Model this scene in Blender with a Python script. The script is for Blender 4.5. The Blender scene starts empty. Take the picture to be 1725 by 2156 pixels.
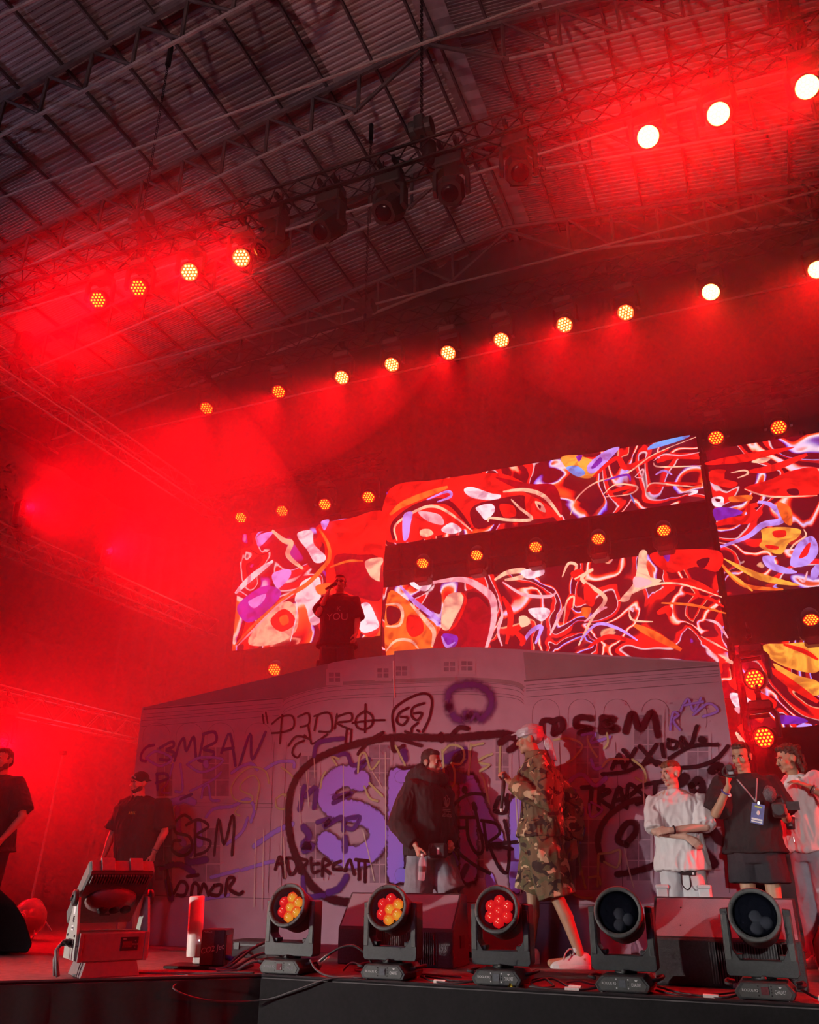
import bpy, bmesh, math, random
from mathutils import Vector, Matrix, Euler, noise
from mathutils.bvhtree import BVHTree

random.seed(7)
SC = bpy.context.scene
COL = SC.collection
R = math.radians
PI = math.pi

# ------------------------------------------------------------------ camera
CAM_Z, FPX, PITCH, YAW, ROLL = 0.665, 1768.0, R(23.4), R(22.4), R(0.35)
_fw = Vector((-math.sin(YAW) * math.cos(PITCH), math.cos(YAW) * math.cos(PITCH), math.sin(PITCH)))
_rt = Vector((math.cos(YAW), math.sin(YAW), 0))
_up = _rt.cross(_fw)
_rt, _up = (math.cos(ROLL) * _rt + math.sin(ROLL) * _up), (-math.sin(ROLL) * _rt + math.cos(ROLL) * _up)
cam_data = bpy.data.cameras.new('camera')
cam_data.sensor_fit = 'HORIZONTAL'
cam_data.sensor_width = 36.0
cam_data.lens = FPX / 1725.0 * 36.0
cam_data.clip_end = 300
cam = bpy.data.objects.new('camera', cam_data)
COL.objects.link(cam)
cam.matrix_world = Matrix(((_rt.x, _up.x, -_fw.x, 0), (_rt.y, _up.y, -_fw.y, 0), (_rt.z, _up.z, -_fw.z, CAM_Z), (0, 0, 0, 1)))
SC.camera = cam


def at(px, py, Y):
    """the point of the vertical plane at depth Y that the photograph shows at a pixel (used to measure the flat set and screens)"""
    d = _fw * FPX + _rt * (px - 862.5) - _up * (py - 1078.0)
    return Vector((0, 0, CAM_Z)) + d * (Y / d.y)


# ------------------------------------------------------------------ view, world haze, lights
SC.view_settings.view_transform = 'Standard'
SC.view_settings.look = 'None'
SC.view_settings.gamma = 1.0
SC.view_settings.use_curve_mapping = False
SC.view_settings.exposure = 0.0
cy = SC.cycles
cy.use_denoising = True
cy.max_bounces = 3
cy.use_light_tree = False
cy.light_sampling_threshold = 0.04
cy.use_adaptive_sampling = True
cy.adaptive_threshold = 0.12
cy.adaptive_min_samples = 8
cy.diffuse_bounces = 2
cy.glossy_bounces = 2
cy.transmission_bounces = 3
cy.transparent_max_bounces = 8
cy.volume_bounces = 0
cy.sample_clamp_indirect = 4.0
cy.sample_clamp_direct = 0.0
cy.caustics_reflective = False
cy.caustics_refractive = False

world = bpy.data.worlds.new('hall_air')
SC.world = world
world.use_nodes = True
wn = world.node_tree.nodes
wl = world.node_tree.links
wn['Background'].inputs['Color'].default_value = (0.0015, 0.001, 0.0015, 1)
wn['Background'].inputs['Strength'].default_value = 1.0
RED = (1.0, 0.0004, 0.0045)


def light(kind, name, loc, aim, energy, color, **kw):
    d = bpy.data.lights.new(name, kind)
    d.energy = energy
    d.color = color
    for k, v in kw.items():
        setattr(d, k, v)
    o = bpy.data.objects.new(name, d)
    COL.objects.link(o)
    o.location = loc
    if aim is not None:
        o.rotation_euler = (Vector(aim) - Vector(loc)).to_track_quat('-Z', 'Y').to_euler()
    return o


# white flood from the audience side, left of the camera, low
light('SPOT', 'front_flood', (-11.5, -1.5, 1.3), (-2.3, 6.7, 0.0), 3900, (1.0, 0.95, 0.86), spot_size=R(34), spot_blend=1.0, shadow_soft_size=0.10)
light('SPOT', 'right_fill', (1.8, -6.0, 2.4), (0.15, 8.1, 0.75), 2300, (1.0, 0.95, 0.93), spot_size=R(12), spot_blend=1.0, shadow_soft_size=0.10)  # added fill that brightens the men at the right
# added soft lilac fill from the audience side; red wash from an unseen front truss
light('AREA', 'front_fill', (-9.0, -5.0, 3.2), (-2.8, 7.8, 0.5), 18, (0.84, 0.60, 1.0), shape='DISK', size=3.0, spread=R(70))
light('SPOT', 'front_red_wash', (-1.0, -1.0, 8.5), (-3.9, 7.8, 2.9), 2000, RED, spot_size=R(44), spot_blend=1.0, shadow_soft_size=0.5)
# red side light from the right side truss
light('SPOT', 'side_red_wash', (7.5, 7.0, 3.3), (-2.9, 6.4, 0.45), 4800, RED, spot_size=R(34), spot_blend=0.8, shadow_soft_size=0.08)
# upward fill spots added to brighten the roof faintly
light('SPOT', 'roof_fill_left', (-16.0, -2.0, 5.0), (-12.0, 9.0, 15.0), 900, (0.80, 0.62, 0.95), spot_size=R(70), spot_blend=1.0, shadow_soft_size=0.3)
light('SPOT', 'roof_fill', (-3.0, -6.0, 6.0), (-4.0, 11.0, 16.0), 2300, (1.0, 0.50, 0.46), spot_size=R(62), spot_blend=1.0, shadow_soft_size=0.4)

# ------------------------------------------------------------------ materials
def new_mat(name):
    m = bpy.data.materials.new(name)
    m.use_nodes = True
    nt = m.node_tree
    return m, nt, nt.nodes['Principled BSDF'], nt.nodes['Material Output']


def N(nt, kind, **kw):
    n = nt.nodes.new('ShaderNode' + kind)
    for k, v in kw.items():
        setattr(n, k, v)
    return n


def surf(name, col, rough=0.6, metal=0.0, var=0.12, scale=30.0, bump=0.0, bscale=200.0, spec=0.5, stretch=None):
    m, nt, b, out = new_mat(name)
    L = nt.links
    tc = N(nt, 'TexCoord')
    src = tc.outputs['Object']
    if stretch:
        mp = N(nt, 'Mapping')
        mp.inputs['Scale'].default_value = stretch
        L.new(src, mp.inputs['Vector'])
        src = mp.outputs[0]
    nz = N(nt, 'TexNoise')
    nz.inputs['Scale'].default_value = scale
    nz.inputs['Detail'].default_value = 3
    L.new(src, nz.inputs['Vector'])
    cr = N(nt, 'ValToRGB')
    cr.color_ramp.elements[0].position = 0.3
    cr.color_ramp.elements[1].position = 0.7
    cr.color_ramp.elements[0].color = tuple(max(0, c * (1 - var)) for c in col) + (1,)
    cr.color_ramp.elements[1].color = tuple(min(1, c * (1 + var)) for c in col) + (1,)
    L.new(nz.outputs['Fac'], cr.inputs['Fac'])
    L.new(cr.outputs['Color'], b.inputs['Base Color'])
    b.inputs['Roughness'].default_value = rough
    b.inputs['Metallic'].default_value = metal
    b.inputs['Specular IOR Level'].default_value = spec
    if bump > 0:
        n2 = N(nt, 'TexNoise')
        n2.inputs['Scale'].default_value = bscale
        n2.inputs['Detail'].default_value = 2
        L.new(src, n2.inputs['Vector'])
        bp = N(nt, 'Bump')
        bp.inputs['Strength'].default_value = bump
        bp.inputs['Distance'].default_value = 0.01
        L.new(n2.outputs['Fac'], bp.inputs['Height'])
        L.new(bp.outputs[0], b.inputs['Normal'])
    return m


def glow(name, col, strength, sampled=True):
    m, nt, b, out = new_mat(name)
    b.inputs['Base Color'].default_value = (0.02, 0.01, 0.01, 1)
    b.inputs['Emission Color'].default_value = col + (1,)
    b.inputs['Emission Strength'].default_value = strength
    if not sampled:
        m.cycles.emission_sampling = 'NONE'
    return m


def glass(name, col=(1, 1, 1), rough=0.02, alpha=0.25):
    """thin clear plastic or glass: mostly see-through with a glossy skin"""
    m, nt, b, out = new_mat(name)
    L = nt.links
    b.inputs['Base Color'].default_value = col + (1,)
    b.inputs['Roughness'].default_value = rough
    b.inputs['Specular IOR Level'].default_value = 0.8
    tr = N(nt, 'BsdfTransparent')
    tr.inputs['Color'].default_value = tuple(0.5 + 0.5 * c for c in col) + (1,)
    mx = N(nt, 'MixShader')
    mx.inputs[0].default_value = alpha
    L.new(tr.outputs[0], mx.inputs[1])
    L.new(b.outputs[0], mx.inputs[2])
    L.new(mx.outputs[0], out.inputs['Surface'])
    return m


M = {}
M['black_plastic'] = surf('black_plastic', (0.055, 0.058, 0.058), 0.45, 0, 0.12, 60, 0.15, 300)
M['grey_plastic'] = surf('grey_plastic', (0.10, 0.105, 0.10), 0.5, 0, 0.1, 60, 0.15, 300)
M['dark_metal'] = surf('dark_metal', (0.05, 0.05, 0.052), 0.4, 0.6, 0.2, 20)
M['truss_black'] = surf('truss_black', (0.015, 0.013, 0.014), 0.6, 0.1, 0.2, 15)
M['truss_silver'] = surf('truss_silver', (0.45, 0.45, 0.46), 0.35, 0.8, 0.15, 15)
M['roof_steel'] = surf('roof_steel', (0.14, 0.115, 0.115), 0.6, 0.1, 0.25, 6)
M['rod_pale'] = surf('rod_pale', (0.42, 0.38, 0.36), 0.55, 0.1, 0.2, 6)
M['sheet_bright'] = surf('sheet_bright', (0.50, 0.46, 0.45), 0.6, 0.0, 0.12, 1.2)
M['sheet_mid'] = surf('sheet_mid', (0.36, 0.33, 0.33), 0.6, 0.0, 0.15, 1.2)
M['sheet_dull'] = surf('sheet_dull', (0.24, 0.215, 0.215), 0.65, 0.0, 0.15, 1.2)
M['ridge_cap'] = surf('ridge_cap', (0.42, 0.40, 0.42), 0.6, 0.1, 0.2, 3)
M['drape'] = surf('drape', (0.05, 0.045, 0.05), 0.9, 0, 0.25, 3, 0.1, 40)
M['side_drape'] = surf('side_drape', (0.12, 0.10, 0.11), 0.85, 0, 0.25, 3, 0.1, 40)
M['carpet'] = surf('carpet', (0.20, 0.17, 0.17), 0.95, 0, 0.2, 14, 0.3, 500)
M['carpet_pale'] = surf('carpet_pale', (0.30, 0.24, 0.26), 0.95, 0, 0.2, 14, 0.3, 500)
M['skirt'] = surf('skirt', (0.014, 0.012, 0.013), 0.9, 0, 0.2, 40, 0.3, 600)
M['trim_black'] = surf('trim_black', (0.03, 0.028, 0.03), 0.5, 0.1, 0.2, 20)
M['canvas'] = surf('canvas', (0.35, 0.245, 0.325), 0.85, 0, 0.08, 5, 0.05, 400)
M['print_wall'] = surf('print_wall', (0.37, 0.265, 0.335), 0.85, 0, 0.05, 5)
M['print_shade'] = surf('print_shade', (0.24, 0.19, 0.23), 0.85, 0, 0.12, 8)
M['print_roof'] = surf('print_roof', (0.22, 0.17, 0.20), 0.85, 0, 0.1, 4)
M['print_line'] = surf('print_line', (0.12, 0.085, 0.11), 0.85, 0, 0.1, 10)
M['print_pane'] = surf('print_pane', (0.19, 0.125, 0.18), 0.8, 0, 0.25, 12)
M['timber'] = surf('timber', (0.42, 0.32, 0.26), 0.8, 0, 0.2, 12, 0, 1, 0.3, (1, 1, 0.1))
M['wood_black'] = surf('wood_black', (0.05, 0.045, 0.05), 0.55, 0, 0.2, 60, 0.5, 250)
M['grille'] = surf('grille', (0.33, 0.30, 0.36), 0.6, 0.2, 0.15, 300, 0.4, 900)
M['fin'] = surf('fin', (0.10, 0.10, 0.10), 0.4, 0.4, 0.15, 40)
M['fixture_grey'] = surf('fixture_grey', (0.40, 0.41, 0.38), 0.5, 0.1, 0.08, 30)
M['fixture_dark'] = surf('fixture_dark', (0.17, 0.17, 0.165), 0.55, 0.1, 0.1, 40)
M['fixture_case'] = surf('fixture_case', (0.26, 0.19, 0.19), 0.5, 0.1, 0.08, 30)
M['white_paint'] = surf('white_paint', (0.75, 0.74, 0.72), 0.45, 0, 0.05, 20)
M['white_print'] = surf('white_print', (0.80, 0.80, 0.80), 0.6, 0, 0.03, 20)
M['dim_print'] = surf('dim_print', (0.35, 0.36, 0.38), 0.6, 0, 0.05, 20)
M['matte_black'] = surf('matte_black', (0.010, 0.008, 0.009), 0.95, 0, 0.2, 40, spec=0.05)
M['rubber'] = surf('rubber', (0.03, 0.028, 0.03), 0.6, 0, 0.2, 40)
M['cable_grey'] = surf('cable_grey', (0.10, 0.09, 0.095), 0.5, 0, 0.15, 60)
M['blue_plug'] = surf('blue_plug', (0.04, 0.07, 0.45), 0.4, 0, 0.1, 60)
M['yellow'] = surf('yellow', (0.65, 0.55, 0.04), 0.6, 0, 0.15, 60)
M['tape'] = surf('tape', (0.75, 0.72, 0.68), 0.6, 0, 0.1, 60)
M['lcd'] = surf('lcd', (0.16, 0.17, 0.19), 0.25, 0, 0.1, 90)
M['lcd_red'] = surf('lcd_red', (0.18, 0.05, 0.06), 0.25, 0, 0.2, 90)
M['gloss_red'] = surf('gloss_red', (0.45, 0.012, 0.015), 0.12, 0.1, 0.1, 8)
M['chrome'] = surf('chrome', (0.75, 0.75, 0.75), 0.2, 0.9, 0.1, 20)
M['lens_clear'] = glass('lens_clear', (0.85, 0.9, 1.0), 0.03, 0.35)
M['front_glass'] = glass('front_glass', (0.10, 0.12, 0.2), 0.02, 0.05)
M['lens_dark'] = surf('lens_dark', (0.015, 0.015, 0.02), 0.08, 0, 0.1, 30, spec=0.9)
M['lens_milk'] = surf('lens_milk', (0.55, 0.56, 0.52), 0.10, 0, 0.1, 30, spec=0.9)  # pale base colour stands in for reflections on the unlit lenses
M['reflector'] = surf('reflector', (0.02, 0.02, 0.026), 0.2, 0.2, 0.2, 30)
M['bottle_plastic'] = glass('bottle_plastic', (0.9, 0.92, 1.0), 0.05, 0.3)
M['led_red'] = glow('led_red', (1.0, 0.005, 0.01), 3.0, False)
M['led_amber'] = glow('led_amber', (1.0, 0.22, 0.01), 3.0, False)
def lens_glow(name, inner, outer, strength, lopsided=0.0):
    """lit lens: hot core, darker rim, colours pooled to one side"""
    m, nt, b, out = new_mat(name)
    L = nt.links
    tc = N(nt, 'TexCoord')
    mp = N(nt, 'Mapping')
    mp.inputs['Location'].default_value = (-lopsided, 0, lopsided)
    L.new(tc.outputs['Object'], mp.inputs['Vector'])
    sp = N(nt, 'SeparateXYZ')
    L.new(mp.outputs[0], sp.inputs[0])
    cb = N(nt, 'CombineXYZ')
    L.new(sp.outputs['X'], cb.inputs['X'])
    L.new(sp.outputs['Z'], cb.inputs['Z'])
    ln = N(nt, 'VectorMath', operation='LENGTH')
    L.new(cb.outputs[0], ln.inputs[0])
    mr = N(nt, 'MapRange')
    mr.inputs['From Min'].default_value = 0.010
    mr.inputs['From Max'].default_value = 0.044
    L.new(ln.outputs['Value'], mr.inputs['Value'])
    cr = N(nt, 'ValToRGB')
    cr.color_ramp.elements[0].color = inner + (1,)
    cr.color_ramp.elements[1].color = outer + (1,)
    L.new(mr.outputs[0], cr.inputs['Fac'])
    L.new(cr.outputs['Color'], b.inputs['Emission Color'])
    b.inputs['Emission Strength'].default_value = strength
    b.inputs['Base Color'].default_value = (0.05, 0.01, 0.01, 1)
    b.inputs['Roughness'].default_value = 0.12
    m.cycles.emission_sampling = 'NONE'
    return m


M['lens_ruby'] = lens_glow('lens_ruby', (1.0, 0.02, 0.015), (0.6, 0.0, 0.004), 2.6)
M['lens_gold'] = lens_glow('lens_gold', (1.0, 0.42, 0.03), (1.0, 0.03, 0.004), 2.4, 0.012)
M['led_tip'] = glow('led_tip', (1.0, 0.55, 0.3), 4.0, False)  # glowing beads painted as highlights on the lit lenses
M['led_warm'] = glow('led_warm', (1.0, 0.30, 0.015), 3.4, False)
M['led_hot'] = glow('led_hot', (1.0, 0.40, 0.06), 16.0, False)
M['led_blaze'] = glow('led_blaze', (1.0, 0.42, 0.12), 45.0, False)
M['lens_red'] = glow('lens_red', (1.0, 0.012, 0.01), 0.9, False)
M['lens_redhot'] = glow('lens_redhot', (1.0, 0.05, 0.01), 4.0, False)
M['status'] = glow('status', (1.0, 0.7, 0.8), 3.0, False)

# ------------------------------------------------------------------ mesh helpers
class MB:
    def __init__(s):
        s.v = []
        s.f = []
        s.uv = {}

    def add(s, vs, fs, mat=None):
        o = len(s.v)
        s.v += [tuple(mat @ Vector(p)) if mat else tuple(p) for p in vs]
        s.f += [tuple(i + o for i in f) for f in fs]
        return s

    def box(s, c, d, mat=None):
        x, y, z = c
        a, b, e = d[0] / 2, d[1] / 2, d[2] / 2
        vs = [(x - a, y - b, z - e), (x + a, y - b, z - e), (x + a, y + b, z - e), (x - a, y + b, z - e), (x - a, y - b, z + e), (x + a, y - b, z + e), (x + a, y + b, z + e), (x - a, y + b, z + e)]
        fs = [(0, 3, 2, 1), (4, 5, 6, 7), (0, 1, 5, 4), (1, 2, 6, 5), (2, 3, 7, 6), (3, 0, 4, 7)]
        return s.add(vs, fs, mat)

    def rings(s, rings, cap=True, closed=False):
        o = len(s.v)
        n = len(rings[0])
        for r in rings:
            s.v += [tuple(p) for p in r]
        m = len(rings)
        for i in range(m if closed else m - 1):
            a, b = o + i * n, o + ((i + 1) % m) * n
            for j in range(n):
                k = (j + 1) % n
                s.f.append((a + j, a + k, b + k, b + j))
        if cap and not closed:
            s.f.append(tuple(o + j for j in reversed(range(n))))
            s.f.append(tuple(o + (m - 1) * n + j for j in range(n)))
        return s

    def tube(s, pts, r, n=8, cap=True, closed=False):
        pts = [Vector(p) for p in pts]
        m = len(pts)
        rr = r if isinstance(r, (list, tuple)) else [r] * m
        out = []
        prev = None
        for i, p in enumerate(pts):
            if closed:
                t = pts[(i + 1) % m] - pts[i - 1]
            else:
                t = pts[min(i + 1, m - 1)] - pts[max(i - 1, 0)]
            t = t.normalized() if t.length > 1e-9 else Vector((0, 0, 1))
            if prev is None:
                a = Vector((0, 0, 1)) if abs(t.z) < 0.9 else Vector((1, 0, 0))
                u = t.cross(a).normalized()
            else:
                u = (prev - t * prev.dot(t))
                u = u.normalized() if u.length > 1e-6 else t.orthogonal().normalized()
            prev = u
            w = t.cross(u)
            out.append([p + (u * math.cos(2 * PI * j / n) + w * math.sin(2 * PI * j / n)) * rr[i] for j in range(n)])
        return s.rings(out, cap, closed)

    def lathe(s, prof, n=24, mat=None, cap=True):
        rg = []
        for r, z in prof:
            ring = [Vector((r * math.cos(2 * PI * j / n), r * math.sin(2 * PI * j / n), z)) for j in range(n)]
            rg.append([mat @ p for p in ring] if mat else ring)
        return s.rings(rg, cap)

    def prism(s, poly, y0, y1, mat=None):
        """polygon in x,z extruded from y0 to y1"""
        n = len(poly)
        vs = [(x, y0, z) for x, z in poly] + [(x, y1, z) for x, z in poly]
        fs = [tuple(range(n)), tuple(reversed(range(n, 2 * n)))]
        fs += [(i, i + n, (i + 1) % n + n, (i + 1) % n) for i in range(n)]
        return s.add(vs, fs, mat)

    def ball(s, c, r, mat=None, nu=14, nv=9):
        if not isinstance(r, (tuple, list)):
            r = (r, r, r)
        c = Vector(c)
        vs = [c + Vector((0, 0, -r[2]))]
        for i in range(1, nv):
            a = -PI / 2 + PI * i / nv
            for j in range(nu):
                b = 2 * PI * j / nu
                vs.append(c + Vector((r[0] * math.cos(a) * math.cos(b), r[1] * math.cos(a) * math.sin(b), r[2] * math.sin(a))))
        vs.append(c + Vector((0, 0, r[2])))
        fs = []
        for j in range(nu):
            fs.append((0, 1 + (j + 1) % nu, 1 + j))
        for i in range(nv - 2):
            for j in range(nu):
                a = 1 + i * nu
                k = (j + 1) % nu
                fs.append((a + j, a + k, a + nu + k, a + nu + j))
        t = len(vs) - 1
        a = 1 + (nv - 2) * nu
        for j in range(nu):
            fs.append((a + j, a + (j + 1) % nu, t))
        return s.add(vs, fs, mat)

    def cone(s, p0, r0, p1, r1, n=12):
        """rounded, tapered limb"""
        p0, p1 = Vector(p0), Vector(p1)
        d = p1 - p0
        t = d.normalized() if d.length > 1e-6 else Vector((0, 0, 1))
        pts, rs = [], []
        for a in (-80, -50, -20):
            pts.append(p0 + t * r0 * math.sin(R(a)))
            rs.append(r0 * math.cos(R(a)))
        for a in (20, 50, 80):
            pts.append(p1 + t * r1 * math.sin(R(a)))
            rs.append(r1 * math.cos(R(a)))
        u = t.orthogonal().normalized()
        w = t.cross(u)
        return s.rings([[p + (u * math.cos(2 * PI * j / n) + w * math.sin(2 * PI * j / n)) * r for j in range(n)] for p, r in zip(pts, rs)])

    def mesh(s, name):
        me = bpy.data.meshes.new(name)
        me.from_pydata(s.v, [], s.f)
        me.validate()
        me.update()
        return me

    def build(s, name, mat, parent=None, smooth=False, bevel=0.0, loc=None, rot=None):
        me = s.mesh(name)
        if mat:
            me.materials.append(M[mat] if isinstance(mat, str) else mat)
        bm = bmesh.new()
        bm.from_mesh(me)
        bmesh.ops.recalc_face_normals(bm, faces=bm.faces)
        if bevel > 0:
            es = [e for e in bm.edges if len(e.link_faces) == 2 and e.calc_face_angle(0) > 0.5]
            bmesh.ops.bevel(bm, geom=es, offset=bevel, segments=1, affect='EDGES', clamp_overlap=True)
        bm.to_mesh(me)
        bm.free()
        if smooth:
            me.shade_smooth() if hasattr(me, 'shade_smooth') else [setattr(p, 'use_smooth', True) for p in me.polygons]
        return link(name, me, parent, loc, rot)


def link(name, me, parent=None, loc=None, rot=None):
    o = bpy.data.objects.new(name, me)
    COL.objects.link(o)
    if parent is not None:
        o.parent = parent
    if loc is not None:
        o.location = loc
    if rot is not None:
        o.rotation_euler = rot
    return o


def tag(o, label=None, cat=None, group=None, kind=None):
    if label:
        o['label'] = label
    if cat:
        o['category'] = cat
    if group:
        o['group'] = group
    if kind:
        o['kind'] = kind
    return o


def thing(name, label, cat, loc=(0, 0, 0), group=None, kind=None, rot=None):
    o = bpy.data.objects.new(name, None)
    o.empty_display_size = 0.1
    COL.objects.link(o)
    o.location = loc
    if rot:
        o.rotation_euler = rot
    return tag(o, label, cat, group, kind)


def copy_tree(o, parent=None):
    c = o.copy()
    COL.objects.link(c)
    c.parent = parent
    for ch in list(o.children):
        copy_tree(ch, c)
    return c


def text_mesh(txt, size, extrude=0.0, shear=0.0, align='CENTER'):
    cu = bpy.data.curves.new('lettering', 'FONT')
    cu.body = txt
    cu.size = size
    cu.extrude = extrude
    cu.shear = shear
    cu.align_x = align
    cu.align_y = 'CENTER'
    cu.resolution_u = 3
    o = bpy.data.objects.new('lettering', cu)
    COL.objects.link(o)
    dg = bpy.context.evaluated_depsgraph_get()
    me = bpy.data.meshes.new_from_object(o.evaluated_get(dg))
    bpy.data.objects.remove(o)
    bpy.data.curves.remove(cu)
    return me


def text(name, txt, size, mat, parent, loc, rot=(PI / 2, 0, 0), extrude=0.0006, sx=1.0, shear=0.0):
    me = text_mesh(txt, size, extrude, shear)
    me.materials.append(M[mat])
    o = link(name, me, parent, loc, rot)
    o.scale = (sx, 1, 1)
    return o


def catmull(pts, per=6, closed=False):
    pts = [Vector(p) for p in pts]
    n = len(pts)
    if n < 3:
        return [pts[0].lerp(pts[-1], i / per) for i in range(per + 1)]
    out = []
    for i in range(n if closed else n - 1):
        if closed:
            p0, p1, p2, p3 = pts[i - 1], pts[i], pts[(i + 1) % n], pts[(i + 2) % n]
        else:
            p0, p1, p2, p3 = pts[max(i - 1, 0)], pts[i], pts[i + 1], pts[min(i + 2, n - 1)]
        for k in range(per):
            t = k / per
            out.append(0.5 * ((2 * p1) + (p2 - p0) * t + (2 * p0 - 5 * p1 + 4 * p2 - p3) * t * t + (3 * p1 - p0 - 3 * p2 + p3) * t ** 3))
    if not closed:
        out.append(pts[-1])
    return out

# ================================================================== the setting
def struct(name, mb, mat, label, parent=None, **kw):
    o = mb.build(name, mat, parent, **kw)
    if parent is None:
        tag(o, label, None, None, 'structure')
    return o


FRONT = [(9.0, 5.9), (-3.55, 5.9), (-4.9, 4.78), (-7.2, 2.9), (-17.0, 2.9)]
poly = FRONT + [(-17.0, 17.2), (9.0, 17.2)]
mb = MB()
n = len(poly)
mb.add([(x, y, 0) for x, y in poly] + [(x, y, -0.08) for x, y in poly], [tuple(range(n)), tuple(reversed(range(n, 2 * n)))] + [(i, i + n, (i + 1) % n + n, (i + 1) % n) for i in range(n)])
floor = struct('floor', mb, 'carpet', 'red lit carpeted stage deck')
mb = MB()
for i in range(len(FRONT) - 1):
    a, b = Vector(FRONT[i] + (0,)), Vector(FRONT[i + 1] + (0,))
    d = (b - a)
    nrm = Vector((-d.y, d.x, 0)).normalized()
    if nrm.y > 0:
        nrm = -nrm
    k = max(2, int(d.length / 0.06))
    cols = []
    for j in range(k + 1):
        p = a + d * (j / k) - nrm * 0.006
        wv = 0.006 * math.sin(j * 1.3 + i) + 0.008 * noise.noise(Vector((j * 0.35, i * 3.1, 0)))
        cols.append([p + nrm * (0.022 + wv * 0.3) + Vector((0, 0, -0.012)), p + nrm * (0.022 + wv) + Vector((0, 0, -0.5)), p + nrm * (0.022 + wv * 1.6) + Vector((0, 0, -1.29))])
    o = len(mb.v)
    for c in cols:
        mb.v += [tuple(q) for q in c]
    for j in range(k):
        for r in range(2):
            q = o + j * 3 + r
            mb.f.append((q, q + 3, q + 4, q + 1))
skirt = mb.build('stage_skirt', 'skirt', None, smooth=True)
tag(skirt, 'dark cloth skirt hanging along the stage front', 'stage skirt', kind='structure')
mb = MB()
for i in range(len(FRONT) - 1):
    a, b = Vector(FRONT[i] + (0.004,)), Vector(FRONT[i + 1] + (0.004,))
    mb.tube([a, b], 0.012, 6)
struct('trim_1', mb, 'trim_black', 'black edge strip along the stage front')
mb2 = MB().box((-4, 8, -1.38), (44, 50, 0.1))
struct('ground', mb2, 'trim_black', 'dark hall floor below the stage')

# cloth drapes (folded sheets)
def drape(name, a, b, z0, z1, mat, label, amp=0.12, wave=0.8, seed=0, cat=None, kind='structure'):
    a, b = Vector(tuple(a) + (0,)), Vector(tuple(b) + (0,))
    d = b - a
    nrm = Vector((-d.y, d.x, 0)).normalized()
    k = int(d.length / 0.09)
    rows = 14
    mb = MB()
    for j in range(k + 1):
        s = d.length * j / k
        for r in range(rows + 1):
            t = r / rows
            z = z0 + (z1 - z0) * t
            w = amp * (math.sin(s * 2 * PI / wave + 2.2 * noise.noise(Vector((s * 0.35, t * 0.8, seed)))) * (0.55 + 0.45 * noise.noise(Vector((s * 0.2, t, seed + 5)))) + 0.8 * noise.noise(Vector((s * 0.5, t * 2.2, seed + 9))))
            p = a + d * (j / k) + nrm * w
            mb.v.append((p.x, p.y, z))
    for j in range(k):
        for r in range(rows):
            q = j * (rows + 1) + r
            mb.f.append((q, q + rows + 1, q + rows + 2, q + 1))
    o = mb.build(name, mat, None, smooth=True)
    return tag(o, label, cat, None, kind)


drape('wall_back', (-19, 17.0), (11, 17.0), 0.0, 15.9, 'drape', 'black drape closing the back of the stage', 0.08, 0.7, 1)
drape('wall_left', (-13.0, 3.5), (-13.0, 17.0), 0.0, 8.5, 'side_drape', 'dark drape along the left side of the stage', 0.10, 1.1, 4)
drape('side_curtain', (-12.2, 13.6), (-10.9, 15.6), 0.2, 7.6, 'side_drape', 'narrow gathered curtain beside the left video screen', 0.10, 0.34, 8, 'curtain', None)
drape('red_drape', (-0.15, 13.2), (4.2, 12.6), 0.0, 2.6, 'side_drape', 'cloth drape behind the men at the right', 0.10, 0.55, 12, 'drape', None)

# ------------------------------------------------------------------ roof
RX, RZ, SL = -4.1, 16.0, 0.16          # ridge position and roof slope
TR_Y = [5.15, 7.97, 10.78, 13.6, 16.4, 19.2]
ceiling = thing('ceiling', 'corrugated metal gable roof over the stage', None, (0, 0, 0), None, 'structure')
ang = math.atan(SL)
BAYW, BAYL = 2.10, 2.81
def sheet_mesh(period, name):
    mb = MB()
    k = int(BAYL / period)
    cols = []
    for i in range(k):
        y = i * period
        for dy, dz in ((0, 0), (0.22, 0), (0.36, 0.19 * period), (0.64, 0.19 * period), (0.78, 0)):
            cols.append((y + dy * period, dz))
    cols.append((BAYL, 0))
    for y, dz in cols:
        mb.v += [(0, y, dz), (BAYW * 1.004 / math.cos(ang), y, dz)]
    for i in range(len(cols) - 1):
        mb.f.append((2 * i, 2 * i + 1, 2 * i + 3, 2 * i + 2))
    return mb.mesh(name)


coarse, fine = sheet_mesh(0.128, 'roof_sheet'), sheet_mesh(0.07, 'roof_sheet_fine')
variants = {}
for nm, me in (('c', coarse), ('f', fine)):
    for mt in ('sheet_bright', 'sheet_mid', 'sheet_dull'):
        c = me.copy()
        c.materials.append(M[mt])
        variants[nm + mt] = c
rs = random.Random(3)
for side in (-1, 1):
    for col in range(8 if side < 0 else 8):
        for bay in range(7):
            y0 = TR_Y[0] - BAYL + bay * BAYL
            if side < 0:
                mt = 'sheet_bright' if col == 0 else ('sheet_mid' if (col + bay) % 3 else 'sheet_dull')
                if col >= 4:
                    mt = 'sheet_mid'
                form = 'c' if (col < 4 and not (bay == 3 and col in (1, 2, 3))) else 'f'
            else:
                mt = 'sheet_dull' if col == 0 else ('sheet_bright' if col in (1, 2) else 'sheet_mid')
                form = 'f' if col == 0 else 'c'
            o = link('roof_sheet', variants[form + mt], ceiling)
            x = RX + side * col * BAYW
            z = RZ - SL * col * BAYW + rs.uniform(0, 0.012)
            o.location = (x, y0, z)
            o.rotation_euler = (0, ang if side > 0 else PI - ang, 0)
            if side < 0:
                o.rotation_euler = (0, ang, PI)
                o.location = (x, y0 + BAYL, z)
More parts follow.
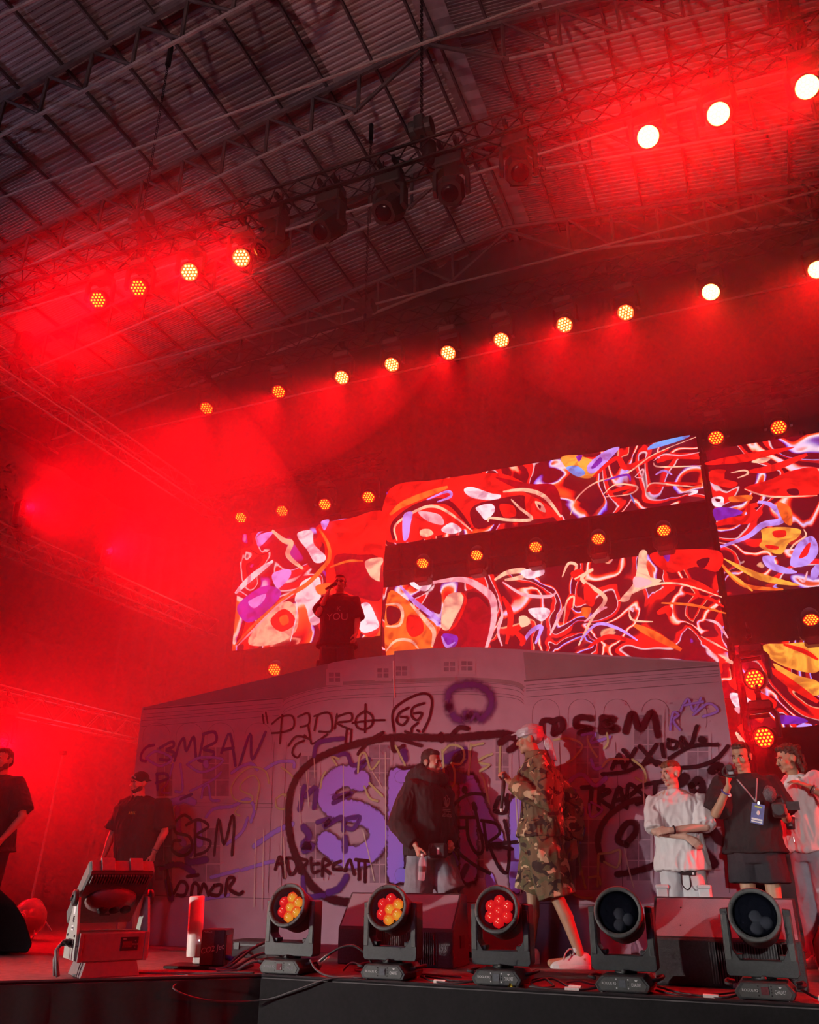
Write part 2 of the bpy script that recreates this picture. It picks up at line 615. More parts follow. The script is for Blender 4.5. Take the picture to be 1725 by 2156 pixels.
# purlins along the depth of the hall, one every 1.05 m
pm = MB().box((0, 0, 0), (0.045, 21.0, 0.08)).mesh('purlin')
pm.materials.append(M['roof_steel'])
for side in (-1, 1):
    for k in range(0, 16):
        d = 0.15 + k * 1.05
        o = link('purlin', pm, ceiling, (RX + side * d, 12.5, RZ - SL * d - 0.07))
# ridge capping: two bent strips lapping over the joint
mb = MB()
for i in range(90):
    y = 2.5 + i * 0.2
    dz = 0.02 * (i % 2)
    mb.v += [(RX - 0.05, y, RZ - 0.02 + dz), (RX + 0.55, y, RZ - 0.12 + dz * 1.5)]
for i in range(89):
    mb.f.append((2 * i, 2 * i + 1, 2 * i + 3, 2 * i + 2))
mb.build('ridge_cap', 'ridge_cap', ceiling)

TD = 1.02                                # depth of a roof truss
def roof_truss(idx, y, label):
    t = thing('roof_truss', label, 'roof truss', (RX, y, RZ - 0.2), 'steel roof trusses')
    def bar(nm, a, b, r=0.045, mat='roof_steel'):
        MB().tube([Vector(a) - Vector((RX, y, RZ - 0.2)), Vector(b) - Vector((RX, y, RZ - 0.2))], r, 6).build(nm, mat, t)
    for s in (-1, 1):
        L = 15.6
        zt = lambda d: RZ - 0.2 - SL * d
        bar('top_chord', (RX, y, zt(0)), (RX + s * L, y, zt(L)), 0.06)
        bar('bottom_chord', (RX + s * 1.6, y, zt(1.6) - TD), (RX + s * 14.2, y, zt(14.2) - TD), 0.04, 'rod_pale')
        bar('bottom_chord', (RX, y, zt(0) - 0.1), (RX + s * 1.6, y, zt(1.6) - TD), 0.045)
        k = 0
        d = 1.5
        while d < 14.2:
            bar('post', (RX + s * d, y, zt(d)), (RX + s * d, y, zt(d) - TD), 0.04)
            if d + 1.05 < 14.2:
                if s < 0:
                    bar('brace', (RX + s * (d + 1.05), y, zt(d + 1.05)), (RX + s * d, y, zt(d) - TD), 0.035)
                else:
                    bar('brace', (RX + s * d, y, zt(d)), (RX + s * (d + 1.05), y, zt(d + 1.05) - TD), 0.035)
            d += 1.05
    zb = RZ - 0.2 - SL * 14 - TD
    bar('tie_rod', (RX - 14.5, y + 0.5, zb), (RX + 14.5, y + 0.5, zb), 0.028, 'rod_pale')
    return t


for i, y in enumerate(TR_Y):
    roof_truss(i, y, ['steel roof truss nearest the camera, mostly above the frame', 'steel roof truss crossing the top left corner', 'steel roof truss in front of the hanging light rig',
                      'steel roof truss just behind the front light rig', 'steel roof truss in the red haze over the second light row', 'farthest steel roof truss over the video screens'][i])
# left eave beam and the column that stands below it
mb = MB().box((-19.0, 12, 13.0), (0.25, 24, 0.9))
struct('wall_eave', mb, 'roof_steel', 'dark eave beam at the left edge of the roof')
mb = MB().box((-19.3, 12, 6.0), (0.2, 26, 13.2))
struct('wall_hall', mb, 'drape', 'dark side wall of the hall')
t = thing('steel_column', 'pale steel column rising to the roof in the red haze', 'column', (-17.6, 10.78, -1.3))
MB().tube([(0, 0, 0), (0, 0, 13.7)], 0.07, 8).build('shaft', 'rod_pale', t)
MB().box((0, 0, 0.02), (0.4, 0.4, 0.04)).build('base_plate', 'roof_steel', t)
t = thing('gutter_pipe', 'thin pale pipe slanting along the left eave', 'pipe', (-18.6, 5, 12.4))
MB().tube([(0, 0, 0), (0, 14, 0)], 0.035, 8).build('pipe_run', 'rod_pale', t)
for k in range(4):
    MB().box((0, 1 + 3.5 * k, 0.05), (0.1, 0.05, 0.12)).build('bracket', 'roof_steel', t)

# ================================================================== video screens
def screen_mat(name, off, scale, dark=0.0, streak=0.0, strength=1.25):
    m, nt, b, out = new_mat(name)
    L = nt.links
    tc = N(nt, 'TexCoord')
    mp = N(nt, 'Mapping')
    mp.inputs['Location'].default_value = off
    mp.inputs['Scale'].default_value = (scale, scale, scale)
    mp.inputs['Rotation'].default_value = (0, streak, 0)
    L.new(tc.outputs['Object'], mp.inputs['Vector'])
    cur = mp.outputs[0]
    for sc_, amt in ((0.55, 2.6), (1.1, 0.9), (2.6, 0.28)):
        nz = N(nt, 'TexNoise')
        nz.inputs['Scale'].default_value = sc_
        nz.inputs['Detail'].default_value = 1.0
        L.new(cur, nz.inputs['Vector'])
        sb = N(nt, 'VectorMath', operation='SUBTRACT')
        sb.inputs[1].default_value = (0.5, 0.5, 0.5)
        L.new(nz.outputs['Color'], sb.inputs[0])
        ml = N(nt, 'VectorMath', operation='SCALE')
        ml.inputs['Scale'].default_value = amt
        L.new(sb.outputs[0], ml.inputs[0])
        ad = N(nt, 'VectorMath', operation='ADD')
        L.new(cur, ad.inputs[0])
        L.new(ml.outputs[0], ad.inputs[1])
        cur = ad.outputs[0]
    fz = N(nt, 'TexNoise')
    fz.inputs['Scale'].default_value = 0.62
    fz.inputs['Detail'].default_value = 0.8
    L.new(cur, fz.inputs['Vector'])
    cr = N(nt, 'ValToRGB')
    ramp = cr.color_ramp
    D, DR, RD, OR, CRM, WH, VI = (0.10, 0.0, 0.005), (0.34, 0.0, 0.008), (0.95, 0.012, 0.006), (1.0, 0.13, 0.02), (1.0, 0.50, 0.28), (1.0, 0.78, 0.86), (0.16, 0.02, 0.42)
    stops = [(0.0, D), (0.335 + dark, D), (0.345 + dark, (1.0, 0.30, 0.2)), (0.352 + dark, DR), (0.383 + dark, RD), (0.448, OR), (0.454, CRM), (0.460, WH), (0.474, CRM), (0.481, VI), (0.488, D), (0.535, D), (0.54, RD), (0.575, RD),
             (0.59, DR), (0.60, (1.0, 0.7, 0.75)), (0.608, D), (0.65, D), (0.665, VI), (0.68, WH), (0.72, OR), (0.76, DR)]
    if dark > 0:
        stops = [(0.0, D), (0.362, D), (0.366, DR), (0.372, RD), (0.392, RD), (0.396, CRM), (0.402, D), (0.448, D), (0.453, RD), (0.460, OR), (0.466, WH), (0.474, CRM), (0.480, RD), (0.485, D), (0.522, D), (0.527, RD), (0.552, RD), (0.556, WH), (0.561, D), (0.615, D), (0.620, VI), (0.632, WH), (0.640, OR), (0.652, RD), (0.660, D), (1.0, D)]
    while len(ramp.elements) > 1:
        ramp.elements.remove(ramp.elements[0])
    ramp.elements[0].position = stops[0][0]
    ramp.elements[0].color = stops[0][1] + (1,)
    for p, c in stops[1:]:
        e = ramp.elements.new(p)
        e.color = c + (1,)
    L.new(fz.outputs['Fac'], cr.inputs['Fac'])
    # the light areas shift towards lilac and blue in places
    tz = N(nt, 'TexNoise')
    tz.inputs['Scale'].default_value = 1.3
    L.new(cur, tz.inputs['Vector'])
    tr = N(nt, 'ValToRGB')
    tr.color_ramp.elements[0].position = 0.52
    tr.color_ramp.elements[0].color = (1, 1, 1, 1)
    tr.color_ramp.elements[1].position = 0.66
    tr.color_ramp.elements[1].color = (0.42, 0.5, 1.6, 1)
    L.new(tz.outputs['Fac'], tr.inputs['Fac'])
    mx = N(nt, 'Mix', data_type='RGBA', blend_type='MULTIPLY')
    mx.inputs['Factor'].default_value = 1.0
    L.new(cr.outputs['Color'], mx.inputs['A'])
    L.new(tr.outputs['Color'], mx.inputs['B'])
    b.inputs['Base Color'].default_value = (0.01, 0.01, 0.01, 1)
    b.inputs['Roughness'].default_value = 0.5
    L.new(mx.outputs['Result'], b.inputs['Emission Color'])
    b.inputs['Emission Strength'].default_value = strength
    m.cycles.emission_sampling = 'NONE'
    return m


def flat_glow(name, col, s=1.3):
    """one flowing colour of the screen picture, streaked lighter and darker"""
    m, nt, b, out = new_mat(name)
    L = nt.links
    tc = N(nt, 'TexCoord')
    nz = N(nt, 'TexNoise')
    nz.inputs['Scale'].default_value = 2.6
    nz.inputs['Detail'].default_value = 2.5
    nz.inputs['Distortion'].default_value = 1.6
    L.new(tc.outputs['Object'], nz.inputs['Vector'])
    cr = N(nt, 'ValToRGB')
    cr.color_ramp.elements[0].position = 0.36
    cr.color_ramp.elements[0].color = (col[0] * 0.55, col[1] * 0.35, col[2] * 0.45, 1)
    cr.color_ramp.elements[1].position = 0.56
    cr.color_ramp.elements[1].color = col + (1,)
    L.new(nz.outputs['Fac'], cr.inputs['Fac'])
    b.inputs['Base Color'].default_value = (0.01, 0.01, 0.01, 1)
    L.new(cr.outputs['Color'], b.inputs['Emission Color'])
    b.inputs['Emission Strength'].default_value = s
    m.cycles.emission_sampling = 'NONE'
    return m


ART = {}
for nm, c in dict(white=(1.0, 0.80, 0.86), cream=(1.0, 0.56, 0.36), red=(0.95, 0.012, 0.006), deep=(0.36, 0.0, 0.008), dark=(0.08, 0.0, 0.006), orange=(1.0, 0.16, 0.02), lilac=(0.50, 0.32, 0.95), violet=(0.14, 0.02, 0.45), blue=(0.10, 0.38, 1.0), yellow=(1.0, 0.42, 0.05), pink=(1.0, 0.45, 0.5)).items():
    ART[nm] = flat_glow('screen_' + nm, c)
SCR_Y = 15.0
def screen(label, x0, x1, z0, z1, mat):
    t = thing('video_screen', label, 'video screen', ((x0 + x1) / 2, SCR_Y, z0), 'video screens')
    w, h = x1 - x0, z1 - z0
    MB().box((0, 0.07, h / 2), (w, 0.12, h)).build('cabinet', 'trim_black', t)
    d = MB().add([(-w / 2, 0.0, 0), (w / 2, 0.0, 0), (w / 2, 0.0, h), (-w / 2, 0.0, h)], [(0, 1, 2, 3)]).build('display', mat, t)
    return t


scr_left = screen('left video screen behind the man on the roof', -10.30, -6.80, 5.08, 7.78, screen_mat('marble_left', (3.1, 0.0, 7.7), 0.95))
scr_top = screen('wide upper video screen above the row of five lamps', -6.72, -0.33, 7.00, 8.33, screen_mat('marble_top', (11.3, 2.0, 1.2), 1.0, 0.055))
scr_low = screen('wide lower video screen behind the house roof', -6.76, -0.33, 3.40, 6.08, screen_mat('marble_low', (21.0, 5.0, 4.4), 1.1, 0.055))
scr_rt = screen('upper right video screen cut by the frame edge', -0.20, 3.80, 5.15, 7.98, screen_mat('marble_right', (31.0, 1.0, 9.1), 1.0, 0.055, 0.35))
scr_rl = screen('lower right video screen behind the lamp stand', -0.21, 3.80, 1.60, 4.27, screen_mat('marble_right_low', (41.5, 3.0, 2.9), 1.0, 0.055, 0.6))


def art(scr, name, mat, pts, width=None, layer=1):
    """a traced colour shape of the screen picture: filled outline, or a band when width is given (pixel trace on the screen plane)"""
    o0 = scr.location
    P = [at(x, y, SCR_Y) - Vector(o0) for x, y in pts]
    yy = -0.004 * layer
    mb = MB()
    if width is None:
        S = catmull(P, 5, True)
        c = sum(S, Vector()) / len(S)
        bmx = bmesh.new()
        vs = [bmx.verts.new((p.x, yy, p.z)) for p in S]
        try:
            f = bmx.faces.new(vs)
            bmesh.ops.triangulate(bmx, faces=[f])
        except Exception:
            pass
        me = bpy.data.meshes.new(name)
        bmx.to_mesh(me)
        bmx.free()
    else:
        S = catmull(P, 6)
        w = width * 0.0098
        for i, p in enumerate(S):
            t = (S[min(i + 1, len(S) - 1)] - S[max(i - 1, 0)]).normalized()
            nn = Vector((-t.z, 0, t.x))
            ww = w / 2 * (0.35 + 0.65 * math.sin(PI * min(0.97, max(0.03, i / (len(S) - 1)))))
            a, b2 = p + nn * ww, p - nn * ww
            mb.v += [(a.x, yy, a.z), (b2.x, yy, b2.z)]
        for i in range(len(S) - 1):
            mb.f.append((2 * i, 2 * i + 1, 2 * i + 3, 2 * i + 2))
        me = mb.mesh(name)
    me.materials.append(ART[mat])
    return link(name, me, scr)


def arts(scr, zoom, items):
    ox, oy, k = zoom
    for i, it in enumerate(items):
        mat, pts = it[0], it[1]
        w = it[2] if len(it) > 2 else None
        art(scr, 'picture_shape', mat, [(ox + x * k, oy + y * k) for x, y in pts], w, 1 + i)


V5, V6, V7 = (450, 980, 550 / 1725), (800, 880, 750 / 1725), (1450, 850, 275 / 770)
arts(scr_left, V5, [
    ('red', [(690, 395), (900, 350), (1132, 316), (1118, 700), (1095, 1090), (970, 1105), (820, 930), (740, 760), (780, 600), (700, 480)]),
    ('deep', [(800, 600), (960, 590), (1100, 620), (1110, 880), (960, 870), (840, 800)]),
    ('dark', [(490, 440), (560, 425), (640, 560), (740, 640), (660, 690), (590, 600)]),
    ('white', [(560, 445), (650, 432), (665, 520), (742, 600), (722, 640), (668, 640), (620, 560), (565, 490)]),
    ('white', [(600, 760), (700, 740), (712, 880), (724, 1000), (684, 1052), (640, 1040), (604, 920), (540, 900), (560, 820)]),
    ('violet', [(160, 930), (330, 800), (450, 840), (360, 960), (230, 1040)]),
    ('lilac', [(235, 900), (345, 850), (330, 900), (270, 945)]),
    ('cream', [(240, 1140), (330, 1020), (480, 900), (560, 960), (545, 1100), (420, 1180), (260, 1192)]),
    ('red', [(388, 1010), (470, 950), (540, 1005), (528, 1065), (450, 1100), (392, 1060)]),
    ('orange', [(440, 1010), (490, 990), (500, 1040), (460, 1060)]),
    ('orange', [(150, 1190), (290, 1040), (480, 880), (620, 790), (710, 700), (770, 620), (760, 520), (700, 420)], 11),
    ('white', [(150, 850), (260, 740), (400, 635)], 16),
    ('pink', [(160, 1200), (240, 1120), (420, 940), (540, 850)], 5),
    ('lilac', [(300, 470), (400, 445), (340, 520), (300, 540)]),
    ('cream', [(395, 435), (470, 500), (520, 520), (500, 600), (600, 690)], 14),
    ('lilac', [(400, 720), (500, 690), (520, 730), (450, 810), (410, 790)]),
    ('cream', [(1010, 640), (1118, 615), (1120, 660), (1062, 690), (1108, 770), (1045, 740)]),
    ('white', [(960, 950), (1030, 912), (1080, 1000), (1098, 1075), (985, 1105)]),
    ('orange', [(690, 800), (780, 785), (795, 830), (720, 860), (690, 840)]),
    ('lilac', [(720, 380), (775, 368), (750, 430), (735, 430)]),
    ('orange', [(780, 680), (900, 640), (1000, 640)], 6), ('white', [(560, 890), (560, 1000), (520, 1170)], 4), ('dark', [(250, 560), (330, 600), (420, 560), (440, 640)], 4)])
arts(scr_top, V6, [
    ('red', [(48, 345), (280, 300), (515, 268), (640, 285), (760, 360), (860, 470), (640, 500), (430, 535), (40, 600)]),
    ('deep', [(560, 290), (730, 320), (850, 330), (880, 470), (780, 400)]),
    ('orange', [(50, 470), (110, 420), (230, 370), (330, 335)], 16),
    ('dark', [(70, 590), (70, 510), (190, 425), (330, 410), (440, 530)], 14),
    ('cream', [(85, 595), (78, 520), (190, 445), (270, 430), (350, 470), (450, 550)], 7),
    ('lilac', [(115, 475), (160, 458), (150, 520), (140, 580), (115, 590)]), ('cream', [(200, 545), (240, 540), (262, 562), (230, 578), (200, 572)]), ('pink', [(190, 455), (290, 470), (310, 520), (230, 500)]), ('white', [(300, 545), (350, 510), (400, 545), (350, 565)]),
    ('lilac', [(230, 400), (330, 360), (345, 385), (280, 410)], 7),
    ('white', [(410, 352), (450, 338), (540, 368), (590, 378), (560, 402), (450, 390)]),
    ('cream', [(600, 362), (700, 352), (800, 385), (880, 485)], 9),
    ('dark', [(440, 460), (480, 420), (560, 400), (700, 380), (690, 440), (730, 500), (560, 520), (470, 540)]),
    ('white', [(470, 438), (540, 420), (562, 452), (520, 500), (490, 470)]), ('red', [(585, 425), (650, 430), (662, 478), (605, 485)]), ('cream', [(640, 400), (680, 440), (740, 495), (640, 500), (540, 490), (530, 510)], 7),
    ('cream', [(755, 410), (790, 420), (808, 462), (775, 450)]), ('dark', [(768, 425), (785, 432), (780, 448)]),
    ('yellow', [(880, 203), (960, 188), (1060, 232), (1025, 298), (940, 280)]), ('blue', [(905, 250), (960, 240), (1000, 275), (960, 292)]), ('violet', [(955, 195), (985, 190), (970, 220)]),
    ('lilac', [(1010, 240), (1090, 172), (1165, 152), (1100, 225), (1030, 280)]), ('violet', [(1030, 245), (1070, 200), (1080, 220), (1040, 255)]),
    ('blue', [(1300, 165), (1340, 130), (1495, 95), (1480, 112), (1380, 145)]),
    ('red', [(1040, 295), (1150, 205), (1195, 250), (1300, 212), (1400, 160)], 12), ('red', [(1345, 225), (1420, 195), (1550, 205)], 14), ('red', [(1300, 370), (1340, 335), (1560, 330)], 10), ('red', [(1100, 380), (1190, 350), (1240, 350), (1180, 380)], 9),
    ('cream', [(930, 480), (960, 400), (1050, 325), (1200, 280), (1330, 190), (1535, 105)], 3.5), ('pink', [(1330, 220), (1380, 190), (1460, 195), (1550, 180)], 3.5), ('cream', [(1330, 230), (1360, 250), (1560, 245)], 3.5), ('cream', [(1085, 385), (1150, 335), (1250, 345), (1220, 380), (1100, 395)], 3.5), ('cream', [(1290, 380), (1320, 330), (1440, 340), (1560, 350)], 3.5), ('pink', [(1240, 300), (1280, 262), (1275, 300), (1245, 302)], 3.5), ('lilac', [(1340, 290), (1380, 270), (1420, 290)], 5), ('violet', [(1090, 320), (1200, 290), (1220, 320)], 5), ('blue', [(1220, 385), (1240, 430)], 4), ('white', [(1480, 375), (1540, 370), (1500, 390)], 6)])
arts(scr_low, V6, [
    ('orange', [(40, 850), (130, 880), (220, 960), (275, 1010), (262, 1110), (160, 1130), (32, 1150)]),
    ('deep', [(400, 850), (520, 830), (565, 900), (540, 1000), (510, 1110), (270, 1120), (290, 1030)]),
    ('red', [(140, 955), (200, 970), (212, 1035), (160, 1062), (130, 1020)]), ('dark', [(38, 915), (100, 930), (92, 985), (42, 1000)]), ('cream', [(30, 905), (90, 905), (112, 950), (95, 1005), (30, 1010)], 7), ('cream', [(32, 1130), (80, 1080), (150, 1080), (190, 1120)], 6), ('cream', [(150, 900), (230, 990), (265, 1040), (255, 1110)], 10),
    ('lilac', [(100, 815), (170, 890), (260, 960), (300, 990)], 10), ('white', [(150, 800), (250, 800), (230, 840), (180, 830)]), ('dark', [(255, 845), (300, 850), (295, 950), (240, 915)]),
    ('pink', [(260, 800), (400, 785), (500, 830), (552, 890), (552, 1000), (520, 1115)], 15), ('dark', [(430, 850), (480, 850), (520, 880), (530, 920), (480, 870), (430, 880)]), ('cream', [(325, 870), (400, 850), (405, 900), (370, 970), (335, 1030), (300, 1005)]), ('red', [(400, 850), (420, 890), (380, 990), (340, 1035)], 6), ('violet', [(310, 1050), (380, 1060), (370, 1110), (320, 1110)]), ('lilac', [(305, 1060), (330, 1110), (370, 1090)], 6),
    ('cream', [(560, 790), (620, 755), (700, 745), (690, 775), (610, 790)], 12), ('white', [(690, 745), (790, 735), (795, 765), (720, 785)]), ('pink', [(600, 800), (700, 860), (820, 870), (860, 850)], 7), ('white', [(728, 930), (810, 925), (830, 950), (790, 990), (740, 960)]), ('cream', [(680, 970), (715, 965), (735, 1000), (690, 1018)]), ('red', [(600, 870), (640, 960), (620, 1100)], 12), ('red', [(900, 1000), (930, 880), (945, 880)], 14), ('cream', [(895, 1010), (910, 900), (945, 872), (940, 930)], 4), ('pink', [(580, 880), (600, 960), (580, 1040), (600, 1110)], 6), ('lilac', [(690, 1110), (740, 1040), (790, 1020), (760, 1100)], 9), ('pink', [(830, 1060), (870, 980), (900, 920)], 6), ('red', [(660, 1040), (700, 1080), (690, 1110)], 12),
    ('cream', [(890, 780), (920, 715), (960, 725), (940, 770)], 6), ('red', [(930, 760), (985, 740), (1000, 780), (960, 800)]), ('cream', [(950, 790), (1040, 742), (985, 790), (1080, 860), (1095, 900), (1040, 970), (970, 1110)], 8), ('red', [(1000, 810), (1050, 860), (1040, 920), (1000, 900)]), ('orange', [(985, 930), (1030, 930), (1015, 975), (990, 965)]),
    ('cream', [(1262, 665), (1300, 664), (1298, 770), (1370, 800), (1240, 850), (1210, 895), (1170, 890), (1240, 800)]), ('pink', [(1240, 780), (1320, 800), (1300, 825), (1240, 830)]), ('red', [(1335, 662), (1640, 655), (1640, 755), (1530, 732), (1420, 762), (1340, 720)]), ('violet', [(1370, 660), (1410, 660), (1400, 710)]), ('dark', [(1540, 705), (1600, 690), (1580, 735), (1550, 735)]), ('red', [(1370, 820), (1500, 810), (1640, 870)], 16), ('cream', [(1160, 900), (1300, 830), (1450, 815), (1660, 880)], 4),
    ('lilac', [(980, 1090), (1060, 1010), (1160, 1030), (1255, 1088)], 6), ('orange', [(1240, 1015), (1330, 1060), (1465, 1135)], 14), ('red', [(1020, 1120), (1120, 1070), (1280, 1110)], 9), ('pink', [(1000, 1000), (1080, 940), (1110, 930)], 6), ('red', [(1350, 960), (1400, 940), (1410, 975)], 14), ('orange', [(1370, 910), (1520, 920), (1680, 960)], 5), ('cream', [(1215, 930), (1230, 990), (1330, 1000)], 4), ('red', [(1480, 860), (1600, 890), (1670, 930)], 6), ('pink', [(1580, 990), (1640, 1010), (1690, 1080)], 5), ('cream', [(1560, 1070), (1690, 1140)], 3.5), ('white', [(1215, 935), (1240, 935), (1235, 955)])])
arts(scr_rt, V7, [
    ('red', [(110, 345), (300, 300), (620, 255), (500, 300), (330, 345), (130, 362)]), ('cream', [(370, 345), (430, 320), (485, 325), (440, 350)]), ('red', [(360, 400), (500, 380), (700, 300)], 14), ('cream', [(250, 410), (330, 395), (350, 415), (290, 440)], 4), ('red', [(330, 500), (480, 450), (600, 400), (760, 385), (760, 540), (560, 555), (430, 545)]), ('cream', [(330, 505), (480, 550), (760, 545)], 3.5), ('dark', [(580, 510), (640, 505), (650, 540), (600, 540)]),
    ('red', [(130, 400), (220, 395), (200, 440), (290, 470), (250, 500), (135, 470)]), ('white', [(140, 560), (205, 555), (200, 610), (150, 605)]), ('dark', [(160, 565), (190, 568), (185, 582), (165, 580)]), ('orange', [(235, 560), (270, 550), (370, 545), (365, 575), (260, 585)]), ('violet', [(150, 625), (250, 620), (320, 650), (200, 690), (160, 690)]), ('red', [(165, 720), (230, 700), (340, 690), (380, 660), (360, 620), (410, 600)], 18), ('lilac', [(410, 585), (480, 600), (545, 660), (540, 700), (440, 720), (350, 790), (190, 850)], 12), ('orange', [(520, 590), (600, 620), (610, 720), (560, 700)]),
    ('yellow', [(430, 750), (540, 735), (660, 750), (640, 800), (590, 830), (540, 895), (420, 850), (450, 800)]), ('red', [(500, 760), (570, 755), (570, 790), (510, 795)]), ('red', [(460, 840), (530, 850), (520, 868), (465, 860)]), ('cream', [(680, 750), (690, 790), (620, 840), (590, 890)], 3.5), ('lilac', [(640, 840), (730, 790), (765, 880), (700, 960), (600, 960)]), ('red', [(650, 920), (690, 850), (720, 830), (700, 900)]), ('lilac', [(440, 910), (520, 910), (480, 940), (640, 1000), (560, 1010), (460, 970)]), ('yellow', [(205, 920), (400, 1000), (660, 1080), (420, 1050)]), ('orange', [(200, 960), (330, 1080), (560, 1105)], 8), ('yellow', [(220, 990), (380, 1115)], 6), ('pink', [(700, 1000), (680, 1060), (640, 1030)], 4), ('lilac', [(730, 1050), (765, 960)], 14)])
arts(scr_rl, V7, [
    ('yellow', [(440, 1425), (560, 1415), (765, 1420), (765, 1580), (600, 1560), (480, 1500)]), ('yellow', [(500, 1530), (640, 1600), (765, 1640), (765, 1720), (620, 1690), (560, 1620)]), ('red', [(560, 1420), (680, 1460), (765, 1510)], 8), ('red', [(480, 1560), (600, 1650), (765, 1760)], 14), ('red', [(330, 1660), (420, 1700), (520, 1760), (480, 1810), (360, 1740)]), ('white', [(245, 1710), (320, 1720), (420, 1790), (380, 1810), (280, 1790)]), ('pink', [(270, 1800), (300, 1790), (300, 1830)]), ('violet', [(540, 1840), (660, 1850), (700, 1880), (550, 1890)]), ('lilac', [(640, 1900), (720, 1890), (740, 1940), (660, 1940)]), ('red', [(620, 1980), (700, 1940), (765, 1900), (765, 2140), (640, 2140)]), ('orange', [(680, 2050), (765, 1980), (765, 2100), (700, 2130)]), ('red', [(240, 1640), (330, 1600), (360, 1660), (280, 1690)]), ('cream', [(175, 1480), (260, 1530), (220, 1520)], 5), ('red', [(300, 1900), (350, 1960), (330, 2060)], 18), ('cream', [(280, 1940), (330, 2010), (370, 2050)], 8)])

# ================================================================== stage haze: banks of smoke that the lamps light up
def haze(label, c, r, density, g=0.35):
    m = bpy.data.materials.new('haze')
    m.use_nodes = True
    nt = m.node_tree
    nt.nodes.remove(nt.nodes['Principled BSDF'])
    vs = nt.nodes.new('ShaderNodeVolumeScatter')
    vs.inputs['Density'].default_value = density
    vs.inputs['Anisotropy'].default_value = g
    vs.inputs['Color'].default_value = (1, 1, 1, 1)
    nt.links.new(vs.outputs[0], nt.nodes['Material Output'].inputs['Volume'])
    mb = MB().ball((0, 0, 0), r, None, 28, 16)
    me = mb.mesh('haze')
    me.materials.append(m)
    o = link('haze', me, None, c)
    return tag(o, label, 'haze', 'banks of stage haze', 'stuff')


haze('red lit haze hanging over the back of the stage', (-4.2, 12.3, 6.2), (8.6, 4.5, 6.1), 0.026)
haze('thick red haze at the left side of the stage', (-9.2, 9.2, 3.9), (3.7, 4.8, 4.6), 0.05)
haze('red haze around the left lamps of the front rig', (-7.0, 8.2, 8.2), (4.2, 3.0, 2.6), 0.035)
haze('red haze around the right lamps of the front rig', (0.6, 7.8, 8.2), (3.6, 3.2, 3.2), 0.030)
haze('thin red haze drifting in front of the house set', (-4.0, 6.6, 2.3), (5.5, 1.7, 2.2), 0.015)

# ================================================================== light rig
def box_truss(label, a, b, mat, side=0.30, group='box trusses of the light rig'):
    """square truss from a to b: four chords and zigzag lacing on each face"""
    a, b = Vector(a), Vector(b)
    d = b - a
    ln = d.length
    t = thing('box_truss', label, 'truss', a, group, None, d.to_track_quat('X', 'Z').to_euler())
    h = side / 2
    cs = [(-h, -h), (h, -h), (h, h), (-h, h)]
    for y, z in cs:
        MB().tube([(0, y, z), (ln, y, z)], 0.024, 7).build('chord', mat, t)
    k = max(2, int(ln / 0.36))
    for i in range(4):
        (y0, z0), (y1, z1) = cs[i], cs[(i + 1) % 4]
        mb = MB()
        for j in range(k):
            x0, x1 = ln * j / k, ln * (j + 1) / k
            p, q = ((y0, z0), (y1, z1)) if j % 2 == 0 else ((y1, z1), (y0, z0))
            mb.tube([(x0,) + p, (x1,) + q], 0.011, 5, False)
        mb.build('lacing', mat, t)
    return t


HEX19 = [(0, 0)] + [(math.cos(R(60 * k)), math.sin(R(60 * k))) for k in range(6)] + [p for k in range(6) for p in ((2 * math.cos(R(60 * k)), 2 * math.sin(R(60 * k))), (1.732 * math.cos(R(60 * k + 30)), 1.732 * math.sin(R(60 * k + 30))))]

# shared meshes of the hanging wash light; the lens looks along -Z
def _keep(mb, nm, mat, smooth=False, bevel=0):
    o = mb.build(nm, mat, None, smooth, bevel)
    me = o.data
    bpy.data.objects.remove(o)
    return me


HW = {}
HW['base'] = _keep(MB().prism([(-0.17, 0.0), (0.17, 0.0), (0.17, 0.07), (0.13, 0.12), (-0.13, 0.12), (-0.17, 0.07)], -0.13, 0.13), 'base', 'grey_plastic', bevel=0.006)
HW['plate'] = _keep(MB().box((0, -0.133, 0.055), (0.28, 0.006, 0.085)), 'front_plate', 'fixture_case')
yk = MB()
for s in (-1, 1):
    yk.prism([(s * 0.19, -0.40), (s * 0.235, -0.40), (s * 0.235, -0.06), (s * 0.20, 0.0), (s * 0.15, 0.0), (s * 0.19, -0.08)], -0.05, 0.05)
yk.box((0, 0, -0.02), (0.34, 0.1, 0.04))
HW['yoke'] = _keep(yk, 'yoke', 'black_plastic', bevel=0.004)
HW['head'] = _keep(MB().lathe([(0.05, 0.20), (0.11, 0.19), (0.145, 0.12), (0.155, 0.02), (0.150, -0.03)], 28), 'head', 'black_plastic', True)
HW['bezel'] = _keep(MB().rings([[Vector((r * math.cos(2 * PI * j / 28), r * math.sin(2 * PI * j / 28), z)) for j in range(28)] for r, z in ((0.158, -0.02), (0.158, -0.052), (0.138, -0.052), (0.134, -0.03))], False), 'bezel', 'black_plastic', True)
HW['lens'] = MB().lathe([(0.136, -0.034), (0.02, -0.036)], 28).mesh('lens_plate')
led = MB()
for x, y in HEX19:
    led.ball((x * 0.053, y * 0.053, -0.04), (0.0175, 0.0175, 0.012), None, 8, 5)
HW['leds'] = led.mesh('led_cluster')
HW['clamp'] = _keep(MB().tube([(0, 0, 0.12), (0, 0, 0.46)], 0.014, 8).box((0, 0, 0.27), (0.045, 0.40, 0.10)).box((0, 0, 0.17), (0.07, 0.05, 0.10)).tube([(0, -0.03, 0.26), (0, 0.03, 0.26)], 0.045, 10), 'clamp', 'dark_metal')
LMESH = {}
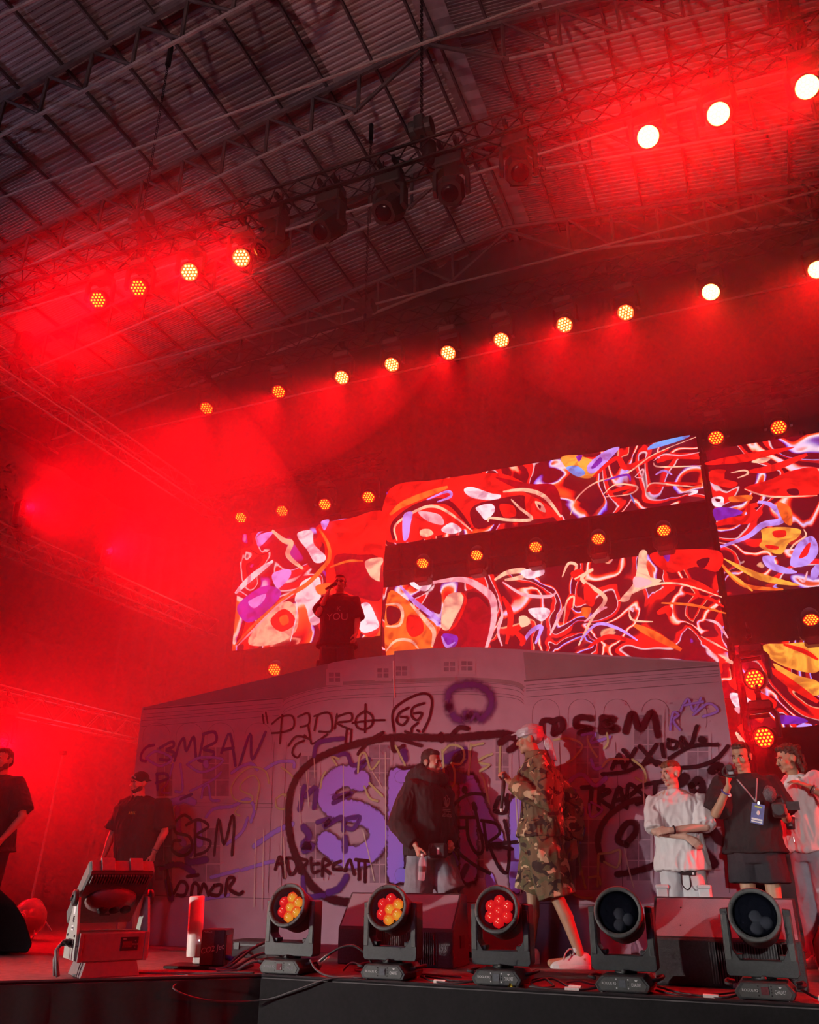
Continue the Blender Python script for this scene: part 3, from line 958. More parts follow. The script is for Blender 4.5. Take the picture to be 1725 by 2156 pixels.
def lens_pair(kind):
    if kind not in LMESH:
        a, b = HW['lens'].copy(), HW['leds'].copy()
        a.materials.append(M[{'warm': 'lens_red', 'hot': 'lens_redhot', 'blaze': 'led_hot', 'off': 'lens_dark'}[kind]])
        b.materials.append(M[{'warm': 'led_warm', 'hot': 'led_hot', 'blaze': 'led_blaze', 'off': 'lens_dark'}[kind]])
        LMESH[kind] = (a, b)
    return LMESH[kind]


def wash_light(label, c, direction, kind, group, energy=0.0, size=60, up=1, clamp=True, scale=1.0, color=RED):
    """moving wash light; c is the centre of its lens, up=1 hangs from a truss, up=-1 stands"""
    d = Vector(direction).normalized()
    c = Vector(c)
    piv = c - d * 0.04 * scale
    t = thing('wash_light', label, 'stage light', piv + Vector((0, 0, 0.38 * up * scale)), group)
    t.scale = (scale, scale, scale)
    rz = math.atan2(d.x, -d.y) if abs(d.x) + abs(d.y) > 0.05 else 0.0
    fl = (0, 0, 0) if up > 0 else (0, PI, 0)
    b = link('base', HW['base'], t, (0, 0, 0), fl)
    link('front_plate', HW['plate'], b)
    link('yoke', HW['yoke'], t, (0, 0, 0), (fl[0], fl[1], rz if up > 0 else -rz))
    q = d.to_track_quat('-Z', 'Y').to_euler()
    h = link('head', HW['head'], t, (0, 0, -0.38 * up), q)
    link('bezel', HW['bezel'], h)
    lm, dm = lens_pair(kind)
    link('lens_plate', lm, h)
    link('led_cluster', dm, h)
    if clamp:
        link('clamp', HW['clamp'], t, (0, 0, 0), fl)
    if energy > 0:
        light('SPOT', 'wash_beam', c + d * 0.06 * scale, c + d, energy, color, spot_size=R(size), spot_blend=1.0, shadow_soft_size=0.06)
    return t


Y1, Y2, YB = 8.5, 12.0, 14.6
ORD = ['first', 'second', 'third', 'fourth', 'fifth', 'sixth', 'seventh', 'eighth', 'ninth', 'tenth']
DOWN = (0.10, -0.72, -0.70)
row1l = [(206, 632), (291, 606), (399, 573), (508, 543)]
for i, p in enumerate(row1l):
    wash_light('lit red lamp hanging at upper left, %s from the left in its row of four' % ORD[i], at(p[0], p[1], Y1), (0.25, -0.68, -0.68), 'warm' if i < 2 else 'hot', 'lit lamps of the front rig', 1900, 58)
row1r = [(1365, 288), (1513, 240), (1700, 183)]
for i, p in enumerate(row1r):
    wash_light('blazing lamp hanging at upper right, %s from the left in its row of three' % ORD[i], at(p[0], p[1], Y1), (-0.14 - 0.1 * i, -0.70, -0.70), 'blaze', 'lit lamps of the front rig', 2200, 58)
row2 = [(435, 860), (587, 825), (720, 795), (825, 768), (944, 743), (1056, 716), (1189, 684), (1318, 658), (1497, 615), (1722, 568)]
for i, p in enumerate(row2):
    wash_light('lit red lamp of the middle rig, %s from the left in its row of ten' % ORD[i], at(p[0], p[1], Y2), (0.12 - 0.04 * i, -0.58, -0.80), 'warm' if i < 2 else ('hot' if i < 8 else 'blaze'), 'lit lamps of the middle rig', 1150, 55)
rowb = [(507, 1090), (594, 1076), (684, 1062), (776, 1047)]
for i, p in enumerate(rowb):
    wash_light('small red lamp above the left video screen, %s from the left' % ORD[i], at(p[0], p[1], YB), (0.15, -0.66, -0.74), 'warm', 'lamps over the left screen', 260, 50)
rowm = [(890, 1186), (1004, 1169), (1128, 1152), (1260, 1135), (1398, 1117)]
for i, p in enumerate(rowm):
    wash_light('small red lamp between the two wide screens, %s from the left' % ORD[i], at(p[0], p[1], YB), (0.05, -0.62, -0.78), 'warm', 'lamps between the wide screens', 200, 50, -1, False, 0.9)
for i, p in enumerate([(1508, 922), (1640, 900)]):
    wash_light('small red lamp over the right screen, %s one' % ('left' if i == 0 else 'right'), at(p[0], p[1], YB), (0.0, -0.66, -0.75), 'warm', 'lamps over the right screen', 260, 50)
wash_light('small red lamp in the dark gap of the right screens', at(1708, 1305, YB), (0.0, -0.62, -0.78), 'warm', 'lamps over the right screen', 120, 50, -1, False, 0.9)
wash_light('red lamp peeking over the left roof slope of the house', at(578, 1410, YB), (0.2, -0.80, -0.55), 'warm', 'lamps over the left screen', 160, 60, -1, False)

# trusses that carry them
def z_of(px, Y):
    return at(px[0], px[1], Y).z


z1, z2 = z_of((800, 450), Y1), z_of((944, 743), Y2)
z1 = at(508, 543, Y1).z + 0.86
box_truss('long black truss of the front light rig', (-12.6, Y1, z1), (4.5, Y1, z1), 'truss_black', 0.34)
z2 += 0.86
box_truss('long black truss of the middle light rig', (-12.6, Y2, z2), (4.5, Y2, z2), 'truss_black', 0.34)
zb = at(600, 1076, YB).z + 0.78
box_truss('black truss above the left video screen', (-10.9, YB, zb), (-6.6, YB, zb), 'truss_black', 0.30)
zr = at(1508, 922, YB).z + 0.78
box_truss('black truss above the right video screen', (-0.4, YB, zr), (4.5, YB, zr), 'truss_black', 0.30)
box_truss('low black truss below the left video screen', (-10.9, YB, at(578, 1410, YB).z - 0.66), (-6.6, YB, at(578, 1410, YB).z - 0.66), 'truss_black', 0.26)

# unlit moving spots hanging on the front rig
SP = {}
SP['base'] = _keep(MB().box((0, 0, -0.09), (0.40, 0.30, 0.18)), 'base', 'black_plastic', bevel=0.02)
yk = MB()
for s in (-1, 1):
    yk.prism([(s * 0.20, -0.62), (s * 0.26, -0.60), (s * 0.26, -0.24), (s * 0.20, -0.18), (s * 0.10, -0.18), (s * 0.20, -0.28)], -0.07, 0.07)
SP['yoke'] = _keep(yk, 'yoke', 'black_plastic', bevel=0.008)
hd = MB()
hd.rings([[Vector((w * sx, l * sy, z)) for sx, sy in ((-1, -0.6), (-0.6, -1), (0.6, -1), (1, -0.6), (1, 0.6), (0.6, 1), (-0.6, 1), (-1, 0.6))] for w, l, z in ((0.10, 0.10, 0.26), (0.17, 0.17, 0.20), (0.18, 0.19, 0.0), (0.16, 0.17, -0.20), (0.155, 0.155, -0.30))])
SP['head'] = _keep(hd, 'head', 'black_plastic')
SP['lens'] = _keep(MB().lathe([(0.12, -0.301), (0.115, -0.31), (0.06, -0.325), (0.01, -0.33)], 24), 'lens', 'reflector', True)
SP['fins'] = _keep(MB().box((0, 0.195, 0.05), (0.24, 0.02, 0.03)).box((0, 0.195, 0.0), (0.24, 0.02, 0.03)).box((0, 0.195, -0.05), (0.24, 0.02, 0.03)), 'cooling_fins', 'dark_metal')
dark = [(577, 468), (697, 430), (822, 395), (950, 355), (1090, 318)]
for i, p in enumerate(dark):
    c = at(p[0], p[1], Y1)
    t = thing('moving_spot', 'unlit black moving spotlight under the front rig, %s from the left' % ORD[i], 'stage light', (c.x, Y1, z1 - 0.2), 'unlit moving spots of the front rig')
    link('base', SP['base'], t)
    a = (-0.5, -0.3, -0.1, 0.2, 0.3)[i]
    link('yoke', SP['yoke'], t, (0, 0, 0), (0, 0, a))
    h = link('head', SP['head'], t, (0, 0, -0.55), (R(-38), 0, a))
    link('lens', SP['lens'], h)
    link('cooling_fins', SP['fins'], h)
    link('clamp', HW['clamp'], t, (-0.12, 0, -0.08))
    link('clamp', HW['clamp'], t, (0.12, 0, -0.08))

# chain hoists that carry the rig
def hoist(label, x, Y, zrig, ztop):
    t = thing('chain_hoist', label, 'chain hoist', (x, Y, zrig + 0.18), 'chain hoists over the rig')
    MB().tube([(-0.17, 0, 0.42), (0.17, 0, 0.42)], 0.14, 14).build('motor', 'black_plastic', t)
    MB().box((0, 0, 0.42), (0.16, 0.30, 0.30)).build('gear_case', 'black_plastic', t, bevel=0.02)
    MB().tube([(0, 0, 0.26), (0, 0, 0.0), (0.02, 0, -0.05)], 0.03, 6).build('hook', 'dark_metal', t)
    mb = MB()
    zz = 0.58
    k = 0
    H = ztop - zrig - 0.18
    while zz < H:
        a = Vector((0.02, 0, 0)) if k % 2 else Vector((0, 0.02, 0))
        mb.tube([a + Vector((0, 0, zz)), a + Vector((0, 0, zz + 0.06)), -a + Vector((0, 0, zz + 0.06)), -a + Vector((0, 0, zz))], 0.007, 4, False, True)
        zz += 0.055
        k += 1
    mb.build('chain', 'dark_metal', t)
    MB().lathe([(0.05, 0.0), (0.11, 0.16), (0.11, 0.38), (0.10, 0.40)], 10, Matrix.Translation((0.1, 0.05, -0.28))).build('chain_bag', 'rubber', t, True)
    MB().tube([(0, 0, H - 0.5), (0, 0, H)], 0.05, 8).build('sling', 'rubber', t)


hoist('black chain hoist above the middle of the front rig', at(888, 300, Y1).x, Y1, z1, 15.75)
hoist('black chain hoist at the left end of the front rig', at(292, 500, Y1).x, Y1, z1, 15.0)
hoist('black chain hoist near the top right corner', at(1660, 60, Y1).x, Y1, z1, 14.75)
hoist('black chain hoist on the middle rig', at(770, 640, Y2).x, Y2, z2, 15.55)

# trusses down the left side of the stage with their lamps
box_truss('upper side truss in the red haze at far left', (-11.2, 6.5, 8.75), (-11.2, 15.2, 8.55), 'truss_silver', 0.36, 'side trusses at the left')
box_truss('middle side truss in the red haze at the left', (-11.2, 8.6, 5.75), (-11.2, 15.4, 5.75), 'truss_silver', 0.36, 'side trusses at the left')
box_truss('lower side truss behind the far left man', (-11.2, 7.0, 3.20), (-11.2, 14.0, 3.20), 'truss_silver', 0.36, 'side trusses at the left')
SIDE = [(8.9, 9.3, 'upper', 'near'), (9.9, 9.3, 'upper', 'far'), (9.6, 6.35, 'middle', 'near'), (11.6, 6.3, 'middle', 'far'), (8.5, 2.5, 'lower', 'near'), (10.0, 2.55, 'lower', 'far')]
for i, (y, z, lv, nf) in enumerate(SIDE):
    wash_light('dim wash light on the %s left side truss, %s one' % (lv, nf), (-11.0, y, z), (0.92, -0.30, -0.20), 'off', 'lamps on the left side trusses', (800, 0, 1700, 2500, 2400, 1800)[i], 75, -1 if z > 3 else 1)
# lamp stand at the right in front of the lower right screen
t = thing('lamp_stand', 'black upright pole carrying two lamps at the right', 'lamp stand', (-0.18, 13.2, 0))
MB().tube([(0, 0, 0.02), (0, 0, 3.6)], 0.06, 10).build('pole', 'truss_black', t)
MB().box((0, 0, 0.015), (0.7, 0.7, 0.03)).build('base_plate', 'truss_black', t)
for z in (3.28, 2.46):
    MB().tube([(0, 0, z + 0.32), (0.32, -0.1, z + 0.32)], 0.03, 8).build('arm', 'truss_black', t)
for i, p in enumerate([(1589, 1430), (1609, 1553)]):
    wash_light('red lamp on the right pole, %s one' % ('upper' if i == 0 else 'lower'), at(p[0], p[1], 12.95), (-0.30, -0.93, -0.12), 'warm', 'lamps on the right pole', 700, 70)

# ================================================================== painted house set
FY = 7.87
house = thing('house_set', 'flat stage set printed as a pale mansion and covered in graffiti', 'stage set', (-3.4, FY, 0))
HO = Vector((-3.4, FY, 0))
def hp(px, py, off=0.0):
    p = at(px, py, FY) - HO
    return Vector((p.x, -off, p.z))


XS = -3.41 + 3.4                         # joint between the two canvas panels
outline_l = [(-6.53, 0.0), (XS - 3.4, 0.0), (XS - 3.4, 2.765), (-3.80, 2.76), (-4.10, 2.745), (-4.26, 2.715), (-5.4, 2.565), (-6.56, 2.42)]
outline_r = [(XS - 3.4 + 0.004, 0.0), (-0.24, 0.0), (-0.26, 2.42), (-1.95, 2.68), (-2.3, 2.735), (-2.6, 2.77), (-3.0, 2.795), (XS - 3.4 + 0.004, 2.80)]
for nm, ol in (('canvas_panel', outline_l), ('canvas_panel', outline_r)):
    MB().prism([(x + 3.4, z) for x, z in ol], 0.0, 0.07).build(nm, 'canvas', house)
for k, x in enumerate((-6.45, -5.2, -3.5, -3.3, -1.7, -0.35)):
    MB().box((x + 3.4, 0.12, 1.15), (0.06, 0.09, 2.3)).build('frame_post', 'timber', house)
MB().box((0, 0.12, 0.06), (6.2, 0.09, 0.1)).build('frame_rail', 'timber', house)
MB().box((0, 0.12, 2.2), (6.2, 0.09, 0.1)).build('frame_rail', 'timber', house)
for x in (-6.0, -3.9, -2.9, -0.8):
    MB().tube([(x + 3.4, 0.16, 1.9), (x + 3.4, 1.1, 0.05)], 0.03, 6).build('back_brace', 'timber', house)
MB().tube([hp(829, 1392, 0.006), hp(831, 1470, 0.006)], 0.006, 6).build('seam_gap', 'white_paint', house)

def patch(name, mat, pts, off, parent=house):
    P = [hp(x, y, off) for x, y in pts]
    return MB().add(P, [tuple(range(len(P)))]).build(name, mat, parent)


def line(name, mat, pts, w, off, parent=house, smooth=True):
    P = [hp(x, y, off) for x, y in pts]
    S = catmull(P, 5) if smooth and len(P) > 2 else P
    mb = MB()
    for i, p in enumerate(S):
        t = (S[min(i + 1, len(S) - 1)] - S[max(i - 1, 0)]).normalized()
        nn = Vector((-t.z, 0, t.x)) * w * 0.0021
        mb.v += [tuple(p + nn), tuple(p - nn)]
    for i in range(len(S) - 1):
        mb.f.append((2 * i, 2 * i + 1, 2 * i + 3, 2 * i + 2))
    return mb.build(name, mat, parent)


# printed roof, cornice, pilasters
patch('printed_roof', 'print_roof', [(302, 1490), (590, 1422), (690, 1397), (690, 1440), (598, 1468), (420, 1481), (302, 1493)], 0.002)
patch('printed_roof', 'print_roof', [(1102, 1373), (1500, 1396), (1512, 1399), (1300, 1416), (1108, 1432)], 0.002)
line('printed_cornice', 'print_line', [(302, 1494), (450, 1482), (596, 1470)], 3.2, 0.003)
for k, dy in enumerate((10, 18, 24, 36)):
    line('printed_cornice', 'print_line', [(300 - k, 1494 + dy), (450, 1482 + dy), (592 - k, 1470 + dy)], 1.1, 0.003)
for k, dy in enumerate((0, 6, 14, 26, 32)):
    line('printed_cornice', 'print_line' if k else 'print_roof', [(596, 1474 + dy), (612, 1462 + dy), (690, 1442 + dy), (830, 1434 + dy), (980, 1430 + dy), (1080, 1438 + dy), (1103, 1450 + dy)], 9 if k == 0 else 1.0, 0.0035)
line('printed_cornice', 'print_line', [(1104, 1434), (1300, 1418), (1513, 1402)], 3.2, 0.003)
for k, dy in enumerate((9, 16, 21, 34)):
    line('printed_cornice', 'print_line', [(1108, 1434 + dy), (1300, 1418 + dy), (1514, 1402 + dy)], 1.1, 0.003)
line('printed_cornice', 'print_line', [(400, 1690), (500, 1691), (575, 1692)], 1.4, 0.003)
line('printed_cornice', 'print_line', [(400, 1698), (500, 1699), (575, 1700)], 1.0, 0.003)
line('printed_cornice', 'print_line', [(1180, 1664), (1330, 1660), (1530, 1655)], 1.2, 0.003)
line('printed_plinth', 'print_line', [(300, 1885), (500, 1890), (700, 1895), (1000, 1900), (1300, 1905), (1550, 1908)], 1.4, 0.003)
for x in (578, 604, 1092, 1106, 1178, 1296, 1512):
    line('printed_pilaster', 'print_line', [(x, 1562), (x - (900 - x) * 0.02, 1700), (x - (900 - x) * 0.04, 1880)], 1.3, 0.003)
for x0, x1 in ((585, 598), (1096, 1103)):
    patch('printed_pilaster', 'print_wall', [(x0, 1560), (x1, 1560), (x1 - 14 if x0 < 900 else x1 + 5, 1890), (x0 - 14 if x0 < 900 else x0 + 5, 1890)], 0.002)
for cx in (330, 400, 465, 545, 1150, 1225, 1300, 1380, 1460):
    a = [(cx - 28, 1580), (cx - 28, 1545), (cx - 18, 1528), (cx, 1522), (cx + 18, 1528), (cx + 28, 1545), (cx + 28, 1580)]
    if cx > 900:
        a = [(x, y - 50) for x, y in a]
    line('printed_arch', 'print_line', a, 0.8, 0.003)

# printed windows: dark panes in a pale frame with bars
def window(cx, cy, w, h, cols=2, rows=3):
    wi = patch('printed_window', 'print_wall', [(cx - w / 2 - 5, cy - h / 2 - 6), (cx + w / 2 + 5, cy - h / 2 - 6), (cx + w / 2 + 5, cy + h / 2 + 6), (cx - w / 2 - 5, cy + h / 2 + 6)], 0.0042)
    for i in range(cols):
        for j in range(rows):
            x0, x1 = cx - w / 2 + w * i / cols + 1.2, cx - w / 2 + w * (i + 1) / cols - 1.2
            y0, y1 = cy - h / 2 + h * j / rows + 1.2, cy - h / 2 + h * (j + 1) / rows - 1.2
            patch('printed_pane', 'print_pane', [(x0, y0), (x1, y0), (x1, y1), (x0, y1)], 0.0055, wi)


for cx, cy, w, h in ((347, 1625, 36, 105), (455, 1625, 58, 105), (650, 1640, 40, 100), (800, 1612, 46, 90), (960, 1600, 40, 90), (1058, 1600, 30, 90), (1238, 1590, 50, 100), (1365, 1552, 60, 95), (1470, 1600, 46, 105),
                     (345, 1800, 38, 110), (435, 1800, 60, 115), (665, 1790, 44, 120), (800, 1800, 44, 120), (1000, 1790, 40, 120), (1240, 1800, 56, 150), (1345, 1790, 52, 130), (1480, 1780, 50, 120)):
    window(cx, cy, w, h, 2, 3)
for cx, cy in ((705, 1426), (807, 1417), (846, 1413), (947, 1404), (984, 1402)):
    window(cx, cy, 26, 22, 2, 2)

# ------------------------------------------------------------------ graffiti (spray paint with soft edges)
def paint(name, col, soft=0.5, thin=0.0):
    m, nt, b, out = new_mat(name)
    L = nt.links
    b.inputs['Base Color'].default_value = col + (1,)
    b.inputs['Roughness'].default_value = 0.8
    b.inputs['Specular IOR Level'].default_value = 0.08
    uv = N(nt, 'TexCoord')
    sp = N(nt, 'SeparateXYZ')
    L.new(uv.outputs['UV'], sp.inputs[0])
    tcn = N(nt, 'TexNoise')
    tcn.inputs['Scale'].default_value = 26
    L.new(uv.outputs['Object'], tcn.inputs['Vector'])
    a1 = N(nt, 'Math', operation='MULTIPLY_ADD')
    L.new(tcn.outputs['Fac'], a1.inputs[0])
    a1.inputs[1].default_value = 0.5
    L.new(sp.outputs['Y'], a1.inputs[2])
    mr = N(nt, 'MapRange', interpolation_type='SMOOTHSTEP')
    mr.inputs['From Min'].default_value = 0.22
    mr.inputs['From Max'].default_value = 0.26 + soft
    mr.inputs['To Max'].default_value = 1.0 - thin
    L.new(a1.outputs[0], mr.inputs['Value'])
    tr = N(nt, 'BsdfTransparent')
    mx = N(nt, 'MixShader')
    L.new(mr.outputs[0], mx.inputs[0])
    L.new(tr.outputs[0], mx.inputs[1])
    L.new(b.outputs[0], mx.inputs[2])
    L.new(mx.outputs[0], out.inputs['Surface'])
    return m


PT = dict(black=paint('paint_black', (0.012, 0.003, 0.008), 0.3), maroon=paint('paint_maroon', (0.036, 0.002, 0.008), 0.4), purple=paint('paint_purple', (0.065, 0.018, 0.19), 0.45, 0.1), violet=paint('paint_violet', (0.29, 0.19, 0.82), 0.2),
          blue=paint('paint_blue', (0.25, 0.19, 0.74), 0.55, 0.1), lime=paint('paint_lime', (0.42, 0.48, 0.22), 0.4, 0.2), drip=paint('paint_drip', (0.62, 0.56, 0.48), 0.4, 0.3), fuzzy=paint('paint_fuzzy', (0.09, 0.02, 0.16), 0.85, 0.1))
Z4, Z5, Z6 = (220, 1380, 580 / 1725), (560, 1420, 590 / 1725), (1050, 1380, 675 / 1725)
LAYER = [0]
def tagmesh(name, label, mat, zoom, strokes, w, per=6):
    ox, oy, k = zoom
    LAYER[0] += 1
    off = 0.0062 + 0.00035 * LAYER[0]
    word = bpy.data.objects.new(name, None)
    COL.objects.link(word)
    word.parent = house
    word['label'] = label
    for sn, st in enumerate(strokes):
        ww = w
        if isinstance(st, tuple) and isinstance(st[0], (int, float)):
            ww, st = st
        verts, faces, uvs = [], [], []
        P = [hp(ox + x * k, oy + y * k, off + 0.00002 * sn) for x, y in st]
        S = catmull(P, per) if len(P) > 2 else [P[0].lerp(P[-1], i / 4) for i in range(5)]
        hw = ww * k * 0.00235
        for i, p in enumerate(S):
            t = (S[min(i + 1, len(S) - 1)] - S[max(i - 1, 0)])
            t = t.normalized() if t.length > 1e-7 else Vector((1, 0, 0))
            nn = Vector((-t.z, 0, t.x)) * hw
            verts += [tuple(p + nn), tuple(p), tuple(p - nn)]
            uvs += [(i, 0.0), (i, 1.0), (i, 0.0)]
        for i in range(len(S) - 1):
            q = 3 * i
            faces += [(q, q + 1, q + 4, q + 3), (q + 1, q + 2, q + 5, q + 4)]
        for e, i in ((-1, 0), (1, len(S) - 1)):
            p = S[i]
            t = (S[min(i + 1, len(S) - 1)] - S[max(i - 1, 0)]).normalized()
            nn = Vector((-t.z, 0, t.x))
            c = 3 * i + 1
            arc = [len(verts) + j for j in range(5)]
            for j in range(5):
                a = R(90 - 45 * j)
                verts.append(tuple(p + (nn * math.sin(a) + t * e * math.cos(a)) * hw))
                uvs.append((i, 0.0))
            for j in range(4):
                faces.append((c, arc[j], arc[j + 1]))
        me = bpy.data.meshes.new('paint_stroke')
        me.from_pydata(verts, [], faces)
        lay = me.uv_layers.new(name='UVMap')
        for lp in me.loops:
            lay.data[lp.index].uv = uvs[lp.vertex_index]
        me.materials.append(PT[mat])
        link('paint_stroke', me, word)
    return word


T = tagmesh
T('graffiti_word', 'dark purple sprayed letters CZMBAN', 'purple', Z4, [[(312, 562), (270, 572), (236, 612), (232, 652), (262, 662)], [(350, 580), (425, 540), (435, 570), (392, 592), (440, 612), (405, 655), (350, 650)], [(440, 660), (470, 560), (500, 520), (515, 600), (560, 510), (575, 640)], [(595, 650), (625, 490)], [(620, 495), (690, 480), (700, 540), (622, 585), (690, 610), (640, 665), (590, 655)], [(735, 610), (787, 490), (822, 690)], [(750, 590), (810, 580)], [(848, 690), (915, 492), (928, 650), (1010, 482)]], 27)
T('graffiti_face', 'pale violet sprayed eyes and nose', 'blue', Z4, [[(262, 642), (330, 600), (425, 648), (350, 692), (262, 642)], [(520, 682), (600, 640), (742, 650), (690, 705), (600, 730), (520, 682)], (60, [(635, 672), (640, 690)]), [(432, 680), (400, 790), (360, 852), (405, 862)], [(478, 680), (492, 840), (448, 852)], [(540, 850), (680, 780), (732, 732)], [(612, 890), (622, 830), (655, 815), (668, 900), (720, 910)]], 24)
T('graffiti_arc', 'pale violet sprayed long curves', 'blue', Z4, [[(800, 735), (870, 690), (925, 680), (960, 715)], [(1005, 715), (1090, 668), (1180, 665), (1190, 700)], [(640, 1010), (690, 960), (800, 945), (900, 900), (940, 960), (920, 1040)], [(770, 1180), (860, 1110), (900, 1020)], (44, [(940, 1195), (1060, 1110), (1180, 1055)]), [(670, 1390), (840, 1345)], [(860, 1345), (1010, 1300), (1060, 1290)], (70, [(400, 930), (500, 900), (560, 920)]), (60, [(460, 960), (470, 1120), (500, 1180)]), (70, [(590, 1060), (600, 1180)]), [(600, 1530), (780, 1500)]], 30)
T('graffiti_scrawl', 'deep purple scribble behind the black letters', 'purple', Z4, [[(330, 740), (335, 840)], [(325, 800), (400, 770), (380, 740), (330, 745)], [(480, 900), (550, 870)], (60, [(470, 1240), (560, 1200), (520, 1290), (640, 1280)]), (50, [(360, 1330), (470, 1310), (560, 1360)]), (70, [(400, 1420), (420, 1520)]), [(190, 790), (205, 880)]], 26)
T('graffiti_letter', 'lime green sprayed letter G with drips', 'lime', Z4, [[(1032, 800), (1010, 725), (920, 700), (835, 760), (795, 840), (825, 905), (915, 915), (925, 880), (855, 842), (868, 790), (935, 752), (972, 800), (962, 880), (950, 965)], [(840, 950), (820, 985), (850, 1005)], [(1075, 900), (1120, 870), (1160, 900), (1130, 960), (1080, 950), (1075, 900)], [(1110, 700), (1180, 760), (1180, 830), (1130, 880)]], 15)
T('graffiti_word', 'black sprayed letters SBM under a lime letter', 'black', Z4, [[(545, 1025), (500, 1000), (447, 1045), (450, 1108), (535, 1135), (550, 1215), (495, 1252), (430, 1222), (438, 1162), (480, 1160)], [(572, 1040), (570, 1252)], [(515, 1062), (590, 1028), (655, 1070), (580, 1128), (665, 1165), (640, 1225), (570, 1252)], [(690, 1250), (718, 1025), (752, 1185), (800, 1008), (815, 1060), (800, 1250)]], 23)
T('graffiti_word', 'dark cursive word at the lower left of the house', 'maroon', Z4, [[(395, 1350), (405, 1430), (415, 1500)], [(440, 1490), (480, 1418), (520, 1440), (505, 1500), (455, 1500)], [(545, 1500), (560, 1430), (590, 1440), (595, 1500), (625, 1430), (655, 1500)], [(690, 1440), (665, 1490), (720, 1500), (735, 1440), (690, 1440)], [(760, 1500), (775, 1400), (815, 1400), (785, 1460), (840, 1495), (868, 1480)], [(520, 1385), (590, 1375)]], 28)
T('graffiti_word', 'dark red tag PEDRO with a crossed circle', 'maroon', Z5, [[(2, 235), (14, 300)], [(-18, 250), (-10, 300)], [(102, 250), (88, 425)], [(40, 305), (95, 262), (165, 258), (172, 325), (110, 355), (40, 362)], [(200, 262), (262, 240), (266, 305), (215, 325)], [(262, 310), (272, 395), (240, 375)], [(318, 250), (300, 345)], [(300, 258), (392, 238), (405, 345), (330, 352)], [(440, 245), (425, 335)], [(435, 262), (520, 238), (525, 285), (440, 300), (528, 342)], [(612, 225), (560, 265), (560, 320), (605, 340), (655, 310), (655, 255), (612, 225)], [(615, 185), (612, 358)], [(535, 300), (640, 285), (735, 282)], [(140, 440), (190, 382), (270, 398), (290, 428), (380, 370)], [(240, 408), (185, 432), (165, 485), (195, 512), (215, 490)], [(500, 340), (490, 440)], [(528, 340), (522, 425)]], 17)
T('graffiti_face', 'dark red round face with sixes for eyes', 'maroon', Z5, [[(792, 350), (782, 235), (850, 165), (965, 118), (1022, 150), (1010, 260), (968, 352)], [(880, 205), (822, 240), (808, 290), (845, 312), (875, 270), (832, 262)], [(975, 178), (908, 205), (900, 258), (935, 282), (962, 240), (915, 240)], [(858, 352), (895, 360), (900, 330), (938, 300)], [(935, 345), (945, 352)]], 19)
T('graffiti_crown', 'fuzzy purple ring with a notched lower edge', 'fuzzy', Z5, [[(1125, 200), (1130, 110), (1200, 70), (1300, 68), (1375, 115), (1388, 200), (1330, 272), (1290, 250), (1262, 275), (1238, 240), (1215, 280), (1160, 262), (1125, 200)]], 95)
T('graffiti_ring', 'huge maroon ellipse around the violet letters', 'maroon', Z5, [(58, [(540, 1402), (420, 1388), (300, 1320), (225, 1200), (160, 1040), (140, 870), (165, 690), (270, 550), (470, 455), (770, 390), (1150, 392), (1460, 368), (1560, 415), (1640, 520)]), (30, [(570, 490), (640, 410), (720, 360)]), (34, [(780, 390), (790, 470), (850, 440)]), (26, [(820, 400), (960, 440)]), (40, [(1080, 370), (1085, 410)]), (34, [(1150, 370), (1190, 330), (1245, 335)])], 50)
T('graffiti_outline', 'maroon outline of the big violet letters', 'maroon', Z5, [(172, [(590, 655), (480, 625), (395, 680), (375, 760), (440, 822), (580, 855), (680, 915), (690, 1020), (620, 1105), (520, 1125), (425, 1075), (370, 1030)]), (150, [(805, 620), (800, 1240)]), (120, [(820, 1240), (1000, 1250)]), (120, [(830, 620), (980, 610), (1050, 700), (1010, 830)]), (150, [(1245, 660), (1250, 1240)]), (140, [(1260, 670), (1330, 860), (1420, 1020)]), (120, [(1545, 780), (1545, 1300)])], 150)
T('graffiti_letters', 'big violet filled letters S B M', 'violet', Z5, [(134, [(590, 655), (480, 625), (395, 680), (375, 760), (440, 822), (580, 855), (680, 915), (690, 1020), (620, 1105), (520, 1125), (425, 1075), (370, 1030)]), (112, [(805, 630), (800, 1230)]), (80, [(830, 1235), (1000, 1245)]), (80, [(830, 630), (980, 625), (1040, 710), (1010, 820)]), (112, [(1245, 670), (1250, 1225)]), (100, [(1265, 690), (1335, 870), (1420, 1010)]), (85, [(1545, 800), (1545, 1300)]), (70, [(1140, 1120), (1160, 1160)]), (60, [(1380, 1250), (1400, 1370)])], 120)
T('graffiti_scrawl', 'purple letters peeking between the violet ones', 'purple', Z5, [(46, [(240, 690), (210, 830)]), (46, [(250, 750), (310, 700), (300, 820)]), (40, [(420, 760), (530, 730), (420, 790)]), (40, [(320, 910), (400, 890), (360, 940), (470, 880), (480, 960)]), (36, [(500, 890), (580, 880), (540, 950), (490, 940)]), (60, [(235, 940), (270, 1000), (230, 1050), (290, 1060), (240, 1080)]), (60, [(490, 1010), (490, 1080)]), (40, [(300, 500), (330, 420), (480, 395)]), (36, [(420, 510), (500, 490), (540, 560), (640, 520), (560, 600)]), (70, [(850, 480), (855, 520)]), (90, [(1120, 520), (1240, 480), (1130, 600), (1210, 640)]), (70, [(1100, 600), (1120, 780)]), (44, [(1240, 1180), (1200, 1260)])], 40)
T('graffiti_smile', 'violet curved smile below the letter S', 'purple', Z5, [(52, [(385, 1345), (450, 1318), (500, 1245)]), (40, [(230, 1250), (250, 1360), (360, 1360)])], 50)
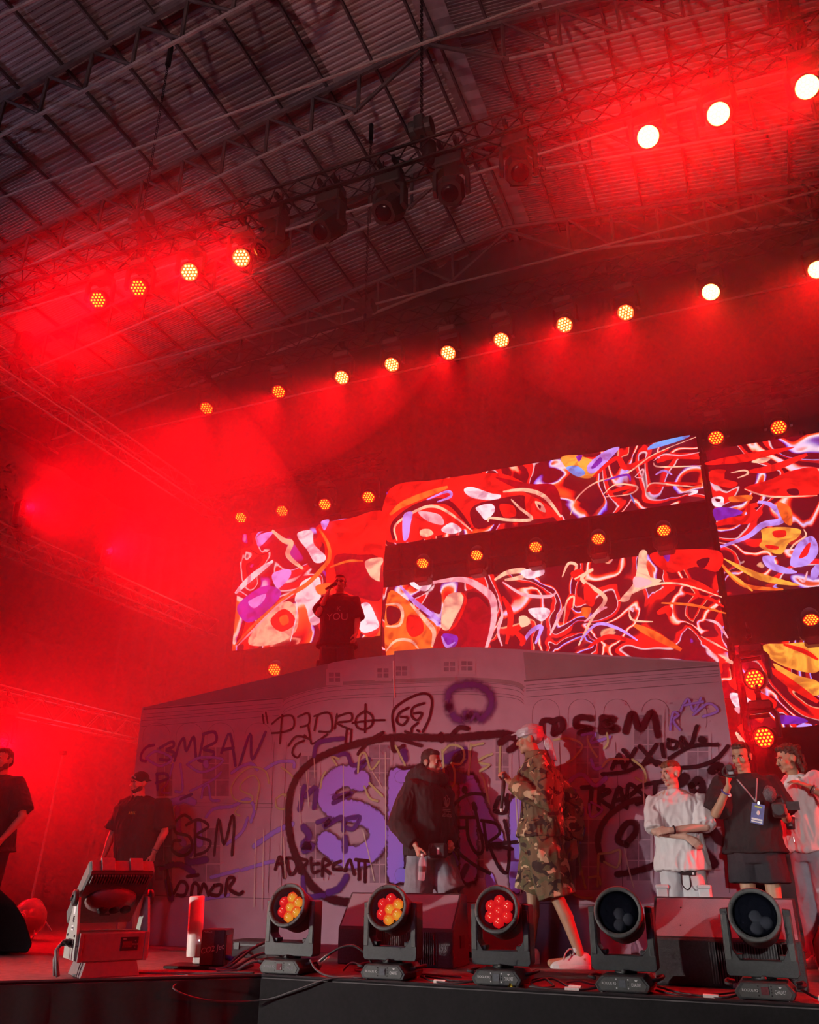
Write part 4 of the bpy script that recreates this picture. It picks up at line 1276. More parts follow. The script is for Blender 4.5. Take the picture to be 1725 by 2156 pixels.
T('graffiti_word', 'dark red tag ADDERCATT under the letter S', 'maroon', Z5, [[(60, 1200), (90, 1120), (115, 1250)], [(70, 1170), (130, 1155)], [(130, 1130), (150, 1230), (190, 1200), (180, 1140), (130, 1130)], [(210, 1220), (215, 1130)], [(210, 1135), (260, 1150), (215, 1200)], [(280, 1130), (290, 1215), (330, 1210)], [(285, 1170), (330, 1165)], [(350, 1240), (355, 1140), (395, 1160), (360, 1190), (395, 1225)], [(465, 1150), (420, 1170), (420, 1200), (470, 1200)], [(490, 1210), (520, 1140), (545, 1230)], [(555, 1140), (640, 1150)], [(575, 1150), (575, 1260)], [(615, 1160), (612, 1275)]], 24)
T('graffiti_scrawl', 'black tangled tag over the violet M', 'black', Z5, [[(1382, 1225), (1260, 1155), (1160, 1055), (1130, 900), (1165, 800), (1255, 738), (1350, 740)], [(1165, 880), (1290, 880)], [(1240, 890), (1250, 1010), (1300, 1100), (1340, 1060), (1290, 830)], (34, [(1282, 800), (1292, 830)]), [(1330, 900), (1420, 920), (1440, 980), (1380, 1040), (1555, 1032)], [(1375, 1050), (1440, 1190), (1490, 1210), (1500, 1040), (1470, 900)], [(1160, 920), (1180, 1060)], [(1150, 945), (1240, 945)], [(1345, 920), (1365, 1080)], [(1400, 1050), (1520, 1075)], [(1490, 740), (1480, 800)], (30, [(1410, 830), (1440, 760), (1490, 790), (1470, 850), (1410, 840)]), (40, [(1225, 705), (1228, 718)])], 22)
T('graffiti_word', 'lime sprayed letters dripping across the middle', 'lime', Z5, [[(570, 605), (580, 505), (615, 488), (650, 585), (700, 535)], [(450, 520), (410, 510), (440, 560)], [(370, 600), (350, 640), (340, 700)], [(610, 690), (640, 760), (690, 780)], [(640, 670), (720, 750)], [(1088, 465), (1108, 720)], (18, [(1090, 480), (1140, 435), (1205, 450), (1225, 500), (1200, 550), (1145, 548)]), [(1145, 548), (1165, 600), (1160, 680), (1120, 695)], [(1270, 440), (1340, 425)], [(1265, 430), (1250, 620)], [(1395, 490), (1325, 520), (1320, 545), (1380, 560), (1320, 600), (1345, 650), (1375, 790)], [(1445, 430), (1440, 600)], [(800, 440), (860, 560)], [(1010, 460), (1040, 520)]], 17)
T('graffiti_drips', 'thin pale paint drips running down the house', 'drip', Z5, [[(738, 480), (742, 1290)], [(300, 520), (305, 640)], [(252, 600), (268, 820)], [(210, 740), (215, 900), (225, 920)], [(112, 1000), (122, 1250)], [(100, 900), (98, 1100)], [(480, 560), (482, 1190)], [(1108, 720), (1120, 960)], [(600, 960), (640, 1120), (670, 1270)], [(1370, 640), (1380, 800)], [(1560, 700), (1572, 1350)], [(1250, 430), (1252, 600)], [(660, 600), (720, 700)], [(-60, 1010), (-70, 1430)], [(-10, 960), (-20, 1450)]], 8)
T('graffiti_word', 'fuzzy maroon letters SBM above the camouflage jacket', 'maroon', Z6, [(36, [(235, 420), (240, 355), (300, 360), (295, 420)]), (36, [(285, 360), (335, 345), (345, 390), (300, 425)]), [(500, 340), (430, 338), (420, 380), (500, 400), (440, 418)], [(560, 335), (552, 412)], [(555, 340), (620, 345), (570, 372), (640, 395), (560, 412)], [(682, 410), (720, 312), (762, 400), (825, 308), (858, 430)], (44, [(10, 470), (60, 440), (120, 455), (60, 510)])], 40)
T('graffiti_word', 'dark tag JAXXION with a dot and a swoosh', 'black', Z6, [[(612, 610), (650, 535), (672, 605)], [(625, 580), (668, 575)], [(672, 510), (745, 600)], [(738, 505), (680, 605)], [(760, 490), (850, 590)], [(850, 480), (770, 600)], [(880, 480), (890, 545)], [(915, 455), (960, 470), (950, 500), (915, 495), (915, 455)], [(990, 500), (985, 440), (1030, 490), (1068, 382)], (44, [(1095, 455), (1102, 458)]), [(560, 640), (680, 628), (770, 590), (840, 570), (930, 600), (1060, 600), (1170, 560), (1235, 490)], [(920, 555), (1040, 490), (1180, 482)]], 22)
T('graffiti_word', 'black tag TRAPSTAR beside the man in white', 'black', Z6, [[(450, 712), (565, 702)], [(505, 705), (490, 845)], [(545, 720), (540, 830)], [(545, 722), (600, 730), (550, 770), (610, 820)], [(610, 830), (650, 710), (680, 815)], [(625, 780), (670, 775)], [(690, 820), (700, 700), (745, 720), (700, 760)], [(800, 690), (750, 720), (800, 770), (745, 800)], [(810, 690), (880, 680)], [(845, 690), (840, 790)], (60, [(960, 690), (1000, 660)]), (40, [(1040, 700), (1080, 670), (1100, 720), (1060, 750), (1040, 700)]), (50, [(1150, 620), (1190, 600), (1210, 680), (1170, 700)]), (90, [(1140, 820), (1180, 760)])], 24)
T('graffiti_loop', 'maroon looping strokes low on the right of the house', 'maroon', Z6, [[(560, 1100), (535, 1000), (580, 880), (700, 790), (830, 770)], [(690, 1020), (640, 990), (690, 905), (740, 910), (735, 960), (690, 1010)], [(640, 1180), (780, 1150), (900, 1100)], (60, [(1100, 860), (1180, 980), (1230, 1010)]), (60, [(1090, 1040), (1160, 1120)]), (50, [(960, 1250), (1100, 1220)])], 34)
T('graffiti_scrawl', 'violet scribbles at the upper right of the house', 'blue', Z6, [[(925, 400), (940, 310), (970, 320), (940, 350), (975, 400)], [(980, 300), (1020, 235), (1050, 300), (1090, 230)], [(1000, 270), (1100, 250)], [(1050, 320), (1130, 260), (1180, 300), (1100, 330)], (20, [(450, 430), (520, 420), (500, 470), (600, 440)]), (22, [(500, 560), (520, 610), (560, 600)]), (30, [(380, 680), (450, 640), (520, 700), (580, 660)]), (40, [(400, 730), (420, 770)]), (16, [(420, 820), (460, 820), (450, 870), (420, 860)]), (16, [(500, 790), (560, 830), (500, 870), (490, 800)]), (14, [(440, 1010), (470, 930)])], 16)
T('graffiti_word', 'pale green strokes and drips right of the camouflage jacket', 'lime', Z6, [[(300, 455), (380, 448), (440, 470), (450, 500), (400, 560), (370, 575)], [(480, 450), (500, 500), (530, 545)], [(570, 500), (590, 470), (585, 420)], [(540, 1070), (535, 1240)], [(540, 1068), (600, 1062), (655, 1050), (640, 1140), (570, 1110)], [(490, 1195), (540, 1190), (550, 1230)], [(430, 1080), (470, 1250)], [(380, 1270), (440, 1300), (505, 1305)], [(720, 560), (780, 610), (790, 680), (740, 660)], [(560, 600), (600, 560), (700, 560)]], 14)
T('graffiti_drips', 'thin pale drips right of the camouflage jacket', 'drip', Z6, [[(780, 640), (785, 790), (810, 900), (830, 968)], [(680, 1040), (700, 1140), (730, 1250)], [(95, 760), (110, 1000)], [(430, 900), (440, 1180)]], 9)

# platform behind the set that carries the man on the roof
t = thing('stage_platform', 'black platform hidden behind the house roof', 'platform', (-4.3, 9.4, 0))
MB().box((0, 0, 2.33), (2.6, 1.6, 0.10)).build('deck', 'trim_black', t)
for x in (-1.2, 1.2):
    for y in (-0.7, 0.7):
        MB().tube([(x, y, 0), (x, y, 2.3)], 0.03, 8).build('leg', 'truss_silver', t)
# scaffold that holds the video walls
t = thing('screen_scaffold', 'black scaffold behind the video screens', 'scaffold', (-4.0, 15.3, 0))
for x in (-6.2, -4.0, -2.5, -0.5, 1.5, 3.7, 5.5, 7.6):
    MB().tube([(x, 0, 0), (x, 0, 8.2)], 0.045, 8).build('post', 'truss_black', t)
for z in (1.7, 4.2, 6.5, 8.0):
    MB().tube([(-6.2, -0.12, z), (7.6, -0.12, z)], 0.03, 8).build('rail', 'truss_black', t)

# ================================================================== equipment along the stage front
FM = {}
FM['base'] = _keep(MB().prism([(-0.150, 0.012), (0.150, 0.012), (0.172, 0.050), (0.128, 0.102), (-0.128, 0.102), (-0.172, 0.050)], -0.17, 0.17), 'base', 'black_plastic', bevel=0.006)
FM['panel'] = _keep(MB().prism([(-0.132, 0.022), (0.132, 0.022), (0.148, 0.050), (0.112, 0.092), (-0.112, 0.092), (-0.148, 0.050)], -0.173, -0.168), 'front_panel', 'grey_plastic', bevel=0.001)
ft = MB()
for x in (-0.13, 0.13):
    for y in (-0.13, 0.13):
        ft.lathe([(0.018, 0), (0.014, 0.014)], 8, Matrix.Translation((x, y, 0)))
FM['feet'] = _keep(ft, 'rubber_feet', 'rubber')
FM['pan'] = _keep(MB().lathe([(0.07, 0.100), (0.07, 0.118)], 20), 'pan_joint', 'dark_metal', True)
FM['lock'] = _keep(MB().lathe([(0.016, 0.0), (0.018, 0.008), (0.012, 0.02), (0.004, 0.022)], 10, Matrix.Translation((0.0, -0.075, 0.108))), 'lock_knob', 'black_plastic', True)
FM['yoke'] = _keep(MB().prism([(-0.205, 0.135), (-0.190, 0.118), (0.190, 0.118), (0.205, 0.135), (0.205, 0.485), (0.158, 0.492), (0.158, 0.265), (0.118, 0.205), (-0.118, 0.205), (-0.158, 0.265), (-0.158, 0.492), (-0.205, 0.485)], -0.055, 0.065), 'yoke', 'black_plastic', bevel=0.004)
FM['step'] = _keep(MB().box((0.125, 0.0, 0.222), (0.04, 0.08, 0.026)), 'inner_latch', 'black_plastic', bevel=0.003)
FM['cap'] = _keep(MB().box((0.182, 0.005, 0.33), (0.034, 0.128, 0.25)), 'arm_cover', 'grey_plastic', bevel=0.004)
FM['handle'] = _keep(MB().tube([(0.176, -0.10, 0.075), (0.215, -0.10, 0.085), (0.222, 0.0, 0.085), (0.215, 0.10, 0.085), (0.176, 0.10, 0.075)], 0.011, 8), 'carry_handle', 'rubber', True)
# head: lens looks along -Y
RY = Matrix.Rotation(R(90), 4, 'X')      # +Z -> -Y
FM['head'] = _keep(MB().lathe([(0.06, -0.16), (0.115, -0.15), (0.138, -0.10), (0.142, 0.02), (0.142, 0.046)], 32, RY), 'head', 'black_plastic', True)
FM['ring'] = _keep(MB().rings([[RY @ Vector((r * math.cos(2 * PI * j / 36), r * math.sin(2 * PI * j / 36), z)) for j in range(36)] for r, z in ((0.141, 0.030), (0.146, 0.078), (0.155, 0.085), (0.155, 0.118), (0.150, 0.124), (0.130, 0.120), (0.126, 0.100))], False), 'bezel_ring', 'grey_plastic', True)
sc_ = MB()
for k in range(8):
    a = R(45 * k + 20)
    sc_.lathe([(0.004, 0.118), (0.004, 0.127)], 6, RY @ Matrix.Translation((0.143 * math.cos(a), 0.143 * math.sin(a), 0)))
FM['screws'] = _keep(sc_, 'bezel_screws', 'rubber')
FM['well'] = _keep(MB().rings([[RY @ Vector((r * math.cos(2 * PI * j / 32), r * math.sin(2 * PI * j / 32), z)) for j in range(32)] for r, z in ((0.128, 0.105), (0.112, 0.055), (0.02, 0.050))], False), 'reflector_well', 'reflector', True)
FM['glass'] = _keep(MB().lathe([(0.131, 0.1080), (0.09, 0.1105), (0.01, 0.112)], 28, RY), 'front_glass', 'front_glass', True)
def lens_mesh(mat):
    mb = MB()
    mb.rings([[RY @ Vector((r * math.cos(R(60 * j + 30)), r * math.sin(R(60 * j + 30)), z)) for j in range(6)] for r, z in ((0.040, 0.052), (0.040, 0.066))], False)
    mb.rings([[RY @ Vector((r * math.cos(R(30 * j)), r * math.sin(R(30 * j)), z)) for j in range(12)] for r, z in ((0.0385, 0.066), (0.034, 0.078), (0.024, 0.087), (0.010, 0.091), (0.002, 0.0915))], True)
    return _keep(mb, 'lens', mat, True)


FM['lens_red'], FM['lens_amber'], FM['lens_off'], FM['lens_milk'] = lens_mesh('lens_ruby'), lens_mesh('lens_gold'), lens_mesh('lens_dark'), lens_mesh('lens_milk')
mb = MB()
for dx, dz in ((0.006, 0.012), (-0.007, -0.004), (0.004, -0.012)):
    mb.ball(RY @ Vector((dx, dz, 0.0915)), 0.0032, None, 6, 4)
FM['tips'] = _keep(mb, 'tip_highlights', 'led_tip')
LP = [(0, 0)] + [(0.0665 * math.sin(R(60 * k)), 0.0665 * math.cos(R(60 * k))) for k in range(6)]


def floor_head(label, x, y, tilt, pan, lenses, lcd, dots, mode_s=False):
    t = thing('moving_head_light', label, 'stage light', (x, y, 0), 'moving heads along the stage front')
    b = link('base', FM['base'], t)
    link('front_panel', FM['panel'], b)
    link('rubber_feet', FM['feet'], b)
    link('carry_handle', FM['handle'], b)
    link('carry_handle', FM['handle'], b).scale = (-1, 1, 1)
    MB().box((0.0, -0.1745, 0.058), (0.042, 0.003, 0.040)).build('display', lcd, b)
    text('brand_lettering', 'ROGUE R2', 0.020, 'dim_print' if mode_s else 'white_print', b, (-0.082, -0.1738, 0.058), sx=0.95)
    text('brand_lettering', 'CHAUVET', 0.022, 'dim_print' if mode_s else 'white_print', b, (0.084, -0.1738, 0.053), sx=0.62).scale = (0.62, 1.35, 1)
    MB().add([(0.074, -0.1745, 0.081), (0.094, -0.1745, 0.081), (0.084, -0.1745, 0.071)], [(0, 1, 2)]).build('brand_mark', 'dim_print' if mode_s else 'white_print', b)
    if mode_s:
        text('display_lettering', 'S', 0.022, 'white_print', b, (0.012, -0.1765, 0.050), shear=0.2)
    for sx in (-1, 1):
        for sz in (0.034, 0.082):
            MB().lathe([(0.0048, 0), (0.0048, 0.004), (0.002, 0.005)], 8, Matrix.Translation((sx * 0.036, -0.171, sz)) @ RY).build('button', 'white_print' if dots else 'rubber', b)
        for sz in (0.052, 0.066):
            MB().lathe([(0.0042, 0), (0.0042, 0.003)], 8, Matrix.Translation((sx * 0.036, -0.171, sz)) @ RY).build('button', 'rubber', b)
    yk = link('yoke', FM['yoke'], t)
    link('pan_joint', FM['pan'], yk)
    link('lock_knob', FM['lock'], yk)
    for s in (1, -1):
        link('inner_latch', FM['step'], yk).scale = (s, 1, 1)
        link('arm_cover', FM['cap'], yk).scale = (s, 1, 1)
    h = link('head', FM['head'], t, (0, 0, 0.425), (-tilt, 0, pan))
    for nm, k in (('bezel_ring', 'ring'), ('bezel_screws', 'screws'), ('reflector_well', 'well'), ('front_glass', 'glass')):
        link(nm, FM[k], h)
    for k, (lx, lz) in enumerate(LP):
        link('lens', FM['lens_' + lenses[k]], h, (lx, 0, lz)).scale = (1.04, 1, 1.04)
        if lenses[k] in ('red', 'amber'):
            link('tip_highlights', FM['tips'], h, (lx, 0, lz))
    return t


AM = ['amber', 'red', 'amber', 'amber', 'amber', 'red', 'red']
floor_head('moving head lit amber and red, nearest the gas jet box', -3.45, 6.14, R(17), 0, ['amber', 'amber', 'amber', 'amber', 'amber', 'red', 'red'], 'lcd_red', False, True)
floor_head('moving head lit red and amber in front of the centre wedge monitor', -2.64, 6.14, R(17), 0, ['amber', 'red', 'amber', 'amber', 'amber', 'red', 'red'], 'lcd', False)
floor_head('moving head lit all red beside the camouflaged legs', -1.83, 6.14, R(17), 0, ['red'] * 7, 'lcd', True)
floor_head('unlit moving head standing left of the right wedge monitor', -1.02, 6.14, R(17), 0, ['milk', 'off', 'off', 'milk', 'milk', 'off', 'off'], 'lcd', True)
floor_head('unlit moving head in front of the right wedge monitor', -0.20, 6.14, R(17), 0, ['milk', 'off', 'off', 'milk', 'milk', 'off', 'off'], 'lcd_red', False)

# ------------------------------------------------------------------ wedge monitors
def wedge(label, x0, x1, prof, y_front):
    t = thing('wedge_monitor', label, 'floor monitor', ((x0 + x1) / 2, y_front, 0), 'floor monitors')
    w = x1 - x0
    mb = MB()
    pr = [(y - y_front, z) for y, z in prof]
    n = len(pr)
    mb.add([(-w / 2, y, z) for y, z in pr] + [(w / 2, y, z) for y, z in pr], [tuple(range(n)), tuple(reversed(range(n, 2 * n)))] + [(i, i + n, (i + 1) % n + n, (i + 1) % n) for i in range(n)])
    mb.build('cabinet', 'wood_black', t, bevel=0.008)
    (ya, za), (yb, zb) = pr[1], pr[2]
    nrm = Vector((0, -(zb - za), yb - ya)).normalized()
    def on(x, s, o):
        return Vector((x, ya + (yb - ya) * s, za + (zb - za) * s)) + nrm * o
    MB().add([on(-w / 2 + 0.02, 0.05, 0.003), on(w / 2 - 0.02, 0.05, 0.003), on(w / 2 - 0.02, 0.95, 0.003), on(-w / 2 + 0.02, 0.95, 0.003)], [(0, 1, 2, 3)]).build('cloth_panel', 'grille', t)
    for sx in (-0.3, 0.0):
        for s in (0.3, 0.72):
            MB().ball(on(w * sx, s, 0.003), 0.006, None, 6, 4).build('panel_screw', 'rubber', t)
    mb = MB()
    for k in range(7):
        mb.add([on(w * 0.05 + 0.004, 0.32 + 0.06 * k, 0.0045), on(w * 0.16, 0.32 + 0.06 * k, 0.0045), on(w * 0.16, 0.335 + 0.06 * k, 0.0045), on(w * 0.05, 0.335 + 0.06 * k, 0.0045)], [(0, 1, 2, 3)])
    mb.build('rating_plate', 'fin', t)
    fn = MB().box((0, -0.012, za * 0.52), (0.006, 0.03, za * 0.86)).mesh('cooling_fin')
    fn.materials.append(M['fin'])
    k = 0
    x = -0.10
    while x < 0.36:
        link('cooling_fin', fn, t, (x, 0, 0))
        x += 0.0165
        k += 1
    MB().box((0.13, -0.004, za * 0.5), (0.48, 0.012, za * 0.9)).build('amp_plate', 'rubber', t)
    MB().box((0.08, -0.01, 0.02), (0.13, 0.02, 0.03)).build('socket_strip', 'dim_print', t)
    MB().box((w / 2 + 0.003, 0.20, 0.18), (0.008, 0.10, 0.09)).build('side_handle', 'rubber', t)
    MB().box((-w / 2 - 0.003, 0.20, 0.18), (0.008, 0.10, 0.09)).build('side_handle', 'rubber', t)
    return t


wedge('black wedge monitor at centre, in front of the man in the hoodie', -3.48, -2.47, [(6.95, 0.0), (6.95, 0.265), (7.18, 0.53), (7.30, 0.52), (7.34, 0.0)], 6.95)
wedge('black wedge monitor at right, in front of the man in white', -0.90, 0.045, [(6.58, 0.0), (6.58, 0.28), (6.92, 0.535), (7.06, 0.52), (7.12, 0.0)], 6.58)
t = thing('wedge_monitor', 'dark wedge monitor seen from its side at the left frame edge', 'floor monitor', (-6.7, 6.45, 0), 'floor monitors')
pts = [at(x, y, 6.3) for x, y in ((-70, 2004), (58, 2006), (68, 1988), (52, 1935), (30, 1900), (0, 1873), (-70, 1868))]
n = len(pts)
MB().add([(p.x + 6.7, -0.15, max(0.0, p.z)) for p in pts] + [(p.x + 6.7 - 0.44, 0.25, max(0.0, p.z)) for p in pts], [tuple(range(n)), tuple(reversed(range(n, 2 * n)))] + [(i, i + n, (i + 1) % n + n, (i + 1) % n) for i in range(n)]).build('cabinet', 'matte_black', t, bevel=0.01)
p = at(-20, 1950, 6.3)
MB().box((p.x + 6.7, -0.152, p.z), (0.16, 0.008, 0.05)).build('side_handle', 'rubber', t)
MB().box((p.x + 6.7, -0.155, 0.02), (0.30, 0.012, 0.02)).build('bottom_rail', 'rubber', t)

# ------------------------------------------------------------------ strobe panel on its stand at the left
t = thing('strobe_light', 'big flat strobe light on a grey yoke at the left of the stage front', 'stage light', (-4.62, 5.50, 0), None, None, (0, 0, R(55)))
MB().add([(-0.19, -0.17, 0), (0.19, -0.17, 0), (0.19, 0.17, 0), (-0.19, 0.17, 0), (-0.165, -0.155, 0.09), (0.165, -0.155, 0.09), (0.165, 0.155, 0.09), (-0.165, 0.155, 0.09)], [(0, 3, 2, 1), (4, 5, 6, 7), (0, 1, 5, 4), (1, 2, 6, 5), (2, 3, 7, 6), (3, 0, 4, 7)]).build('plinth', 'fixture_case', t, bevel=0.003)
bx = MB().box((0, 0, 0.175), (0.44, 0.33, 0.17)).build('base_case', 'fixture_case', t, bevel=0.008)
for s in (-1, 1):
    MB().box((s * 0.212, -0.163, 0.175), (0.025, 0.012, 0.17)).build('corner_strip', 'fixture_case', bx, bevel=0.003)
MB().box((0.10, -0.167, 0.190), (0.115, 0.006, 0.080)).build('control_panel', 'rubber', bx, bevel=0.002)
MB().box((0.085, -0.171, 0.187), (0.062, 0.003, 0.036)).build('display', 'lcd_red', bx)
for dx, dz in ((0, 0.02), (0, -0.02), (-0.014, 0), (0.014, 0), (0, 0)):
    MB().box((0.137 + dx, -0.171, 0.187 + dz), (0.009, 0.004, 0.008)).build('button', 'fixture_case', bx)
MB().box((0.066, -0.171, 0.218), (0.022, 0.002, 0.006)).build('panel_marking', 'dim_print', bx)
for s in (-1, 1):
    arm = MB().add([(s * 0.224, -0.15, 0.10), (s * 0.224, 0.15, 0.10), (s * 0.224, 0.16, 0.15), (s * 0.224, 0.15, 0.26), (s * 0.224, 0.045, 0.47), (s * 0.224, -0.045, 0.47), (s * 0.224, -0.13, 0.26)]
                   + [(s * 0.240, -0.15, 0.10), (s * 0.240, 0.15, 0.10), (s * 0.240, 0.16, 0.15), (s * 0.240, 0.15, 0.26), (s * 0.240, 0.045, 0.47), (s * 0.240, -0.045, 0.47), (s * 0.240, -0.13, 0.26)],
                   [tuple(range(7)), tuple(reversed(range(7, 14)))] + [(i, i + 7, (i + 1) % 7 + 7, (i + 1) % 7) for i in range(7)]).build('yoke_arm', 'fixture_grey', t)
    MB().lathe([(0.052, 0.0), (0.050, 0.025), (0.040, 0.030), (0.004, 0.030)], 20, Matrix.Translation((s * 0.240, 0, 0.465)) @ Matrix.Rotation(R(90) * s, 4, 'Y')).build('pivot_knob', 'black_plastic', arm, True)
    MB().tube([(s * 0.272, -0.02, 0.475), (s * 0.272, 0.02, 0.455)], 0.010, 8).build('knob_bar', 'rubber', arm)
    if s < 0:
        for z, w, h in ((0.39, 0.05, 0.044), (0.285, 0.055, 0.03)):
            MB().box((-0.2415, 0, z), (0.003, w, h)).build('sticker', 'white_print', arm)
        MB().box((-0.2435, 0, 0.285), (0.001, 0.038, 0.010)).build('sticker_marking', 'rubber', arm)
        text('logo_lettering', 'CE', 0.055, 'rubber', arm, (-0.2415, 0.0, 0.335), (R(90), 0, R(-90)), sx=0.6)
        for y in (-0.09, 0.10):
            MB().ball((-0.241, y, 0.24), 0.008, None, 8, 5).build('bolt', 'rubber', arm)
        MB().box((-0.243, -0.03, 0.195), (0.006, 0.13, 0.05)).build('socket_plate', 'rubber', arm)
t.scale = (1.08, 1.08, 1.08)
hm = Matrix.Translation((0, 0.05, 0.49)) @ Matrix.Rotation(R(-36), 4, 'X')
hd = MB().box((0, 0.03, 0.03), (0.44, 0.56, 0.10), hm).build('head_case', 'fixture_dark', t, bevel=0.012)
MB().box((0, 0.03, 0.083), (0.40, 0.52, 0.01), hm).build('led_face', 'lens_milk', hd)
MB().box((0, -0.252, 0.03), (0.41, 0.012, 0.075), hm).build('top_strip', 'fixture_case', hd)
for x, w in ((-0.10, 0.09), (0.09, 0.09)):
    MB().box((x, -0.262, 0.035), (w, 0.014, 0.10), hm).build('strip_flap', 'fixture_case', hd, bevel=0.004)
fl = MB().box((0, 0, 0), (0.010, 0.085, 0.016)).mesh('cooling_fin')
fl.materials.append(M['fixture_dark'])
for k in range(22):
    o = link('cooling_fin', fl, hd)
    o.matrix_local = hm @ Matrix.Translation((-0.19 + 0.018 * k, -0.185, -0.026))
dm = hm @ Matrix.Translation((0, 0.035, -0.02)) @ Matrix.Diagonal((1.0, 0.72, 1, 1))
MB().lathe([(0.175, 0.0), (0.17, -0.02), (0.13, -0.045), (0.06, -0.055), (0.005, -0.056)], 28, dm).build('dish', 'fixture_case', hd, True)
for x in (-0.045, 0.035, 0.11):
    MB().lathe([(0.036, 0.0), (0.036, -0.012), (0.004, -0.013)], 16, hm @ Matrix.Translation((x, 0.075, -0.068))).build('fan_port', 'rubber', hd, True)
MB().box((0.0, 0.165, -0.03), (0.07, 0.03, 0.03), hm).build('latch', 'rubber', hd)
MB().tube([(-0.245, -0.02, 0.20), (-0.30, -0.05, 0.205), (-0.335, -0.06, 0.16), (-0.32, -0.08, 0.06), (-0.31, -0.1, 0.012)], 0.013, 8).build('power_cable', 'cable_grey', t, True)
MB().tube([(-0.245, 0.03, 0.19), (-0.31, 0.0, 0.18), (-0.33, -0.02, 0.10), (-0.32, -0.05, 0.012)], 0.011, 8).build('data_cable', 'cable_grey', t, True)
for dy in (-0.04, 0.03):
    MB().tube([(-0.243, dy, 0.2), (-0.275, dy - 0.01, 0.2)], 0.018, 10).build('plug', 'rubber', t)

# ------------------------------------------------------------------ gas jet: tube and box on a plate
t = thing('gas_jet', 'black CO2 jet box with a white upright nozzle tube', 'gas jet', (-4.25, 6.25, 0), None, None, (0, 0, R(14)))
MB().box((0.02, -0.02, 0.012), (0.62, 0.30, 0.016)).build('base_plate', 'trim_black', t)
for x in (-0.26, 0.3):
    MB().lathe([(0.018, 0), (0.018, 0.006)], 10, Matrix.Translation((x, -0.12, 0))).build('rubber_foot', 'rubber', t)
bx = MB().box((0.06, 0.0, 0.145), (0.19, 0.20, 0.25)).build('box', 'black_plastic', t, bevel=0.006)
MB().box((0.02, -0.1015, 0.145), (0.10, 0.003, 0.238)).build('lit_half_plate', 'fixture_dark', bx)  # lighter sheet paints the lit left half of the box front
text('lettering', 'CO2 Jet', 0.056, 'white_print', bx, (0.06, -0.1045, 0.135), (R(90), R(-12), 0), shear=0.25)
text('lettering', 'MAGIC', 0.024, 'white_print', bx, (0.02, -0.1045, 0.252), sx=1.1)
MB().box((0.157, 0.0, 0.16), (0.004, 0.13, 0.14)).build('side_panel', 'lcd_red', bx)
MB().tube([(0.155, -0.04, 0.075), (0.22, -0.06, 0.068)], 0.016, 10).build('blue_plug', 'blue_plug', bx)
TM = Matrix.Translation((-0.115, 0.0, 0.0)) @ Matrix.Rotation(R(-3), 4, 'Y')
MB().rings([[TM @ Vector((r * math.cos(2 * PI * j / 24), r * math.sin(2 * PI * j / 24), z)) for j in range(24)] for r, z in ((0.060, 0.075), (0.060, 0.50), (0.050, 0.505), (0.048, 0.10))], False).build('nozzle_tube', 'white_paint', t, True)
MB().box((-0.075, 0, 0.055), (0.09, 0.05, 0.06)).build('valve', 'white_paint', t, bevel=0.008)
MB().ball((-0.065, -0.06, 0.19), 0.007, None, 8, 5).build('status_lamp', 'status', t)

# ------------------------------------------------------------------ small things on the deck
def bottle(name, label, loc, rot, s=1.0, cap=True, mat='bottle_plastic', held=False):
    t = thing(name, label, 'bottle', loc, None, None, rot)
    MB().lathe([(0.002, 0.0), (0.026, 0.003), (0.031, 0.012), (0.029, 0.04), (0.032, 0.06), (0.029, 0.08), (0.032, 0.12), (0.031, 0.15), (0.022, 0.178), (0.012, 0.192), (0.012, 0.205)], 16).build('body', mat, t, True)
    if cap:
        MB().lathe([(0.015, 0.198), (0.015, 0.216), (0.003, 0.217)], 12).build('cap', 'white_paint', t)
    MB().lathe([(0.0325, 0.075), (0.0325, 0.118)], 16, None, False).build('wrapper', 'lcd', t, True)
    t.scale = (s, s, s)
    return t


bottle('water_bottle', 'clear bottle standing on the deck behind an unlit moving head', (-1.17, 7.55, 0), (0, 0, 0), 1.0)
M['clear_red'] = glass('clear_red', (1.0, 0.75, 0.75), 0.12, 0.35)
t = thing('plastic_bag', 'round clear plastic bag with a bow beside the dark left wedge monitor', 'bag', (at(62, 1930, 7.9).x, 7.9, 0.0))
mb = MB().ball((0, 0, 0.21), (0.19, 0.17, 0.20), None, 24, 14)
mb.v = [tuple(Vector(p) + (Vector(p) - Vector((0, 0, 0.21))) * 0.10 * noise.noise(Vector(p) * 9)) for p in mb.v]
mb.build('bag', 'clear_red', t, True)
mb = MB().ball((0.01, 0, 0.17), (0.14, 0.12, 0.13), None, 20, 12)
mb.v = [tuple(Vector(p) + (Vector(p) - Vector((0, 0, 0.17))) * 0.28 * noise.noise(Vector(p) * 14)) for p in mb.v]
mb.build('contents', 'fixture_case', t, True)
for s in (-1, 1):
    MB().tube(catmull([(0.02, -0.17, 0.24), (0.02 + s * 0.05, -0.18, 0.27), (0.02 + s * 0.08, -0.17, 0.235), (0.02, -0.17, 0.24)], 5), 0.009, 6).build('bow_loop', 'white_paint', t, True)
MB().tube([(-0.17, -0.03, 0.25), (-0.06, -0.16, 0.245), (0.06, -0.16, 0.235), (0.17, -0.04, 0.22)], 0.007, 6).build('ribbon', 'white_paint', t, True)
MB().tube([(0.16, -0.06, 0.1), (0.19, -0.08, 0.05), (0.17, -0.09, 0.01)], 0.006, 6).build('ribbon_tail', 'white_paint', t, True)
